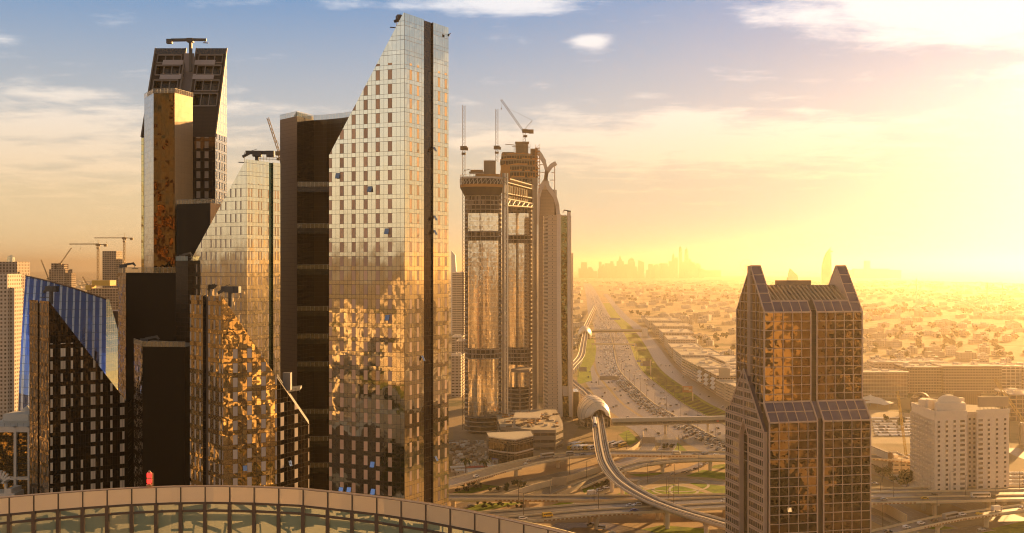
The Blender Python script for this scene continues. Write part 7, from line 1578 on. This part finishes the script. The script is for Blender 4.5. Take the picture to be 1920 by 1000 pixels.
for k, (px, py) in enumerate(((1675, 905), (1660, 894), (1648, 890), (1838, 918), (1662, 790), (1690, 800), (1745, 795))): put_tree(k % 2, G(px, py), 'small tree on the open ground around the hotel', 'small trees around the hotel', .8)
for k in range(26): put_tree(0, G(rr.uniform(850, 985), rr.uniform(906, 925), 0), 'dark shrub under the upper flyover at left', 'shrubs under the upper flyover', .42)
for k in range(16): put_tree(0, G(rr.uniform(890, 985), rr.uniform(944, 954)), 'low shrub on the lawn between the two level flyovers', 'shrubs on the interchange lawn', .3)
for k in range(14): put_tree(k % 2, G(rr.uniform(1108, 1140), rr.uniform(905, 915)) , 'low hedge shrub along the wall by the metro piers', 'shrubs by the metro piers', .3)
for k in range(14): put_tree(0, G(rr.uniform(1240, 1268), rr.uniform(836, 842)), 'clipped shrub on the triangular lawn', 'shrubs on the triangular lawn', .3)
for k in range(18): put_tree(k % 2, G(rr.uniform(-30, 40), rr.uniform(700, 790)), 'dark tree left of the blue glass building', 'trees left of the blue glass building', 1.2)
nt = 0; clump = MB(); rq = random.Random(77); tp_ = []
while len(tp_) < 1500:
    y = 1050 + 8200 * rr.random() ** 1.7; k = rr.uniform(-120, 2050); x = (k - 960) / F * y
    if 100 < k < 860 and y < 2400: continue
    g = math.sin(x * .006 + 1.3) + math.sin(y * .0043) + math.sin((x + y) * .0027)
    if g > rr.uniform(-1.2, 1.6) and free(x, y): tp_.append((x, y))
tp_.sort(key=lambda p: p[1])
for x, y in tp_:
    if nt < 150: side = 'left of the highway' if x < hw_frame(min(y, 8900))[0].x else 'right of the highway'; put_tree(nt % 2, (x, y, 0), 'hazy dark tree among the low houses ' + side, 'trees among the houses ' + side, rr.uniform(.8, 1.5)); nt += 1
    else:
        for q in range(1 if y < 2500 else 2): crown_mb(clump, x + rr.uniform(-9, 9), y + rr.uniform(-9, 9), rr.uniform(5, 9), rr.uniform(8, 13), 26, rq, 1.9 + y / 4000)
tag(clump.build('distant_trees', leaf), 'mass of hazy dark trees between the far houses', 'trees', kind='stuff')
# the unseen city behind and beside the viewpoint, partly shaped for the facade reflections
mb = MB(); rq = random.Random(5); RM = [wm[0], wm[1], wm[4], plain('lit_stucco', (.66, .55, .40), .8), windows('dark_block', (.16, .12, .08), (.05, .04, .03), 3, 3.5)] + roofm; cnt = 0
while cnt < 1500:
    a = rq.uniform(0, 2 * math.pi); d = 120 + 2900 * rq.random() ** 1.3; x, y = d * math.cos(a), d * math.sin(a)
    if y > 0 and abs(x) < y * .62 + 70: continue
    if y > -110 and abs(x) < 130: continue
    if 0 < y < 700 and 100 < x < 500: continue
    cnt += 1; hh = rq.choice((9, 12, 16, 22, 30, 40)) * rq.uniform(.8, 1.2)
    if rq.random() < .10 and d > 350: hh = rq.uniform(60, 135)
    w_, dd = rq.uniform(14, 44), rq.uniform(12, 34); rz = rq.choice((0, .3, -.4)); ca_, sa_ = math.cos(rz), math.sin(rz)
    ft = [(x + p * ca_ - q * sa_, y + p * sa_ + q * ca_) for p, q in ((-w_ / 2, -dd / 2), (w_ / 2, -dd / 2), (w_ / 2, dd / 2), (-w_ / 2, dd / 2))]; mb.prism(ft, 0, hh, rq.choice((0, 1, 2, 3, 3, 4)), 5 + cnt % 2)
for x, y, w_, dd, hh, mi in ((283, 222, 16, 20, 150, 3), (303, 214, 20, 26, 160, 4), (327, 212, 22, 26, 170, 4), (352, 226, 10, 20, 132, 2), (368, 236, 14, 22, 150, 3), (250, 300, 20, 16, 30, 3), (300, 330, 30, 20, 16, 4), (225, 350, 16, 14, 12, 4), (-330, 60, 30, 30, 50, 4), (-190, 60, 26, 20, 24, 3)):  # unseen dark and pale towers added to shape the tower reflections
    mb.prism([(x - w_ / 2, y - dd / 2), (x + w_ / 2, y - dd / 2), (x + w_ / 2, y + dd / 2), (x - w_ / 2, y + dd / 2)], 0, hh, mi, 5)
for k in range(260):  # unseen pale blocks added for bright patches in the mirror tower's reflections
    d = rq.uniform(420, 2800); o_ = rq.gauss(0, .24) * d; x, y = -40 - .76 * d + .66 * o_, 285 - .66 * d - .76 * o_
    if abs(x) < 140 or (y > 0 and abs(x) < y * .62 + 70): continue
    w_, dd, hh = rq.uniform(18, 60), rq.uniform(12, 26), rq.uniform(12, 36); mb.prism([(x - w_ / 2, y - dd / 2), (x + w_ / 2, y - dd / 2), (x + w_ / 2, y + dd / 2), (x - w_ / 2, y + dd / 2)], 0, hh, rq.choice((1, 2, 3, 3)), 5)
pk = MB()  # unseen dark ground added to darken the mirror tower's lower reflections
for k in range(70):
    d = rq.uniform(350, 3000); o_ = rq.gauss(0, .26) * d; x, y = -40 - .76 * d + .66 * o_, 285 - .66 * d - .76 * o_; r0 = rq.uniform(40, 150)
    if x > -160 or y > 250: continue
    pk.poly([(x + r0 * rq.uniform(.7, 1.2) * math.cos(a * .7), y + r0 * rq.uniform(.4, .8) * math.sin(a * .7), .02 + .004 * k) for a in range(9)])
tag(pk.build('dark_reflected_ground', leaf_mat('dark_ground_green', (.03, .035, .012), (.06, .06, .02))), kind='structure')
tag(mb.build('city_behind', RM), 'mass of unseen sunlit city buildings behind the viewpoint, partly added for gold reflections in the towers', 'buildings', kind='stuff')
cl = MB()
for k in range(700):
    a = rq.uniform(0, 2 * math.pi); d = 130 + 1500 * rq.random(); x, y = d * math.cos(a), d * math.sin(a)
    if y > 0 and abs(x) < y * .62 + 60: continue
    if abs(x) < 110 and y > -100: continue
    crown_mb(cl, x, y, rq.uniform(5, 10), rq.uniform(8, 15), 24, rq, 2.0)
for k in range(420): crown_mb(cl, rq.uniform(-640, -150), rq.uniform(-330, 170), rq.uniform(5, 10), rq.uniform(8, 14), 24, rq, 2.0)  # unseen trees added, here and in the next loops, to darken tower reflections
for k in range(260): crown_mb(cl, rq.uniform(185, 420), rq.uniform(120, 330), rq.uniform(5, 9), rq.uniform(8, 13), 24, rq, 2.0)
for k in range(1500): d = rq.uniform(380, 3200); o_ = rq.gauss(0, .26) * d; crown_mb(cl, -40 - .76 * d + .66 * o_, 285 - .66 * d - .76 * o_, rq.uniform(6, 13), rq.uniform(9, 17), 20, rq, 3.2)
tag(cl.build('trees_behind', leaf), 'mass of unseen dark trees behind the viewpoint, partly added to darken the tower reflections', 'trees', kind='stuff')
# ---------------------------------------------------------------- the near roof edge: curved glass crown of the next building
fascia_m = plain('fascia_panel', (.95, .82, .64), .34, .7, var=.06, scale=.2); mull_m = plain('mullion', (.14, .11, .09), .4, .5)
pane_m = glassy('green_pane', (.33, .40, .29), .76, .04); beam_m = plain('dark_brace', (.24, .25, .18), .7)
def sun_catch_mat():
    mt = bpy.data.materials.new('sun_catch_sheet'); mt.use_nodes = True; mt.node_tree.nodes.clear(); t = NT(mt.node_tree)
    d = t.n('ShaderNodeBsdfDiffuse'); d.inputs[0].default_value = (.80, .76, .58, 1); tr = t.n('ShaderNodeBsdfTranslucent'); tr.inputs[0].default_value = (.92, .86, .62, 1)
    mx = t.n('ShaderNodeMixShader'); mx.inputs[0].default_value = .42; o = t.n('ShaderNodeOutputMaterial')
    mt.node_tree.links.new(d.outputs[0], mx.inputs[1]); mt.node_tree.links.new(tr.outputs[0], mx.inputs[2]); mt.node_tree.links.new(mx.outputs[0], o.inputs[0]); return mt
crown = thing('curved_glass_roof', 'curved roof edge of cream panels over green glass with dark bracing, nearest the camera', 'building', (*XY(400, 42), 0))
hC = 9.05
topx = [(-160, 950), (-90, 944), (0, 935), (80, 928), (160, 922), (240, 917), (320, 914), (400, 913), (480, 914.5), (560, 918), (640, 926), (720, 935), (800, 946.5), (880, 961), (960, 978.5), (1040, 997), (1120, 1019), (1200, 1043)]
def cpt(px):
    for (a, pa), (b, pb) in zip(topx, topx[1:]):
        if a <= px <= b:
            t_ = (px - a) / (b - a); py = pa + (pb - pa) * t_; return py
    return topx[-1][1]
ZT = EYE - hC
def cp(px, off=0.0):
    Y = hC * F / (cpt(px) - HY); x, y = XY(px, Y); v = Vector((x, y + 14, 0)).normalized(); return Vector((x, y, ZT)) + v * off
xs = [-160 + 20 * i for i in range(68)]
fh_ = .62
m = MB(); path = [cp(x) for x in xs]
m.ribbon(path, [(0, 0), (0, -fh_), (-.35, -fh_), (-.35, 0)], closed=False, m=0)
m.ribbon(path, [(.03, .0), (.03, .03), (-.14, .03), (-.14, 0)], closed=True, m=1)
m.build('fascia', [fascia_m, plain('coping_metal', (.35, .25, .16), .45, .3)], crown)
m = MB(); joints = [18 - 166 + 46 * 0] ; jx = [-67, 18, 62 + 0] if False else [17.5 + 45.8 * k for k in range(-4, 27)]
jx = [17.5 + 45.9 * k for k in range(-4, 26)]
for x in jx:
    if x < -150 or x > 1180: continue
    a = cp(x, -.02); b_ = Vector((a.x, a.y, ZT - fh_)); m.beam(a, b_, .04, .05)
m.build('panel_joint', mull_m, crown)
m = MB(); m.ribbon([cp(x, .05) for x in xs], [(0, -fh_), (0, -6.0)], closed=False); m.build('glazing', pane_m, crown)
m = MB()
for x in jx:
    if x < -150 or x > 1180: continue
    a = cp(x, .02); m.beam(Vector((a.x, a.y, ZT - fh_)), Vector((a.x, a.y, ZT - 6)), .14, .14)
for dz in (fh_ + .04, fh_ + .36, fh_ + 2.6):
    for x0_, x1_ in zip(xs, xs[1:]):
        a, b_ = cp(x0_, .02), cp(x1_, .02); a.z = b_.z = ZT - dz; m.beam(a, b_, .07, .09)
m.build('mullions', mull_m, crown)
m = MB(); m.ribbon([cp(x, 3.4) for x in xs], [(0, -fh_ - .1), (0, -6.2)], closed=False); m.build('sun_patch_sheet', sun_catch_mat(), crown)  # translucent sheet added to catch the sun as bright patches behind the glass
m = MB(); rr = random.Random(4)
for k in range(-3, 27):
    x = 17.5 + 45.9 * k
    for q in range(6):
        xa = x + rr.uniform(0, 40); xb = xa + rr.choice((-1, 1, 1)) * rr.uniform(22, 60); za = rr.uniform(0, -1.5); zb = za + rr.uniform(-.34, .12) if q else za - rr.uniform(.8, 1.4)
        if q == 0: xb = xa + rr.uniform(-14, 14)
        if min(xa, xb) < -150 or max(xa, xb) > 1180: continue
        d1, d2 = rr.uniform(.8, 3.0), rr.uniform(.8, 3.0)
        a, b_ = cp(xa, d1), cp(xb, d2); a.z = ZT - fh_ + za; b_.z = ZT - fh_ + zb; m.beam(a, b_, .06, rr.choice((.05, .10, .16, .22)))
for x0_, x1_ in zip(xs, xs[1:]):
    a, b_ = cp(x0_, 3.0), cp(x1_, 3.0); a.z = b_.z = ZT - fh_ - 1.35; m.beam(a, b_, .3, .22)
m.build('bracing', beam_m, crown)
m = MB(); m.ribbon([cp(x) for x in xs], [(-1.0, -7.5), (-1.0, -20), (-6, -20), (-6, -7.5)], closed=True) if False else None
m.ribbon([cp(x) for x in xs], [(.3, -6.0), (-4.2, -6.0), (-4.2, -140.0), (.3, -140.0)], closed=True); m.build('lower_wall', facade('lower_green_glass', 1.9, 3.6, .3, glass=(.25, .26, .16), metal=.6, rough=.08), crown)
lamp = thing('obstruction_light', 'red double aircraft warning lamp on the curved roof edge', 'warning light', cp(279, .25))
p = cp(279, .25) + Vector((0, 0, .05)); rm = emit('red_lens', (1.0, .03, .02), 1.2)
m = MB(); m.tube([p, p + Vector((0, 0, .05)), p + Vector((0, 0, .06)), p + Vector((0, 0, .10))], [.13, .13, .06, .06], 12); m.tube([p + Vector((0, 0, .29)), p + Vector((0, 0, .33))], .105, 12)
m.tube([p + Vector((0, 0, .54)), p + Vector((0, 0, .57)), p + Vector((0, 0, .61))], [.09, .05, .04], 12); m.beam(p + Vector((.13, .02, 0)), p + Vector((.13, .02, .52)), .03); m.build('base', plain('lamp_metal', (.45, .30, .16), .4, .6), lamp)
for z in (.10, .33):
    m = MB(); m.tube([p + Vector((0, 0, z)), p + Vector((0, 0, z + .03)), p + Vector((0, 0, z + .17)), p + Vector((0, 0, z + .21))], [.085, .10, .10, .08], 14); m.build('lens', rm, lamp, smooth=False)
